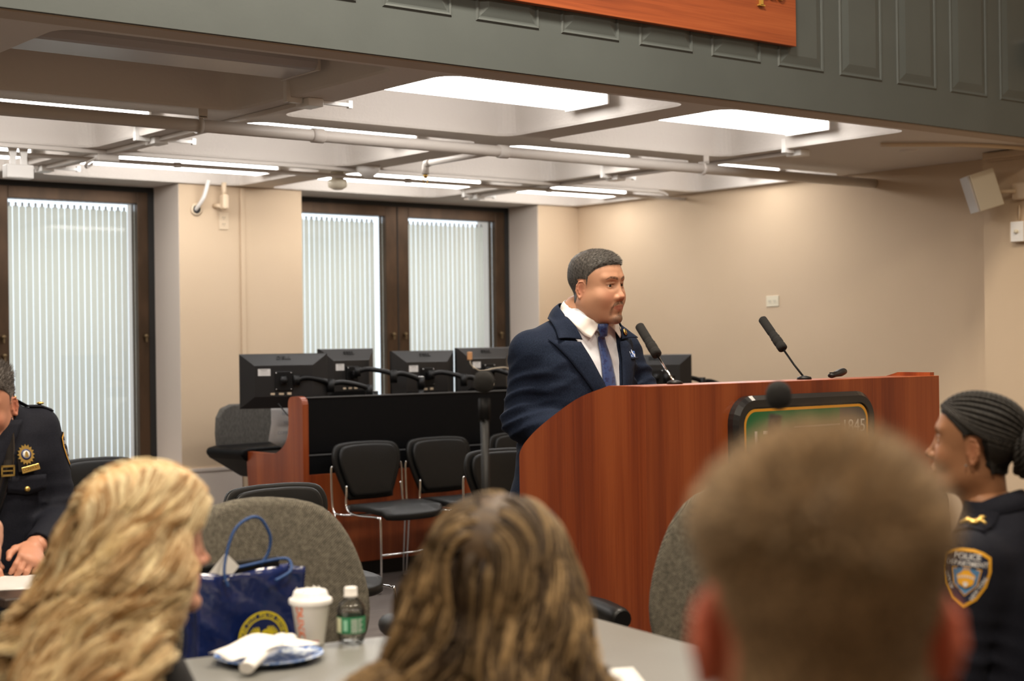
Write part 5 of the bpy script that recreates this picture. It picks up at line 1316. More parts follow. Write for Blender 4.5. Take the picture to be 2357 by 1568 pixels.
def shoes(parent, ank, col, fwd=1):
    for s in (-1, 1):
        f = Field((-0.06, -0.12, -0.01), (0.06, 0.24, 0.11), 0.007)
        f.chain([(0, -0.04, 0.045), (0, 0.06, 0.04), (0, 0.15, 0.03)], [0.042, 0.042, 0.034], 0.03)
        f.cone((0, -0.02, 0.05), 0.042, (0, -0.02, 0.09), 0.04, 0.02)
        f.raw(lambda P: -P[..., 2], (-1, -1, -1), (1, 1, 1), 0, 'i')
        V, Q = f.mesh(); np_mesh('shoe', V+np.array([s*ank[0], ank[1]-0.01, 0.0]), Q, col, parent)
def build_person(label, loc, rz, spec):
    root = thing('person', label, 'person', loc, rz)
    Mh = head_matrix(*spec['head']); hf = head_field(**spec.get('face', {}))
    V, Q = hf.mesh(); C = skin_cols(V, *spec['skin'])
    if spec.get('paint'): C = spec['paint'](V, C)
    parts = [(xf(V, Mh), Q, C)]
    sc = np.array(spec['skin'][0])
    J = spec['arms']    # list of (side, shoulder, elbow, wrist)
    # covered body under the clothes, down to the feet
    bf = Field(spec['lo'], spec['hi'], 0.016)
    bf.stack([(z, a*0.86, b*0.84, cx, cy) for z, a, b, cx, cy in spec['torso']], 0)
    for sd, sh, el, wr in J: bf.chain([sh, el, wr], [0.055, 0.042, 0.030], 0.03)
    bf.chain(spec['neck'], [0.056]*len(spec['neck']), 0.03)
    if 'legs' in spec: spec['legs'](bf, 0.8)
    Vb, Qb = bf.mesh(); parts.append((Vb, Qb, sc))
    for hd in spec.get('hands', []): parts.append(hand_mesh(*hd[0], **hd[1]))
    Vp, Qp, Cp = join_np(parts)
    body = np_mesh('body', Vp, Qp, m_skin, root, Cp)
    if spec.get('eyes', True): eyes_mesh(root, Mh, spec.get('aim', (0, 0, 0)))
    return root, Mh, (V, Q), hf
def garment(name, parent, fld, mt, cols=None, sm=1):
    V, Q = fld.mesh(); V = smooth_mesh(V, Q, sm)
    return np_mesh(name, V, Q, mt, parent, cols(V) if cols else None), (V, Q)
def folds(P, el, ax, amp, freq, rad, o=0):
    """creases gathered round a joint"""
    q = P-np.array(el); d = np.array(ax)/np.linalg.norm(ax); t = q@d
    w_ = np.exp(-(q*q).sum(-1)/(rad*rad)); a_ = t*freq+2.6*wob(P, 13, 6, o)
    return -amp*w_*((1-np.abs(np.sin(a_*0.5)))**1.25*1.9-0.7)
# ---- the speaker
def suit_mat():
    m = mat('navy_suit', (0.0048, 0.0095, 0.024), 0.85, spec=0.22, noise=((420, 420, 160), (0.011, 0.019, 0.042), 0.40, 0.64))
    return m
m_suit = suit_mat(); m_shirt = mat('white_shirt', (0.74, 0.76, 0.82), 0.7, noise=((900, 900, 30), (0.66, 0.69, 0.78), 0.45, 0.55)); m_collar = mat('white_collar', (0.80, 0.78, 0.77), 0.65)
m_tie = mat('blue_tie', (0.020, 0.045, 0.16), 0.45, noise=((65, 65, 65), (0.008, 0.016, 0.085), 0.50, 0.58), sheen=0.2)
m_shoe = mat('black_leather', (0.012, 0.012, 0.012), 0.3)
sp_t = [(0.80, 0.225, 0.165, 0, -0.015), (0.95, 0.212, 0.160, 0, -0.005), (1.12, 0.207, 0.155, 0, 0.005), (1.25, 0.225, 0.150, 0, 0.005), (1.34, 0.240, 0.138, 0, 0.0), (1.40, 0.215, 0.118, 0, 0.0), (1.445, 0.158, 0.100, -0.006, 0.012), (1.49, 0.098, 0.086, -0.020, 0.034), (1.525, 0.080, 0.076, -0.027, 0.045)]
RSH, REL, RWR = (0.199, -0.005, 1.362), (0.222, -0.035, 1.135), (0.175, 0.235, 1.085)
LSH, LEL, LWR = (-0.222, -0.005, 1.362), (-0.315, 0.05, 1.165), (-0.245, 0.30, 1.11)
def sp_legs(f, g):
    for s in (-1, 1): f.chain([(s*0.095, -0.01, 0.86), (s*0.105, 0.0, 0.48), (s*0.11, -0.015, 0.09)], [0.092*g, 0.070*g, 0.052*g], 0.03)
def sp_paint(V, C):
    x, y, z = V.T; ax = np.abs(x); C = C.copy(); br = np.array((0.055, 0.036, 0.026))
    nz = 0.72+0.28*np.clip(wob(V, 900, 10), -1, 1)
    def mx(w_, col):
        nonlocal C; w_ = np.clip(w_*nz, 0, 1)[:, None]; C = C*(1-w_)+np.array(col)*w_
    front = ss(y, 0.055, 0.07)
    # eyebrows: an arch thinning outwards
    zc = np.interp(ax, (0.010, 0.020, 0.038, 0.052), (0.0225, 0.0265, 0.0290, 0.0215)); hw = np.interp(ax, (0.008, 0.014, 0.036, 0.053), (0.003, 0.0046, 0.0034, 0.0008))
    mx(0.95*(1-ss(np.abs(z-zc)/hw, 0.6, 1.35))*ss(ax, 0.007, 0.011)*(1-ss(ax, 0.050, 0.055))*front, (0.030, 0.020, 0.016))
    # moustache running down beside the mouth into the chin beard
    mz = np.interp(ax, (0.0, 0.012, 0.026, 0.034), (-0.0575, -0.0575, -0.065, -0.080))
    mx(0.95*(1-ss(np.abs(z-mz)/0.0062, 0.5, 1.4))*(1-ss(ax, 0.030, 0.035))*ss(ax, -0.001, 0.004)*ss(y, 0.06, 0.07), br)
    mx(0.55*(1-ss(np.abs(ax-0.031)/0.004, 0.4, 1.5))*ss(z, -0.108, -0.096)*(1-ss(z, -0.074, -0.066))*ss(y, 0.05, 0.06), br)
    mx(0.92*(1-ss(np.sqrt((x/0.033)**2+((z+0.113)/0.016)**2), 0.65, 1.1))*ss(y, 0.045, 0.06), (0.075, 0.055, 0.045))
    mx(0.8*gs(V, (0, 0.092, -0.0925), (0.0065, 0.02, 0.005)), br)
    # shaved shadow on jaw, lash line
    mx(0.22*ss(-z, 0.06, 0.10)*ss(y, -0.01, 0.03)*(1-ss(-z, 0.125, 0.14)), (0.16, 0.11, 0.085))
    for s in (-1, 1):
        e = np.sqrt(((x-s*0.0325)/0.0155)**2+((z+0.0003)/0.0068)**2); mx(0.75*(1-ss(np.abs(e-1.0), 0.05, 0.22))*ss(z, -0.001, 0.003)*front, (0.03, 0.018, 0.014))
    # close-cropped sides under the hair
    hl = hairline(V); mx(0.55*ss(hl, -0.004, 0.004)*notear(V), (0.12, 0.10, 0.09))
    return C
hy = math.radians(11)
spk = dict(head=((-0.028, 0.090, 1.606), hy, RZ(-3), RZ(3), 1.035), face=dict(jaw=1.10, cheek=1.4, nose=1.12, extra=(((0, 0.010, -0.105), (0.054, 0.055, 0.026)), ((0.049, 0.022, -0.058), (0.020, 0.036, 0.040)), ((-0.049, 0.022, -0.058), (0.020, 0.036, 0.040)), ((0, 0.03, -0.05), (0.062, 0.055, 0.05))), neck=((0, -0.020, -0.07), 0.064, (0, -0.070, -0.19), 0.070), lids=0.0054, brow=1.1),
           skin=((0.49, 0.262, 0.165), (0.55, 0.21, 0.14), (0.42, 0.155, 0.115)), paint=sp_paint, torso=sp_t, neck=[(0, 0.0, 1.42), (0, 0.02, 1.52)],
           arms=[(1, RSH, REL, RWR), (-1, LSH, LEL, LWR)], lo=(-0.5, -0.35, -0.02), hi=(0.5, 0.5, 1.6), legs=sp_legs, aim=(0.10, 1, -0.04),
           hands=[(((0.155, 0.262, 1.072), (-0.25, 1, -0.35), (0.15, 0.3, 1), (0.49, 0.262, 0.165)), dict(side=1, curl=0.30)),
                  (((-0.225, 0.335, 1.100), (0.25, 1, -0.5), (-0.1, 0.4, 1), (0.49, 0.262, 0.165)), dict(side=-1, curl=0.30))])
SPX, SPY = 3.625, 4.175
spk_root, Mh, hm, hf = build_person('man in a navy suit and blue tie speaking at the lectern', (SPX, SPY, 0), math.pi, spk)
def dirf_sp(p, t, N):
    d = N*0.35+np.array([-0.5, 0.9, 0.0]); top = ss(p[:, 2], 0.04, 0.085)[:, None]
    return d*top + (1-top)*(N*0.12+np.array([0, -0.25, -1.0]))
short_hair(*hm, spk_root, Mh, (0.020, 0.018, 0.017), (0.24, 0.225, 0.21), lambda V: 0.0014+0.0085*ss(V[:, 2], 0.035, 0.095), 12000, lambda P: 0.0035+0.006*ss(P[:, 2], 0.05, 0.09), dirf_sp, 3, fade=0.012, r0=0.0005, mixp=0.4)
def xl(z): return 0.092-(1.42-z)*0.46
def xr(z): return -0.100+(1.42-z)*0.16
def jacket_field(h=0.006, grow=0.010, cut=True):
    f = Field((-0.48, -0.30, 0.76), (0.48, 0.46, 1.56), h)
    rows = [(z, a+grow, b+grow, cx, cy) for z, a, b, cx, cy in sp_t]; rows[0] = (0.78, 0.262, 0.185, 0.01, -0.03); rows[1] = (0.93, 0.232, 0.172, 0, -0.01)
    f.stack(rows, 0)
    for sh, el, wr in ((RSH, REL, RWR), (LSH, LEL, LWR)):
        f.chain([sh, el, wr], [0.074, 0.066, 0.050], 0.022)
        f.cone((sh[0]*0.42, sh[1]-0.005, sh[2]+0.062), 0.050, (sh[0]*0.98, sh[1], sh[2]+0.020), 0.060, 0.05)
    def wrinkle(P):
        d = 0
        for sh, el, wr, o in ((RSH, REL, RWR, 0), (LSH, LEL, LWR, 7)):
            ax = np.array(el)-np.array(sh)
            d = d+folds(P, np.array(el)+np.array([0, 0.0, 0.03]), ax+np.array([0.03, 0.10, 0]), 0.0100, 150, 0.120, o)
            d = d+folds(P, np.array(sh)*0.45+np.array(el)*0.55, ax+np.array([0.05, 0.14, 0]), 0.0075, 120, 0.110, o+3)
        for sx in (-1, 1): d = d+folds(P, (sx*0.17, 0.09, 1.27), (0.3*sx, 0.1, 1.0), 0.0035, 95, 0.09, 5)
        d = d+0.0022*wob(P, 16, 8, 2)+0.0012*wob(P, 38, 8, 9)
        return np.clip(d, -0.012, 0.0055)
    f.warp(wrinkle)
    if cut:
        def V_(P):
            x, y, z = P[..., 0], P[..., 1], P[..., 2]
            d = np.maximum(x-xl(z), xr(z)-x); d = np.maximum(d*0.9, 1.145-z); return np.maximum(d, 0.03-y)
        f.raw(V_, (-0.2, 0.0, 1.1), (0.2, 0.4, 1.56), 0.0, 's')
        f.cone((-0.022, 0.035, 1.497), 0.085, (-0.030, 0.06, 1.62), 0.088, 0.006, 's')
        for el, wr in ((REL, RWR), (LEL, LWR)):
            w_ = np.array(wr); d = (w_-np.array(el)); d = d/np.linalg.norm(d)
            f.cone(tuple(w_+d*0.030), 0.062, tuple(w_+d*0.12), 0.062, 0, 's')
    return f
jf = jacket_field(); garment('suit_jacket', spk_root, jf, m_suit, sm=2)
sf = Field((-0.3, -0.2, 1.0), (0.3, 0.3, 1.53), 0.006); sf.stack([(z, a+0.001, b+0.002, cx, cy) for z, a, b, cx, cy in sp_t[2:]], 0)
for wr, el in ((RWR, REL), (LWR, LEL)): pass
sf.warp(lambda P: 0.0015*wob(P, 45, 8, 4)); garment('shirt', spk_root, sf, m_shirt)
cuf = MB()
for wr, el in ((RWR, REL), (LWR, LEL)):
    w_ = Vector(wr); d = (w_-Vector(el)).normalized(); MB().tube([w_-d*0.004, w_+d*0.040], 0.036, 20).build('shirt_cuff', m_collar, spk_root)
smf = jacket_field(h=0.008, cut=False)
# collar: a folded band round the neck
def collar(parent, c, ang_gap, r_top, r_bot, z_back, z_front, drop_b, drop_f, tilt_y, mt, tip=0.02, name='shirt_collar', n=40, flat=1.0):
    rows = [[], [], [], []]
    for i in range(n+1):
        a = math.radians(90+ang_gap+(360-2*ang_gap)*i/n); fr = (1+math.sin(a))/2          # 1 at the front
        e = abs(i/n-0.5)*2; ztop = z_back+(z_front-z_back)*fr**1.3; dr = drop_b+(drop_f-drop_b)*fr
        if e > 0.86: dr += tip*(e-0.86)/0.14
        for k, (rr_, zz) in enumerate(((r_top-0.004, ztop-0.03), (r_top, ztop), (r_top+0.004, ztop-0.001), (r_bot+0.010*fr, ztop-dr))):
            rows[k].append((c[0]+rr_*math.cos(a), c[1]+rr_*math.sin(a)*flat+tilt_y*(zz-c[2]), zz))
    o = MB().grid(rows).build(name, mt, parent); solidify(o, 0.0018); return o
def strip(parent, inner, outer, fld, nm, mt, off=0.005, n=6, across=6, bulge=0.006, th=0.0025, snap=0.0, cx=0.0, cy=0.0):
    """mirrored band from the back of the neck to the front, kept outside fld"""
    half = []
    I_ = bez(inner, n); O_ = bez(outer, n)
    for a, b in zip(I_, O_):
        row = []
        for k in range(across+1):
            t = k/across; p = a*(1-t)+b*t; d = (Vector((p.x, p.y, 0)).normalized()+Vector((0, 0, 0.8))).normalized(); p = p+d*bulge*math.sin(math.pi*t); row.append(p)
        half.append(row)
    rows_ = [[Vector((-p.x, p.y, p.z)) for p in r_] for r_ in half[::-1]] + half[1:]
    P = np.array([[tuple(p) for p in r_] for r_ in rows_]).reshape(-1, 3)+np.array((cx, cy, 0))
    for _ in range(4):
        sd = fld.at(P); nn = fnormal(fld, P); P = P+nn*np.clip(off-sd, 0, 0.05)[:, None]
    P = P.reshape(len(rows_), across+1, 3)
    o = MB().grid([[tuple(q) for q in r_] for r_ in P]).build(nm, mt, parent); solidify(o, th, 1); return o
strip(spk_root, [(0, -0.062, 1.556), (0.050, -0.045, 1.553), (0.080, -0.005, 1.540), (0.082, 0.045, 1.512), (0.055, 0.088, 1.486), (0.012, 0.104, 1.472)],
      [(0, -0.072, 1.525), (0.060, -0.056, 1.520), (0.094, -0.008, 1.500), (0.102, 0.048, 1.462), (0.094, 0.085, 1.437), (0.068, 0.112, 1.418)], sf, 'shirt_collar', m_collar, off=0.007, cx=-0.026, cy=0.022, bulge=0.004)
# lapels lie on the chest
def lapel(side, parent, fld, inner, outer, nm, mt, off=0.005, th=0.004, zs=None):
    P = []
    for z, xi, xo in zip(zs, inner, outer):
        for k in range(7): P.append((xi+(xo-xi)*k/6, 0.0, z if not isinstance(z, tuple) else z[0]+(z[1]-z[0])*k/6))
    pts = project(fld, P, off=off); m_ = len(zs)
    for i in range(m_):
        for k in range(7): pts[i*7+k, 1] += 0.006*math.sin(math.pi*min(k/6+0.1, 1))*1.0
    o = MB().grid([[tuple(pts[i*7+k]) for k in range(7)] for i in range(m_)]).build(nm, mt, parent); solidify(o, th, 1); return o
zz = [1.10+0.0155*i for i in range(19)]
def lap(zlist, xin, side, notch):
    """straight lower lapel up to the notch"""
    rows_in, rows_out = [], []
    for z in zlist:
        t = (z-1.10)/(notch-1.10); w_ = 0.012+0.092*min(max(t, 0), 1)**0.75
        rows_in.append(xin(z)); rows_out.append(xin(z)+side*w_)
    return rows_in, rows_out
zl = [1.12+(1.405-1.12)*i/14 for i in range(15)]
a_, b_ = lap(zl, xl, 1, 1.405); lapel(1, spk_root, smf, a_, b_, 'lapel', m_suit, zs=[(z, z+0.010*(i/14)) for i, z in enumerate(zl)])
a_, b_ = lap(zl, xr, -1, 1.405); lapel(-1, spk_root, smf, a_, b_, 'lapel', m_suit, zs=[(z, z+0.010*(i/14)) for i, z in enumerate(zl)])
strip(spk_root, [(0, -0.070, 1.545), (0.056, -0.054, 1.542), (0.092, -0.010, 1.526), (0.104, 0.040, 1.492), (0.104, 0.080, 1.455), (0.094, 0.105, 1.412)],
      [(0, -0.100, 1.500), (0.072, -0.088, 1.497), (0.125, -0.030, 1.478), (0.152, 0.025, 1.455), (0.172, 0.066, 1.438), (0.186, 0.092, 1.418)], smf, 'jacket_collar', m_suit, off=0.007, cx=-0.018, cy=0.016, bulge=0.006, th=0.003)
# tie: knot and blade projected on the shirt
tp = []
for z, w_ in ((1.468, 0.024), (1.455, 0.024), (1.428, 0.0145), (1.422, 0.0155), (1.40, 0.018), (1.34, 0.025), (1.28, 0.031), (1.20, 0.038), (1.13, 0.042)):
    for k in range(7): tp.append((-0.014-0.03*(1.45-z)-w_+2*w_*k/6, 0, z))
pts = project(sf, tp, off=0.007)
for i in range(9):
    for k in range(7):
        q = (k-3)/3; pts[i*7+k, 1] += (0.014 if i < 3 else 0.004)*(1-q*q)
        if i < 3: pts[i*7+k, 1] += 0.012
o = MB().grid([[tuple(pts[i*7+k]) for k in range(7)] for i in range(9)]).build('tie', m_tie, spk_root); solidify(o, 0.004)
# pin and pocket square
def badge_frame(fld, x, z, d=(0, -1, 0), off=0.006):
    p = project(fld, [(x, 0, z)], d=d, off=off)[0]; n = fnormal(fld, p[None])[0]; n = Vector(n)
    ey_ = (Vector((0, 0, 1))-n*n.z).normalized(); ex_ = ey_.cross(n); return basis(tuple(p), tuple(ex_), tuple(ey_))
Bm = badge_frame(smf, -0.138, 1.440, off=0.024)
pn = MB().lathe([(0, 0.003), (0.0085, 0.003), (0.0115, 0.001), (0.012, -0.002)], 20, 0, Bm).build('lapel_pin', m_gold, spk_root)
MB().lathe([(0.0075, 0.0034), (0.0105, 0.0026)], 20, 0, Bm).build('pin_ring', m_blackp, pn)
Bm = badge_frame(smf, -0.160, 1.350, off=0.010)
o = MB().grid([[tuple(Bm @ Vector((x, y*(1-0.25*(x/0.024)**2*(y > 0)), 0.002+0.004*math.sin(x*260+y*70)))) for x in np.linspace(-0.023, 0.023, 13)] for y in np.linspace(-0.006, 0.026, 8)]).build('pocket_square', mat('square_print', (0.70, 0.76, 0.90), 0.7, noise=((110, 110, 110), (0.06, 0.14, 0.42), 0.52, 0.57)), spk_root); solidify(o, 0.002)
o = MB().grid([[tuple(Bm @ Vector((x, y, 0.005))) for x in (-0.03, 0, 0.03)] for y in (-0.010, -0.002)]).build('breast_pocket', m_suit, spk_root); solidify(o, 0.003)
tf = Field((-0.3, -0.25, 0.03), (0.3, 0.25, 1.0), 0.009); tf.stack([(0.80, 0.19, 0.135, 0, -0.01), (0.98, 0.185, 0.13, 0, 0)], 0); sp_legs(tf, 1.05); tf.warp(lambda P: 0.004*wob(P, 22)); garment('trousers', spk_root, tf, m_suit)
shoes(spk_root, (0.11, -0.015), m_shoe)
# ---- uniformed officers and the audience
m_unif = mat('navy_uniform', (0.0045, 0.0055, 0.011), 0.8, spec=0.25, noise=((300, 300, 300), (0.008, 0.009, 0.016), 0.4, 0.62))
m_patch = mat('patch_cloth', (0.006, 0.010, 0.035), 0.75); m_pgold = mat('patch_gold', (0.72, 0.36, 0.02), 0.6); m_pwhite = mat('patch_white', (0.62, 0.62, 0.62), 0.7); m_pblue = mat('patch_blue', (0.06, 0.17, 0.33), 0.7)
m_patent = mat('patent_leather', (0.008, 0.008, 0.009), 0.10, coat=0.8)
def seat_spec(zsh, w=1.0, cy=0.0):
    """torso rows of a seated adult with shoulder joints at zsh"""
    R_ = []
    for t, a, b, y in ((0.0, 0.180, 0.125, 0.0), (0.25, 0.172, 0.120, -0.005), (0.55, 0.175, 0.118, -0.005), (0.80, 0.192, 0.112, 0.0), (0.93, 0.178, 0.095, -0.005), (1.02, 0.130, 0.078, -0.01), (1.10, 0.072, 0.066, -0.005), (1.14, 0.062, 0.060, 0.0)):
        R_.append((0.50+(zsh-0.50)*t, a*w, b*w, 0, y+cy))
    return R_
def garment_seated(name, root, rows, arms, mt, grow=0.012, h=0.008, ar=(0.070, 0.056, 0.042), wr_amp=0.003, neck=None, cut=None, hem=0.47):
    f = Field((-0.45, -0.35, hem-0.02), (0.45, 0.50, rows[-1][0]+0.05), h)
    f.stack([(z, a+grow, b+grow, cx, cy) for z, a, b, cx, cy in rows], 0)
    for sd, sh, el, wr in arms: f.chain([sh, el, wr], ar, 0.035)
    def wrk(P):
        d = 0.0022*wob(P, 15)+0.001*wob(P, 40)
        for n_, (sd, sh, el, wr) in enumerate(arms): d = d+folds(P, el, np.array(el)-np.array(sh)+np.array([0.02, 0.08, 0]), wr_amp*2, 150, 0.10, n_*5)
        return d
    f.warp(wrk)
    if neck: f.cone(neck[0], neck[1], neck[2], neck[3], 0.006, 's')
    if cut: cut(f)
    for sd, sh, el, wr in arms:
        w_ = np.array(wr); d = w_-np.array(el); d = d/np.linalg.norm(d); f.cone(tuple(w_+d*0.035), 0.052, tuple(w_+d*0.12), 0.055, 0, 's')
    garment(name, root, f, mt); return f
def seat_legs_fn(hip=0.10, kx=0.12, ky=0.42, ax=0.12, ay=0.40):
    def fn(f, g):
        for s in (-1, 1): f.chain([(s*hip, 0.0, 0.565), (s*kx, ky, 0.52), (s*ax, ay, 0.09)], [0.088*g, 0.066*g, 0.048*g], 0.03)
    return fn
def seat_trousers(root, mt, fn, name='trousers'):
    f = Field((-0.3, -0.22, 0.05), (0.3, 0.56, 0.70), 0.010); f.stack([(0.49, 0.185, 0.135, 0, 0.0), (0.62, 0.175, 0.13, 0, 0)], 0.02); fn(f, 1.08); f.warp(lambda P: 0.004*wob(P, 20)); garment(name, root, f, mt)
def sleeve_patch(parent, fld, c, d, name='shoulder_patch', tiltz=0.0):
    """shield-shaped police patch laid on the sleeve; c = (x, y, z) near the surface, d = direction of projection"""
    p = project(fld, [c], d=d, start=0.15, off=0.003)[0]; n = Vector(fnormal(fld, p[None])[0]); n = Vector((-np.array(d))) .normalized()*0.6+n*0.4; n.normalize()
    ey_ = (Vector((0, 0, 1))-n*n.z).normalized(); ex_ = ey_.cross(n)
    B = basis(tuple(p), tuple(ex_), tuple(ey_)) @ Matrix.Rotation(tiltz, 4, 'Z')
    def outline(s):
        P = [(-0.046, 0.040), (-0.030, 0.050), (-0.012, 0.055), (0.012, 0.055), (0.030, 0.050), (0.046, 0.040), (0.048, 0.010), (0.041, -0.022), (0.024, -0.050), (0.0, -0.067), (-0.024, -0.050), (-0.041, -0.022), (-0.048, 0.010)]
        return [(x*s, y*s-0.002*(1-s)) for x, y in P]
    def drop(pts, off):
        W_ = np.array([tuple(B @ Vector((x, y, 0))) for x, y in pts]); q = project(fld, W_, d=d, start=0.10, off=off); return [tuple(v) for v in q]
    def ringfill(s0, s1, off, mt, nm, par):
        o0, o1 = outline(s0), outline(s1); n_ = len(o0); rows = []
        K = 4 if s0 > 0 else 4
        rows = [[(a[0]*(1-t)+b[0]*t, a[1]*(1-t)+b[1]*t) for a, b in zip(o0, o1)] for t in np.linspace(0, 1, K)]
        flat_ = [q for r_ in rows for q in r_]; pts = drop(flat_, off)
        return MB().add(pts, [[i*n_+j, i*n_+(j+1) % n_, (i+1)*n_+(j+1) % n_, (i+1)*n_+j] for i in range(K-1) for j in range(n_)], 0, True).build(nm, mt, par)
    base = ringfill(0.02, 1.0, 0.0030, m_patch, name, parent)
    ringfill(0.90, 1.0, 0.0040, m_pgold, 'gold_edge', base)
    def sub(pts, mt, nm, off=0.0042):
        q = drop(pts, off); MB().add(q, [list(range(len(pts)))]).build(nm, mt, base, recalc=False)
    def dropmesh(V, Fc, Mx, mt, nm, off=0.0050):
        pts = [(Mx @ Vector((v.x, v.y, 0))) for v in V]; q = drop([(p_.x, p_.y) for p_ in pts], off); MB().add(q, Fc).build(nm, mt, base, recalc=False)
    I = Matrix.Identity(4)
    V, Fc = text_mesh('POLICE', 0.0165, 0.0, 0.0004); dropmesh(V, Fc, Matrix.Translation((0, 0.0385, 0)), m_pwhite, 'patch_lettering')
    V, Fc = text_mesh('DEPARTMENT', 0.0145, 0.0, 0.0003); dropmesh(V, Fc, Matrix.Translation((0, 0.0235, 0)) @ Matrix.Diagonal((0.92, 1, 1, 1)), m_pwhite, 'patch_lettering')
    V, Fc = text_mesh('CITY OF', 0.0095, 0.0, 0.0002); dropmesh(V, Fc, Matrix.Translation((-0.0335, -0.014, 0)) @ Matrix.Rotation(RZ(-66), 4, 'Z'), m_pwhite, 'patch_lettering')
    V, Fc = text_mesh('NEW YORK', 0.0105, 0.0, 0.0002); dropmesh(V, Fc, Matrix.Translation((0.0270, -0.026, 0)) @ Matrix.Rotation(RZ(60), 4, 'Z'), m_pwhite, 'patch_lettering')
    sub([(-0.030, 0.0135), (0.0, 0.0175), (0.030, 0.0135), (0.024, -0.020), (0.0, -0.043), (-0.024, -0.020)], m_pgold, 'inner_shield')
    sub([(-0.0275, 0.0115), (0.0, 0.0155), (0.0275, 0.0115), (0.022, -0.019), (0.0, -0.040), (-0.022, -0.019)], m_pblue, 'inner_field', 0.0048)
    sub([(-0.019, -0.001), (-0.010, 0.006), (-0.006, 0.012), (0.006, 0.012), (0.010, 0.006), (0.019, -0.001), (0.015, -0.018), (0.0, -0.026), (-0.015, -0.018)], m_pgold, 'crest', 0.0054)
    for k in range(7): sub([(-0.017+k*0.0052, -0.003+0.003*math.sin(k*.52)), (-0.0135+k*0.0052, -0.003+0.003*math.sin(k*.52)), (-0.0135+k*0.0052, -0.007+0.003*math.sin(k*.52)), (-0.017+k*0.0052, -0.007+0.003*math.sin(k*.52))], m_pwhite, 'crest_detail', 0.0060)
    sub([(-0.005, -0.014), (0.005, -0.014), (0.004, -0.021), (0.0, -0.024), (-0.004, -0.021)], m_pwhite, 'crest_detail', 0.0060)
    return base
def button(parent, fld, x, z, r=0.0085, mt=None, d=(0, -1, 0), nm='brass_button'):
    B = badge_frame(fld, x, z, d=d, off=0.002); MB().lathe([(0, 0.006), (r*0.6, 0.0055), (r, 0.002), (r, -0.002)], 16, 0, B).build(nm, mt or m_gold, parent)
# seated officer at the left edge
rows = seat_spec(1.195, 1.04, 0.0)
rows = [(z, a, b, cx, cy+0.05*(z-0.7)) for z, a, b, cx, cy in rows]
A1 = [(1, (0.182, 0.01, 1.152), (0.25, 0.04, 0.87), (0.12, 0.26, 0.80)), (-1, (-0.182, 0.01, 1.152), (-0.245, 0.04, 0.87), (-0.11, 0.27, 0.815))]
sk1 = ((0.50, 0.235, 0.15), (0.55, 0.17, 0.11), (0.45, 0.17, 0.13))
def of_paint(V, C):
    x, y, z = V.T; ax = np.abs(x); C = C.copy()
    zc = np.interp(ax, (0.012, 0.036, 0.052), (0.0225, 0.026, 0.018)); w_ = (0.75*(1-ss(np.abs(z-zc)/0.0035, 0.6, 1.3))*ss(ax, 0.008, 0.012)*(1-ss(ax, 0.050, 0.055))*ss(y, 0.05, 0.07))[:, None]
    C = C*(1-w_)+np.array((0.06, 0.045, 0.035))*w_
    w_ = (0.5*ss(hairline(V), -0.004, 0.004)*notear(V))[:, None]; C = C*(1-w_)+np.array((0.14, 0.12, 0.11))*w_
    return C
CAMDIR = math.atan2(-4.74, -1.76)
OF = dict(head=((-0.010, 0.085, 1.240), RZ(-30), RZ(-16), RZ(0), 1.0), face=dict(jaw=1.02, lids=0.0030, look_down=1.2, neck=((0, -0.020, -0.07), 0.058, (0, -0.075, -0.17), 0.062), h=0.002), skin=sk1, paint=of_paint,
          torso=rows, neck=[(0, 0.02, 1.12), (0, 0.05, 1.20)], arms=A1, lo=(-0.5, -0.35, -0.02), hi=(0.5, 0.6, 1.3), legs=seat_legs_fn(), aim=(0, 1, -0.8),
          hands=[(((0.10, 0.28, 0.795), (-0.5, 0.75, -0.25), (0.2, 0.2, 1), sk1[0]), dict(side=1, curl=0.45)), (((-0.095, 0.285, 0.812), (0.35, 0.85, -0.3), (-0.5, 0.1, 0.9), sk1[0]), dict(side=-1, curl=0.5))])
of_root, Mh1, hm1, hf1 = build_person('police officer in navy uniform looking down, seated at the left edge', (1.722, 4.825, 0), CAMDIR-math.pi/2+RZ(13), OF)
short_hair(*hm1, of_root, Mh1, (0.040, 0.034, 0.030), (0.30, 0.27, 0.25), lambda V: 0.0015+0.013*ss(V[:, 2], 0.04, 0.09), 4500, lambda P: 0.006+0.012*ss(P[:, 2], 0.05, 0.09), lambda p, t, N: (N*0.9+np.array([0.2, 0.3, 0.1])), 11, r0=0.0007, fade=0.006)
def uni_cut(f): f.raw(lambda P: np.maximum(np.maximum(np.abs(P[..., 0])-(P[..., 2]-1.10)*0.45, 1.10-P[..., 2]), 0.04-P[..., 1]), (-0.1, 0, 1.08), (0.1, 0.3, 1.3), 0, 's')
uf = garment_seated('uniform_coat', of_root, rows, A1, m_unif, neck=((0, 0.02, 1.205), 0.064, (0, 0.05, 1.30), 0.066), cut=uni_cut, h=0.007)
sh2 = Field((-0.2, -0.2, 1.0), (0.2, 0.3, 1.25), 0.008); sh2.stack([(z, a, b, cx, cy) for z, a, b, cx, cy in rows[3:]], 0); garment('shirt', of_root, sh2, m_collar)
seat_trousers(of_root, m_unif, seat_legs_fn()); shoes(of_root, (0.12, 0.40), m_shoe)
ufs = Field((-0.45, -0.35, 0.45), (0.45, 0.5, 1.3), 0.01); ufs.stack([(z, a+0.012, b+0.012, cx, cy) for z, a, b, cx, cy in rows], 0)
for sd, sh, el, wr in A1: ufs.chain([sh, el, wr], (0.070, 0.056, 0.042), 0.035)
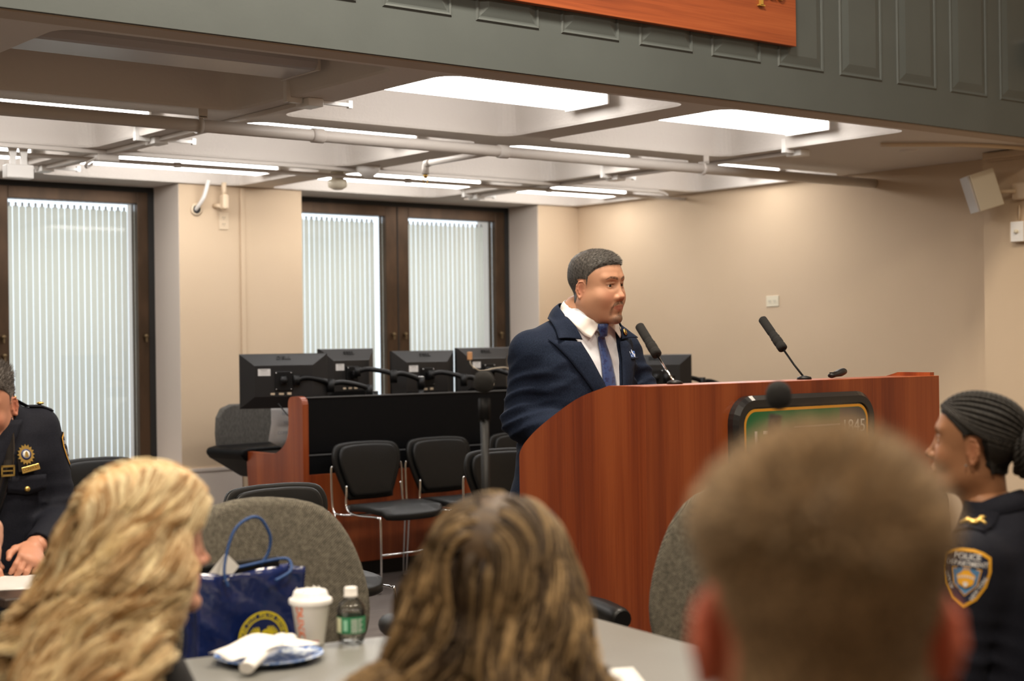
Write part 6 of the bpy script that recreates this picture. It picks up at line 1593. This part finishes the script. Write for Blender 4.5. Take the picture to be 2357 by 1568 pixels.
# sun-rayed badge and name bar on his left breast
Bm = badge_frame(ufs, -0.112, 1.080, off=0.004)
star = []
for i in range(32):
    a = 2*math.pi*i/32; r_ = 0.031 if i % 2 == 0 else 0.024
    star.append((r_*math.cos(a)*0.95, r_*math.sin(a)*1.05))
bd1 = MB().prism(star, 0, 0.004, 2, mat=Bm).build('police_badge', m_gold, of_root)
MB().lathe([(0, 0.0062), (0.012, 0.006), (0.0125, 0.004)], 20, 0, Bm).build('badge_seal', m_pwhite, bd1); MB().lathe([(0.0125, 0.0055), (0.017, 0.005), (0.0175, 0.003)], 24, 0, Bm).build('badge_ring', m_yblue, bd1)
MB().prism([(-0.006, -0.008), (0.006, -0.008), (0.004, 0.006), (0, 0.010), (-0.004, 0.006)], 0.006, 0.0075, 2, mat=Bm).build('badge_figure', m_gold, bd1)
Bn = Bm @ Matrix.Translation((0.012, -0.044, -0.002)) @ Matrix.Rotation(RZ(10), 4, 'Z')
MB().box((-0.040, -0.006, -0.002), (0.020, 0.040, 0.0015), mat=Bm @ Matrix.Translation((0.010, -0.046, 0))).build('badge_backing', m_patent, of_root)
nb = MB().box((-0.031, -0.0095, 0), (0.031, 0.0095, 0.004), mat=Bn, bev=0.001).build('name_bar', m_gold, of_root)
V, Fc = text_mesh('CONWAY', 0.0125, 0.0003, 0.0002); MB().add(V, Fc, 0, False, Bn @ Matrix.Translation((0, 0, 0.0043))).build('name_lettering', m_brass, nb, recalc=False)
Bp = badge_frame(ufs, -0.115, 0.990, off=0.003)
fl = MB().grid([[tuple(Bp @ Vector((x, y-0.012*(1-abs(x)/0.065)*(y < 0), 0.002+0.003*math.sin(x*30)))) for x in np.linspace(-0.065, 0.065, 9)] for y in (0.026, 0.01, -0.006, -0.022)]).build('pocket_flap', m_unif, of_root); solidify(fl, 0.003)
MB().lathe([(0, 0.010), (0.006, 0.0095), (0.009, 0.006), (0.009, 0.003)], 16, 0, Bp @ Matrix.Translation((0.0, -0.016, 0))).build('pocket_button', m_gold, fl)
for z in (0.96, 0.87, 0.78): button(of_root, ufs, 0.008, z, 0.011)
# shoulder strap of patent leather running down across the chest
pth = [(-0.060, 1.195), (-0.062, 1.14), (-0.058, 1.07), (-0.040, 0.99), (-0.010, 0.90), (0.05, 0.80), (0.11, 0.70)]
cp_ = bez([(x, 0, z) for x, z in pth], 6); rowsL = []
pc = project(ufs, [tuple(p) for p in cp_], off=0.006)
for i, p in enumerate(cp_):
    t = (cp_[min(i+1, len(cp_)-1)]-cp_[max(i-1, 0)]).normalized(); n_ = Vector((t.z, 0, -t.x))
    rowsL.append([(pc[i][0]+n_.x*w_, pc[i][1]+b_, pc[i][2]+n_.z*w_) for w_, b_ in ((-0.016, 0), (-0.008, 0.002), (0.008, 0.002), (0.016, 0))])
o = MB().grid(rowsL).build('leather_strap', m_patent, of_root); solidify(o, 0.004)
Bb = badge_frame(ufs, -0.052, 1.035, off=0.013)
bk_ = MB()
for a, b in (((-0.021, -0.017), (0.021, -0.011)), ((-0.021, 0.011), (0.021, 0.017)), ((-0.021, -0.017), (-0.016, 0.017)), ((0.016, -0.017), (0.021, 0.017))): bk_.box((a[0], a[1], 0), (b[0], b[1], 0.004), mat=Bb)
bk_.box((-0.016, -0.002, 0.002), (0.014, 0.002, 0.006), mat=Bb); bk_.build('strap_buckle', m_gold, o)
# lapels, epaulette with gold oak leaf, patch
for s in (1, -1):
    zl_ = [1.00+0.017*i for i in range(12)]
    lapel(s, of_root, ufs, [s*0.45*max(z-1.095, 0) for z in zl_], [s*(0.012+0.45*max(z-1.095, 0)+0.058*min((z-1.0)/0.12, 1)) for z in zl_], 'lapel', m_unif, off=0.004, zs=zl_)
for s in (-1, 1):
    tops = project(ufs, [(s*x, y, 1.3) for x in (0.075, 0.11, 0.15, 0.19, 0.225) for y in (0.035, 0.01, -0.015)], d=(0, 0, -1), start=0.0, off=0.006)
    ep = MB().grid([[tuple(tops[i*3+j]) for j in range(3)] for i in range(5)]).build('epaulette', m_unif, of_root); solidify(ep, 0.004)
    for q, r_ in ((1, 0.006), (3, 0.011)):
        c = tops[q*3+1]; MB().ball((c[0], c[1], c[2]+0.006), (r_*1.1, r_, 0.005), n=10, k=6).build('gold_pin', m_gold, ep)
sleeve_patch(of_root, ufs, (-0.25, 0.015, 1.085), (0.90, -0.43, 0))
# second uniform: seated officer with braided hair at the right edge
def dirw(d): return math.atan2(d[1], d[0])-math.pi/2
rows2 = [(z, a*0.95, b*0.98, cx, cy) for z, a, b, cx, cy in seat_spec(0.972, 1.0, 0.0)]
A2 = [(1, (0.172, 0.0, 0.925), (0.225, 0.02, 0.70), (0.13, 0.22, 0.66)), (-1, (-0.172, 0.0, 0.925), (-0.225, 0.03, 0.70), (-0.10, 0.24, 0.67))]
sk2 = ((0.27, 0.125, 0.060), (0.33, 0.12, 0.06), (0.26, 0.09, 0.07))
BR = dict(head=((0.0, 0.045, 1.163), RZ(6), RZ(7), 0, 0.97), face=dict(jaw=0.95, nose=0.95, fem=1, h=0.002, neck=((0, -0.022, -0.07), 0.050, (0, -0.045, -0.18), 0.052)), skin=sk2, torso=rows2, neck=[(0, 0.0, 0.93), (0, 0.02, 1.02)], arms=A2,
          lo=(-0.45, -0.35, -0.02), hi=(0.45, 0.6, 1.15), legs=seat_legs_fn(ky=0.31, ay=0.14),
          hands=[(((0.11, 0.245, 0.655), (-0.5, 0.8, -0.2), (0.1, 0.1, 1), sk2[0]), dict(side=1, curl=0.4, sc=0.92)), (((-0.08, 0.265, 0.668), (0.45, 0.85, -0.2), (-0.1, 0.1, 1), sk2[0]), dict(side=-1, curl=0.4, sc=0.92))])
br_root, Mh2, hm2, hf2 = build_person('police officer with braided hair bun and shoulder patch, right edge', (3.018, 2.042, 0.0), dirw((-0.30, 0.954)), BR)
uf2 = garment_seated('uniform_coat', br_root, rows2, A2, m_unif, neck=((0, 0.0, 1.02), 0.056, (0, 0.02, 1.10), 0.06), h=0.007)
seat_trousers(br_root, m_unif, seat_legs_fn(ky=0.31, ay=0.14)); shoes(br_root, (0.12, 0.14), m_shoe)
uf2s = Field((-0.45, -0.35, 0.45), (0.45, 0.5, 1.15), 0.01); uf2s.stack([(z, a+0.012, b+0.012, cx, cy) for z, a, b, cx, cy in rows2], 0)
for sd, sh, el, wr in A2: uf2s.chain([sh, el, wr], (0.070, 0.056, 0.042), 0.035)
sleeve_patch(br_root, uf2s, (-0.30, -0.015, 0.902), (1.0, 0.15, 0), tiltz=RZ(-4))
for s in (-1, 1):
    tops = project(uf2s, [(s*x, y, 1.3) for x in (0.085, 0.11, 0.14, 0.17, 0.195) for y in (0.035, 0.0, -0.03)], d=(0, 0, -1), start=0.0, off=0.005)
    ep = MB().grid([[tuple(tops[i*3+j]) for j in range(3)] for i in range(5)]).build('epaulette', m_unif, br_root); solidify(ep, 0.004)
    c = tops[1*3+1]; MB().ball((c[0], c[1], c[2]+0.006), (0.010, 0.008, 0.005), n=10, k=6).build('gold_star', m_gold, ep)
    c = tops[3*3+1]; wg = MB().ball((c[0], c[1], c[2]+0.006), (0.009, 0.011, 0.006), n=10, k=6)
    for t in (-1, 1): wg.tube([(c[0], c[1], c[2]+0.006), (c[0]-s*0.006, c[1]+t*0.014, c[2]+0.010), (c[0]+s*0.004, c[1]+t*0.028, c[2]+0.004)], [0.006, 0.006, 0.002], 8)
    wg.build('gold_eagle', m_gold, ep)
collar(br_root, (0, 0.004, 1.03), 24, 0.064, 0.088, 1.062, 1.012, 0.034, 0.045, 0.25, m_unif, tip=0.01, name='coat_collar')
MB().lathe([(0, 0.003), (0.003, 0.002), (0.003, -0.003)], 8, 0, basis(tuple(Mh2 @ Vector((-0.0775, 0.002, -0.046))), (0, 1, 0), (0, 0, 1))).build('earring', m_chrome, br_root)
neckl = []
for i in range(24):
    a = 2*math.pi*i/24; neckl.append((0.060*math.cos(a), 0.004+0.060*math.sin(a), 1.035-0.012*math.sin(a)))
MB().tube(neckl+[neckl[0]], 0.0016, 6).build('necklace', m_chrome, br_root)
# braids: plaited strands swept from the hairline to a coiled bun
V, Q = hm2[0], hm2[1]; Nn_ = mesh_normals(V, Q)
hys, hzs = (-0.13, -0.055, -0.036, -0.028, -0.018, 0.004, 0.012, 0.020, 0.045, 0.070, 0.10), (-0.075, -0.062, -0.045, 0.0, 0.022, 0.022, 0.004, 0.024, 0.044, 0.060, 0.062)
mk = ss(hairline(V, hys, hzs), 0, 0.006)*notear(V); kp = (mk[Q] > 0.02).all(1); V2 = V+Nn_*(0.006*mk)[:, None]; us = np.unique(Q[kp]); mp = -np.ones(len(V), int); mp[us] = np.arange(len(us))
capb = (V2[us], mp[Q[kp]], np.tile((0.010, 0.009, 0.008), (len(us), 1)))
bun = np.array((0, -0.100, -0.012)); braids = []
for k in range(48):
    # start points round the hairline, from nape to forehead and over the top
    a = -0.5+1.0*k/39; s = 1 if k % 2 else -1; t = (k//2)/23
    if t < 0.55: st = np.array((s*(0.004+0.072*min(t*1.9, 1)), 0.080-0.13*t, 0.070-0.050*t))
    else: w_ = (t-0.55)/0.45; st = np.array((s*(0.070-0.022*w_), -0.036-0.016*w_, 0.012-0.07*w_))
    pts = []
    c_ = np.array((0, -0.012, 0.015)); d0 = (st-c_)/np.linalg.norm(st-c_); d1 = np.array((s*(0.05+0.28*t), -1.0, 0.22-0.75*t)); d1 /= np.linalg.norm(d1)
    for j in range(26):
        u_ = j/25; d = d0*(1-u_)+d1*u_+np.array((s*0.75*min(t*2.2, 1)*(1 if t < 0.55 else 0.3), 0, 0.45*max(1-2.4*t, 0)))*math.sin(math.pi*u_); d = d/np.linalg.norm(d)
        q = project(hf2, [tuple(c_+d*0.06)], d=tuple(-d), start=0.07, off=0.0085, steps=18)[0]; pts.append(q)
    braids.append(np.array(pts))
bn = []
for c in range(5):
    r_ = (0.052, 0.058, 0.050, 0.036, 0.020)[c]; y = bun[1]-(0.0, 0.014, 0.030, 0.042, 0.050)[c]
    for w_ in range(2):
        bn.append(np.array([(r_*math.cos(a)*(1-0.12*w_), y-0.006*w_+0.002*math.sin(3*a), bun[2]+0.012+r_*math.sin(a)*(1-0.12*w_)) for a in np.linspace(0, 2*math.pi, 26)]))
def plait(lines, r_, amp=0.0026, freq=1.9):
    out = []
    for L_ in lines:
        xs_ = np.linspace(0, len(L_)-1, 70); P = np.stack([np.interp(xs_, np.arange(len(L_)), L_[:, i]) for i in range(3)], 1)
        T = np.gradient(P, axis=0); T /= np.linalg.norm(T, axis=1)[:, None]+1e-9; A = np.cross(T, (0.3, 0.2, 0.93)); A /= np.linalg.norm(A, axis=1)[:, None]; B = np.cross(T, A)
        for ph in (0, 2.094, 4.189):
            th = xs_*freq+ph; out.append(P+A*(amp*np.cos(th))[:, None]+B*(amp*np.sin(th))[:, None])
    return np.stack(out)
bl_ = plait(braids, 0.003); Vb_, Qb_, Cb_ = tubes_np(bl_, 0.0026, np.tile((0.016, 0.014, 0.012), (len(bl_), 1))*np.random.RandomState(2).uniform(0.6, 1.9, (len(bl_), 1)), 5, 0.9)
bb_ = plait(bn, 0.004, 0.0045); Vc_, Qc_, Cc_ = tubes_np(bb_, 0.0048, np.tile((0.015, 0.013, 0.011), (len(bb_), 1))*np.random.RandomState(3).uniform(0.6, 1.6, (len(bb_), 1)), 6, 1.0)
fb = Field((-0.06, -0.20, -0.06), (0.06, -0.08, 0.08), 0.004); fb.ell((0, -0.116, 0.0), (0.048, 0.038, 0.048), 0); Vf_, Qf_ = fb.mesh()
Vh, Qh, Ch = join_np([capb, (Vb_, Qb_, Cb_)]); braid_o = np_mesh('braids', xf(Vh, Mh2), Qh, m_hairc, br_root, Ch)
Vh, Qh, Ch = join_np([(Vc_, Qc_, Cc_), (Vf_, Qf_, np.array((0.008, 0.007, 0.006)))]); np_mesh('hair_bun', xf(Vh, Mh2), Qh, m_hairc, br_root, Ch)
# big blurred head in front: man with short brown hair, seen from behind
m_shirtb = mat('dark_blue_cloth', (0.02, 0.025, 0.04), 0.85)
rows3 = [(z, a*1.08, b*1.05, cx, cy) for z, a, b, cx, cy in seat_spec(1.04, 1.05, -0.02)]
A3 = [(1, (0.20, -0.02, 0.99), (0.26, 0.0, 0.74), (0.15, 0.24, 0.68)), (-1, (-0.20, -0.02, 0.99), (-0.26, 0.0, 0.74), (-0.13, 0.25, 0.68))]
sk3 = ((0.52, 0.25, 0.16), (0.52, 0.11, 0.07), (0.45, 0.17, 0.13))
def man_paint(V, C):
    hl = hairline(V); w_ = (0.35*ss(hl, -0.02, 0.004)*notear(V))[:, None]; C = C*(1-w_)+np.array((0.20, 0.12, 0.07))*w_; C2 = C.copy()
    for s in (-1, 1):
        g = (0.8*gs(V, (s*0.086, -0.012, -0.014), (0.016, 0.022, 0.04)))[:, None]; C2 = C2*(1-g)+np.array((0.60, 0.11, 0.06))*g
    return C2
MN = dict(head=((0.0, 0.02, 1.214), 0, RZ(-4), RZ(1), 1.01), face=dict(jaw=1.0, h=0.002, earrot=0.62, neck=((0, -0.030, -0.06), 0.056, (0, -0.050, -0.19), 0.060)), skin=sk3, paint=man_paint, torso=rows3, neck=[(0, -0.02, 1.0), (0, 0.0, 1.10)], arms=A3,
          lo=(-0.5, -0.35, -0.02), hi=(0.5, 0.6, 1.2), legs=seat_legs_fn(),
          hands=[(((0.13, 0.265, 0.675), (-0.5, 0.8, -0.2), (0.1, 0.1, 1), sk3[0]), dict(side=1, curl=0.4)), (((-0.11, 0.275, 0.675), (0.45, 0.85, -0.2), (-0.1, 0.1, 1), sk3[0]), dict(side=-1, curl=0.4))])
mn_root, Mh3, hm3, hf3 = build_person('man with short light brown hair seen from behind, large and blurred in front', (0.805, 0.675, 0), dirw((0.60, 0.80)), MN)
def mdir(p, t, N):
    c = np.array((0.012, -0.075, 0.062)); d = p-c; sw = np.cross(np.tile((0.1, -0.5, 0.85), (len(p), 1)), d); return N*0.30+d*5.0+sw*4.0+np.array((0.35, 0.25, 0.0))*ss(p[:, 2:3], 0.05, 0.09)+np.array((0, 0, -0.5))*(1-ss(p[:, 2:3], -0.02, 0.04))
V, Q, = hm3
nzs = wob(V, 70, 10, 4)
short_hair(V, Q, mn_root, Mh3, (0.070, 0.042, 0.020), (0.66, 0.46, 0.26), lambda V: (0.0004+0.0085*ss(V[:, 2], 0.02, 0.08))*(1-0.8*gs(V, (0.010, -0.085, 0.062), (0.022, 0.03, 0.014)))*(1+0.5*wob(V, 60, 8, 6)), 15000,
           lambda P: (0.003+0.012*ss(P[:, 2], 0.02, 0.08))*(1-0.6*gs(P, (0.010, -0.085, 0.062), (0.02, 0.03, 0.014))), mdir, 21, ys=(-0.13, -0.055, -0.036, -0.030, -0.020, 0.000, 0.008, 0.014, 0.020, 0.045, 0.072, 0.10), zs=(-0.092, -0.085, -0.06, -0.01, 0.020, 0.020, -0.002, -0.002, 0.030, 0.054, 0.068, 0.070), r0=0.0008, fade=0.02, mixp=0.45)
f3 = garment_seated('shirt', mn_root, rows3, A3, m_shirtb, neck=((0, 0.0, 1.10), 0.064, (0, 0.0, 1.2), 0.068), h=0.010)
seat_trousers(mn_root, m_shirtb, seat_legs_fn()); shoes(mn_root, (0.12, 0.40), m_shoe)
# long-haired women
def long_hair(root, Mh, hm, hfld, clumps, per, col_a, col_b, seed, drop, spread, curl, cfreq, kexp=1.0, root0=0.55, part_x=0.0, front=0.3, r0=0.0011, bulge=0.022, name='hair', back=(0, -0.02), tipz=None, clumpr=0.008, body=None, fringe=None, volume=0.0, Minv=None):
    """locks rooted on the scalp, flowing down over the head and shoulders with waves"""
    V, Q = hm; rs = np.random.RandomState(seed); N = mesh_normals(V, Q)
    ys = (-0.13, -0.055, -0.036, -0.028, -0.018, 0.004, 0.012, 0.020, 0.045, 0.070, 0.10); zs = (-0.060, -0.050, -0.040, -0.005, 0.020, 0.020, 0.015, 0.030, 0.048, 0.062, 0.064)
    hl = ss(hairline(V, ys, zs), 0, 0.01)*notear(V); kp = (hl[Q] > 0.02).all(1)
    V2 = V+N*((0.010+volume*ss(V[:, 2], 0.0, 0.08))*hl)[:, None]; us = np.unique(Q[kp]); mp = -np.ones(len(V), int); mp[us] = np.arange(len(us))
    ca, cb = np.array(col_a), np.array(col_b)
    st_ = np.clip(0.5+0.6*wob(V[us]*np.array((0.25, 1.6, 0.6)), 300, 10, 2), 0, 1)[:, None]*(0.55 if kexp < 1.5 else 0.16); cap = (V2[us], mp[Q[kp]], ca*(1-st_)+cb*st_*0.9)
    n1 = int(clumps*0.62); P, Nn, _ = scatter(V, Q, lambda c: (hairline(c, ys, zs) > 0.0) & notear(c), n1, seed)
    Pb, Nb, _ = scatter(V, Q, lambda c: (c[:, 2] > 0.060) & (hairline(c, ys, zs) > 0.0) & (np.abs(c[:, 0]-part_x) < 0.05), clumps-n1, seed+1); P = np.concatenate([P, Pb]); Nn = np.concatenate([Nn, Nb])
    S = 30; lines = np.zeros((clumps, S, 3)); p = P+Nn*0.006; lines[:, 0] = p
    side = np.where(P[:, 0] > part_x, 1.0, -1.0); L = drop*(0.75+0.35*rs.rand(clumps)); step = L/(S-1)
    ph = rs.rand(clumps)*6.28; fr = cfreq*(0.8+0.4*rs.rand(clumps)); am = curl*(0.6+0.8*rs.rand(clumps))
    for k in range(1, S):
        c = np.array((0, -0.015, 0.01)); d = p-c; up = ss(p[:, 2], 0.02, 0.10)[:, None]
        out = d.copy(); out[:, 2] = 0; out /= np.maximum(np.linalg.norm(out, axis=1), 1e-6)[:, None]
        lat = np.stack([side*0.9, np.full(clumps, -0.35)+0.25*(P[:, 1] > 0.05), np.full(clumps, 0.10)], 1)
        dn = np.array((0.0, back[1], -1.0))+np.stack([side*spread*ss(-p[:, 2], 0.02, 0.2), np.zeros(clumps), np.zeros(clumps)], 1)
        nh = fnormal(hfld, p, 0.004); v = lat*up+dn*(1-up); v = v-nh*((v*nh).sum(1)*ss(p[:, 2], -0.05, 0.0))[:, None]; v /= np.linalg.norm(v, axis=1)[:, None]
        p = p+v*step[:, None]
        sd = hfld.at(p); base = 0.012+bulge*ss(-p[:, 2], -0.05, 0.06)*0.9+volume*0.8
        nrm_ = fnormal(hfld, p, 0.004); hug = ss(p[:, 2], -0.05, 0.0); push = np.clip(base-sd, -0.04*hug, 0.05); p = p+nrm_*push[:, None]
        if body is not None:
            sb = body(p); pb = np.clip(0.018-sb[0], 0, 0.05); p = p+sb[1]*pb[:, None]
        face = (p[:, 1] > front) & (p[:, 2] < 0.030); p[face, 1] = p[face, 1]*0.45+front*0.55
        lines[:, k] = p
    # waves and fine strands round each lock
    u_ = np.linspace(0, 1, S); T = np.gradient(lines, axis=1); T /= np.maximum(np.linalg.norm(T, axis=2), 1e-9)[..., None]
    A = np.cross(T, (0.2, 0.95, 0.1)); A /= np.maximum(np.linalg.norm(A, axis=2), 1e-9)[..., None]; B = np.cross(T, A)
    env = ss(u_, 0.10, 0.55)[None, :]
    th = ph[:, None]+fr[:, None]*u_[None, :]*6.28
    lines = lines+A*(am[:, None]*env*np.cos(th))[..., None]+B*(0.7*am[:, None]*env*np.sin(th))[..., None]
    pts = np.repeat(lines, per, axis=0); A = np.repeat(A, per, axis=0); B = np.repeat(B, per, axis=0)
    a0 = rs.rand(clumps*per)*6.28; rr_ = clumpr*np.sqrt(rs.rand(clumps*per)); tw = a0[:, None]+1.5*u_[None, :]; w_ = (0.45+0.8*np.sin(np.pi*np.clip(u_*1.05, 0, 1)))[None, :]*rr_[:, None]
    pts = pts+A*(w_*np.cos(tw))[..., None]+B*(w_*np.sin(tw))[..., None]
    k1 = rs.rand(clumps, 1)**kexp; k = np.clip(np.repeat(k1, per, axis=0)+0.22*rs.randn(clumps*per, 1), 0, 1); cc = ca*(1-k)+cb*k
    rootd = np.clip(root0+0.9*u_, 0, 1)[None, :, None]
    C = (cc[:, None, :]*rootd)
    q1, q2 = rs.rand(2, clumps*per, 1)*6.28; fz = rs.rand(clumps*per, 1)*1.6+0.6; amp_ = 0.0065*ss(u_, 0.05, 0.8)[None, :]
    pts = pts+A*(amp_*np.sin(q1+fz*6.28*u_[None, :]))[..., None]+B*(amp_*np.cos(q2+fz*5.1*u_[None, :]))[..., None]
    Vs_, Qs_, Cs_ = tubes_np(pts, r0*(0.8+0.5*rs.rand(clumps*per)), C, 3, 0.35)
    Vh, Qh, Ch = join_np([cap, (Vs_, Qs_, Cs_)])
    return np_mesh(name, xf(Vh, Mh), Qh, m_hairc, root, Ch)
def body_push(fld, Mh):
    M_ = np.array(Mh); Mi = np.linalg.inv(M_); Rn = Mi[:3, :3]
    def fn(p):
        q = xf(p, M_); s_ = fld.at(q); n = fnormal(fld, q, 0.004); n = n@Rn.T; n /= np.maximum(np.linalg.norm(n, axis=1), 1e-9)[:, None]; return s_, n
    return fn
m_blackc = mat('black_knit', (0.008, 0.008, 0.009), 0.9)
# blonde woman, left foreground
sk4 = ((0.62, 0.33, 0.23), (0.72, 0.27, 0.19), (0.55, 0.20, 0.17))
rows4 = [(z, a*0.92, b*0.95, cx, cy) for z, a, b, cx, cy in seat_spec(0.905, 1.0, -0.02)]
A4 = [(1, (0.165, -0.02, 0.865), (0.20, 0.04, 0.62), (0.10, 0.27, 0.615)), (-1, (-0.165, -0.02, 0.865), (-0.20, 0.04, 0.62), (-0.09, 0.27, 0.615))]
BL = dict(head=((0.0, 0.03, 1.074), 0, RZ(-3), RZ(0), 0.97), face=dict(jaw=0.93, cheek=1.1, nose=0.92, h=0.0022, neck=((0, -0.022, -0.07), 0.046, (0, -0.035, -0.18), 0.048)), skin=sk4, torso=rows4, neck=[(0, -0.02, 0.88), (0, 0.0, 0.98)], arms=A4,
          lo=(-0.45, -0.35, -0.02), hi=(0.45, 0.6, 1.05), legs=seat_legs_fn(0.09, 0.10, 0.40, 0.10, 0.36),
          hands=[(((0.085, 0.292, 0.62), (-0.45, 0.85, -0.1), (0.1, 0.1, 1), sk4[0]), dict(side=1, curl=0.4, sc=0.9)), (((-0.075, 0.292, 0.62), (0.4, 0.85, -0.1), (-0.1, 0.1, 1), sk4[0]), dict(side=-1, curl=0.4, sc=0.9))])
bl_root, Mh4, hm4, hf4 = build_person('woman with long curly blonde hair in black, seated in the left foreground', (1.142, 2.475, 0), dirw((0.985, -0.17)), BL)
f4 = garment_seated('black_top', bl_root, rows4, A4, m_blackc, neck=((0, -0.01, 0.975), 0.056, (0, 0.0, 1.06), 0.06), h=0.009, ar=(0.062, 0.048, 0.036))
seat_trousers(bl_root, m_blackc, seat_legs_fn(0.09, 0.10, 0.40, 0.10, 0.36)); shoes(bl_root, (0.10, 0.36), m_shoe)
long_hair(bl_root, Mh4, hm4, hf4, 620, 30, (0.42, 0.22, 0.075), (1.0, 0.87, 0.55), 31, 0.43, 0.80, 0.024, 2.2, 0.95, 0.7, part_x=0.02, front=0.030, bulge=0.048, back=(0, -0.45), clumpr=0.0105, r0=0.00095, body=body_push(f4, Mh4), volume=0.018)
# brunette woman, centre foreground
sk5 = ((0.55, 0.28, 0.18), (0.60, 0.20, 0.13), (0.5, 0.18, 0.15))
rows5 = [(z, a*0.92, b*0.95, cx, cy) for z, a, b, cx, cy in seat_spec(0.880, 1.0, -0.02)]
A5 = [(1, (0.165, -0.02, 0.84), (0.20, 0.04, 0.60), (0.10, 0.25, 0.61)), (-1, (-0.165, -0.02, 0.84), (-0.20, 0.04, 0.60), (-0.09, 0.25, 0.61))]
BN = dict(head=((0.0, 0.03, 1.052), RZ(-22), RZ(-6), 0, 0.97), face=dict(jaw=0.93, nose=0.92, h=0.0022, neck=((0, -0.022, -0.07), 0.046, (0, -0.035, -0.18), 0.048)), skin=sk5, torso=rows5, neck=[(0, -0.02, 0.86), (0, 0.0, 0.96)], arms=A5,
          lo=(-0.45, -0.35, -0.02), hi=(0.45, 0.6, 1.05), legs=seat_legs_fn(0.09, 0.10, 0.40, 0.10, 0.36),
          hands=[(((0.085, 0.272, 0.615), (-0.45, 0.85, -0.1), (0.1, 0.1, 1), sk5[0]), dict(side=1, curl=0.4, sc=0.9)), (((-0.075, 0.272, 0.615), (0.4, 0.85, -0.1), (-0.1, 0.1, 1), sk5[0]), dict(side=-1, curl=0.4, sc=0.9))])
bn_root, Mh5, hm5, hf5 = build_person('woman with long wavy brown hair seen from behind, centre foreground', (1.40, 1.785, 0), dirw((0.60, 0.80)), BN)
f5 = garment_seated('top', bn_root, rows5, A5, mat('taupe_knit', (0.16, 0.10, 0.075), 0.9), neck=((0, -0.01, 0.955), 0.056, (0, 0.0, 1.04), 0.06), h=0.009, ar=(0.062, 0.048, 0.036))
seat_trousers(bn_root, m_blackc, seat_legs_fn(0.09, 0.10, 0.40, 0.10, 0.36)); shoes(bn_root, (0.10, 0.36), m_shoe)
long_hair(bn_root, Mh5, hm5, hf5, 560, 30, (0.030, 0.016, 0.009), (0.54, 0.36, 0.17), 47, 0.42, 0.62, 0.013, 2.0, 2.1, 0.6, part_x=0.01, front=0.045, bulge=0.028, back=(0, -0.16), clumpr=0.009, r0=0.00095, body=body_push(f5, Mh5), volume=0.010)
# grey-suited person mostly beyond the left edge
m_gsuit = mat('grey_suit', (0.065, 0.066, 0.07), 0.9)
rows6 = seat_spec(1.05, 1.02, 0.0)
A6 = [(1, (0.185, 0.0, 1.005), (0.20, 0.24, 0.79), (0.12, 0.345, 0.845)), (-1, (-0.185, 0.0, 1.005), (-0.24, 0.08, 0.76), (-0.10, 0.27, 0.70))]
GS = dict(head=((0.0, 0.03, 1.21), RZ(0), 0, 0, 1.0), face=dict(h=0.0024), skin=sk1, paint=of_paint, torso=rows6, neck=[(0, 0, 1.0), (0, 0.01, 1.10)], arms=A6, lo=(-0.5, -0.35, -0.02), hi=(0.5, 0.6, 1.2), legs=seat_legs_fn(ky=0.30, ay=0.20),
          hands=[(((0.115, 0.352, 0.85), (-0.35, 0.2, 0.9), (0.5, 0.8, 0.1), sk4[0]), dict(side=1, curl=0.9)), (((-0.09, 0.28, 0.70), (0.4, 0.85, -0.1), (-0.1, 0.1, 1), sk1[0]), dict(side=-1, curl=0.4))])
gs_root, Mh6, hm6, hf6 = build_person('person in a grey suit, only a raised forearm showing at the left edge', (1.195, 4.345, 0), dirw((0.98, -0.2)), GS)
short_hair(*hm6, gs_root, Mh6, (0.05, 0.035, 0.025), (0.12, 0.09, 0.06), lambda V: 0.004+0.010*ss(V[:, 2], 0.04, 0.09), 1500, lambda P: 0.010+0*P[:, 2], lambda p, t, N: N, 13, r0=0.001)
garment_seated('suit_jacket', gs_root, rows6, A6, m_gsuit, neck=((0, 0.0, 1.10), 0.06, (0, 0.0, 1.2), 0.064), h=0.010)
seat_trousers(gs_root, m_gsuit, seat_legs_fn(ky=0.30, ay=0.20)); shoes(gs_root, (0.12, 0.20), m_shoe)
# plain chairs under the seated people
def visitor_chair(label, loc, rz): return dup(first, loc, rz, label)
for lb, root_, back in (('stacking chair the uniformed officer at the left edge sits on', of_root, 0.0), ('stacking chair the braided officer sits on', br_root, 0.0), ('stacking chair the big blurred man sits on', mn_root, 0.0),
                        ('stacking chair the blonde woman sits on', bl_root, 0), ('stacking chair the brown haired woman sits on', bn_root, 0), ('stacking chair the person in the grey suit sits on', gs_root, 0)):
    a = root_.rotation_euler.z; visitor_chair(lb, (root_.location.x, root_.location.y, 0), a+math.pi)
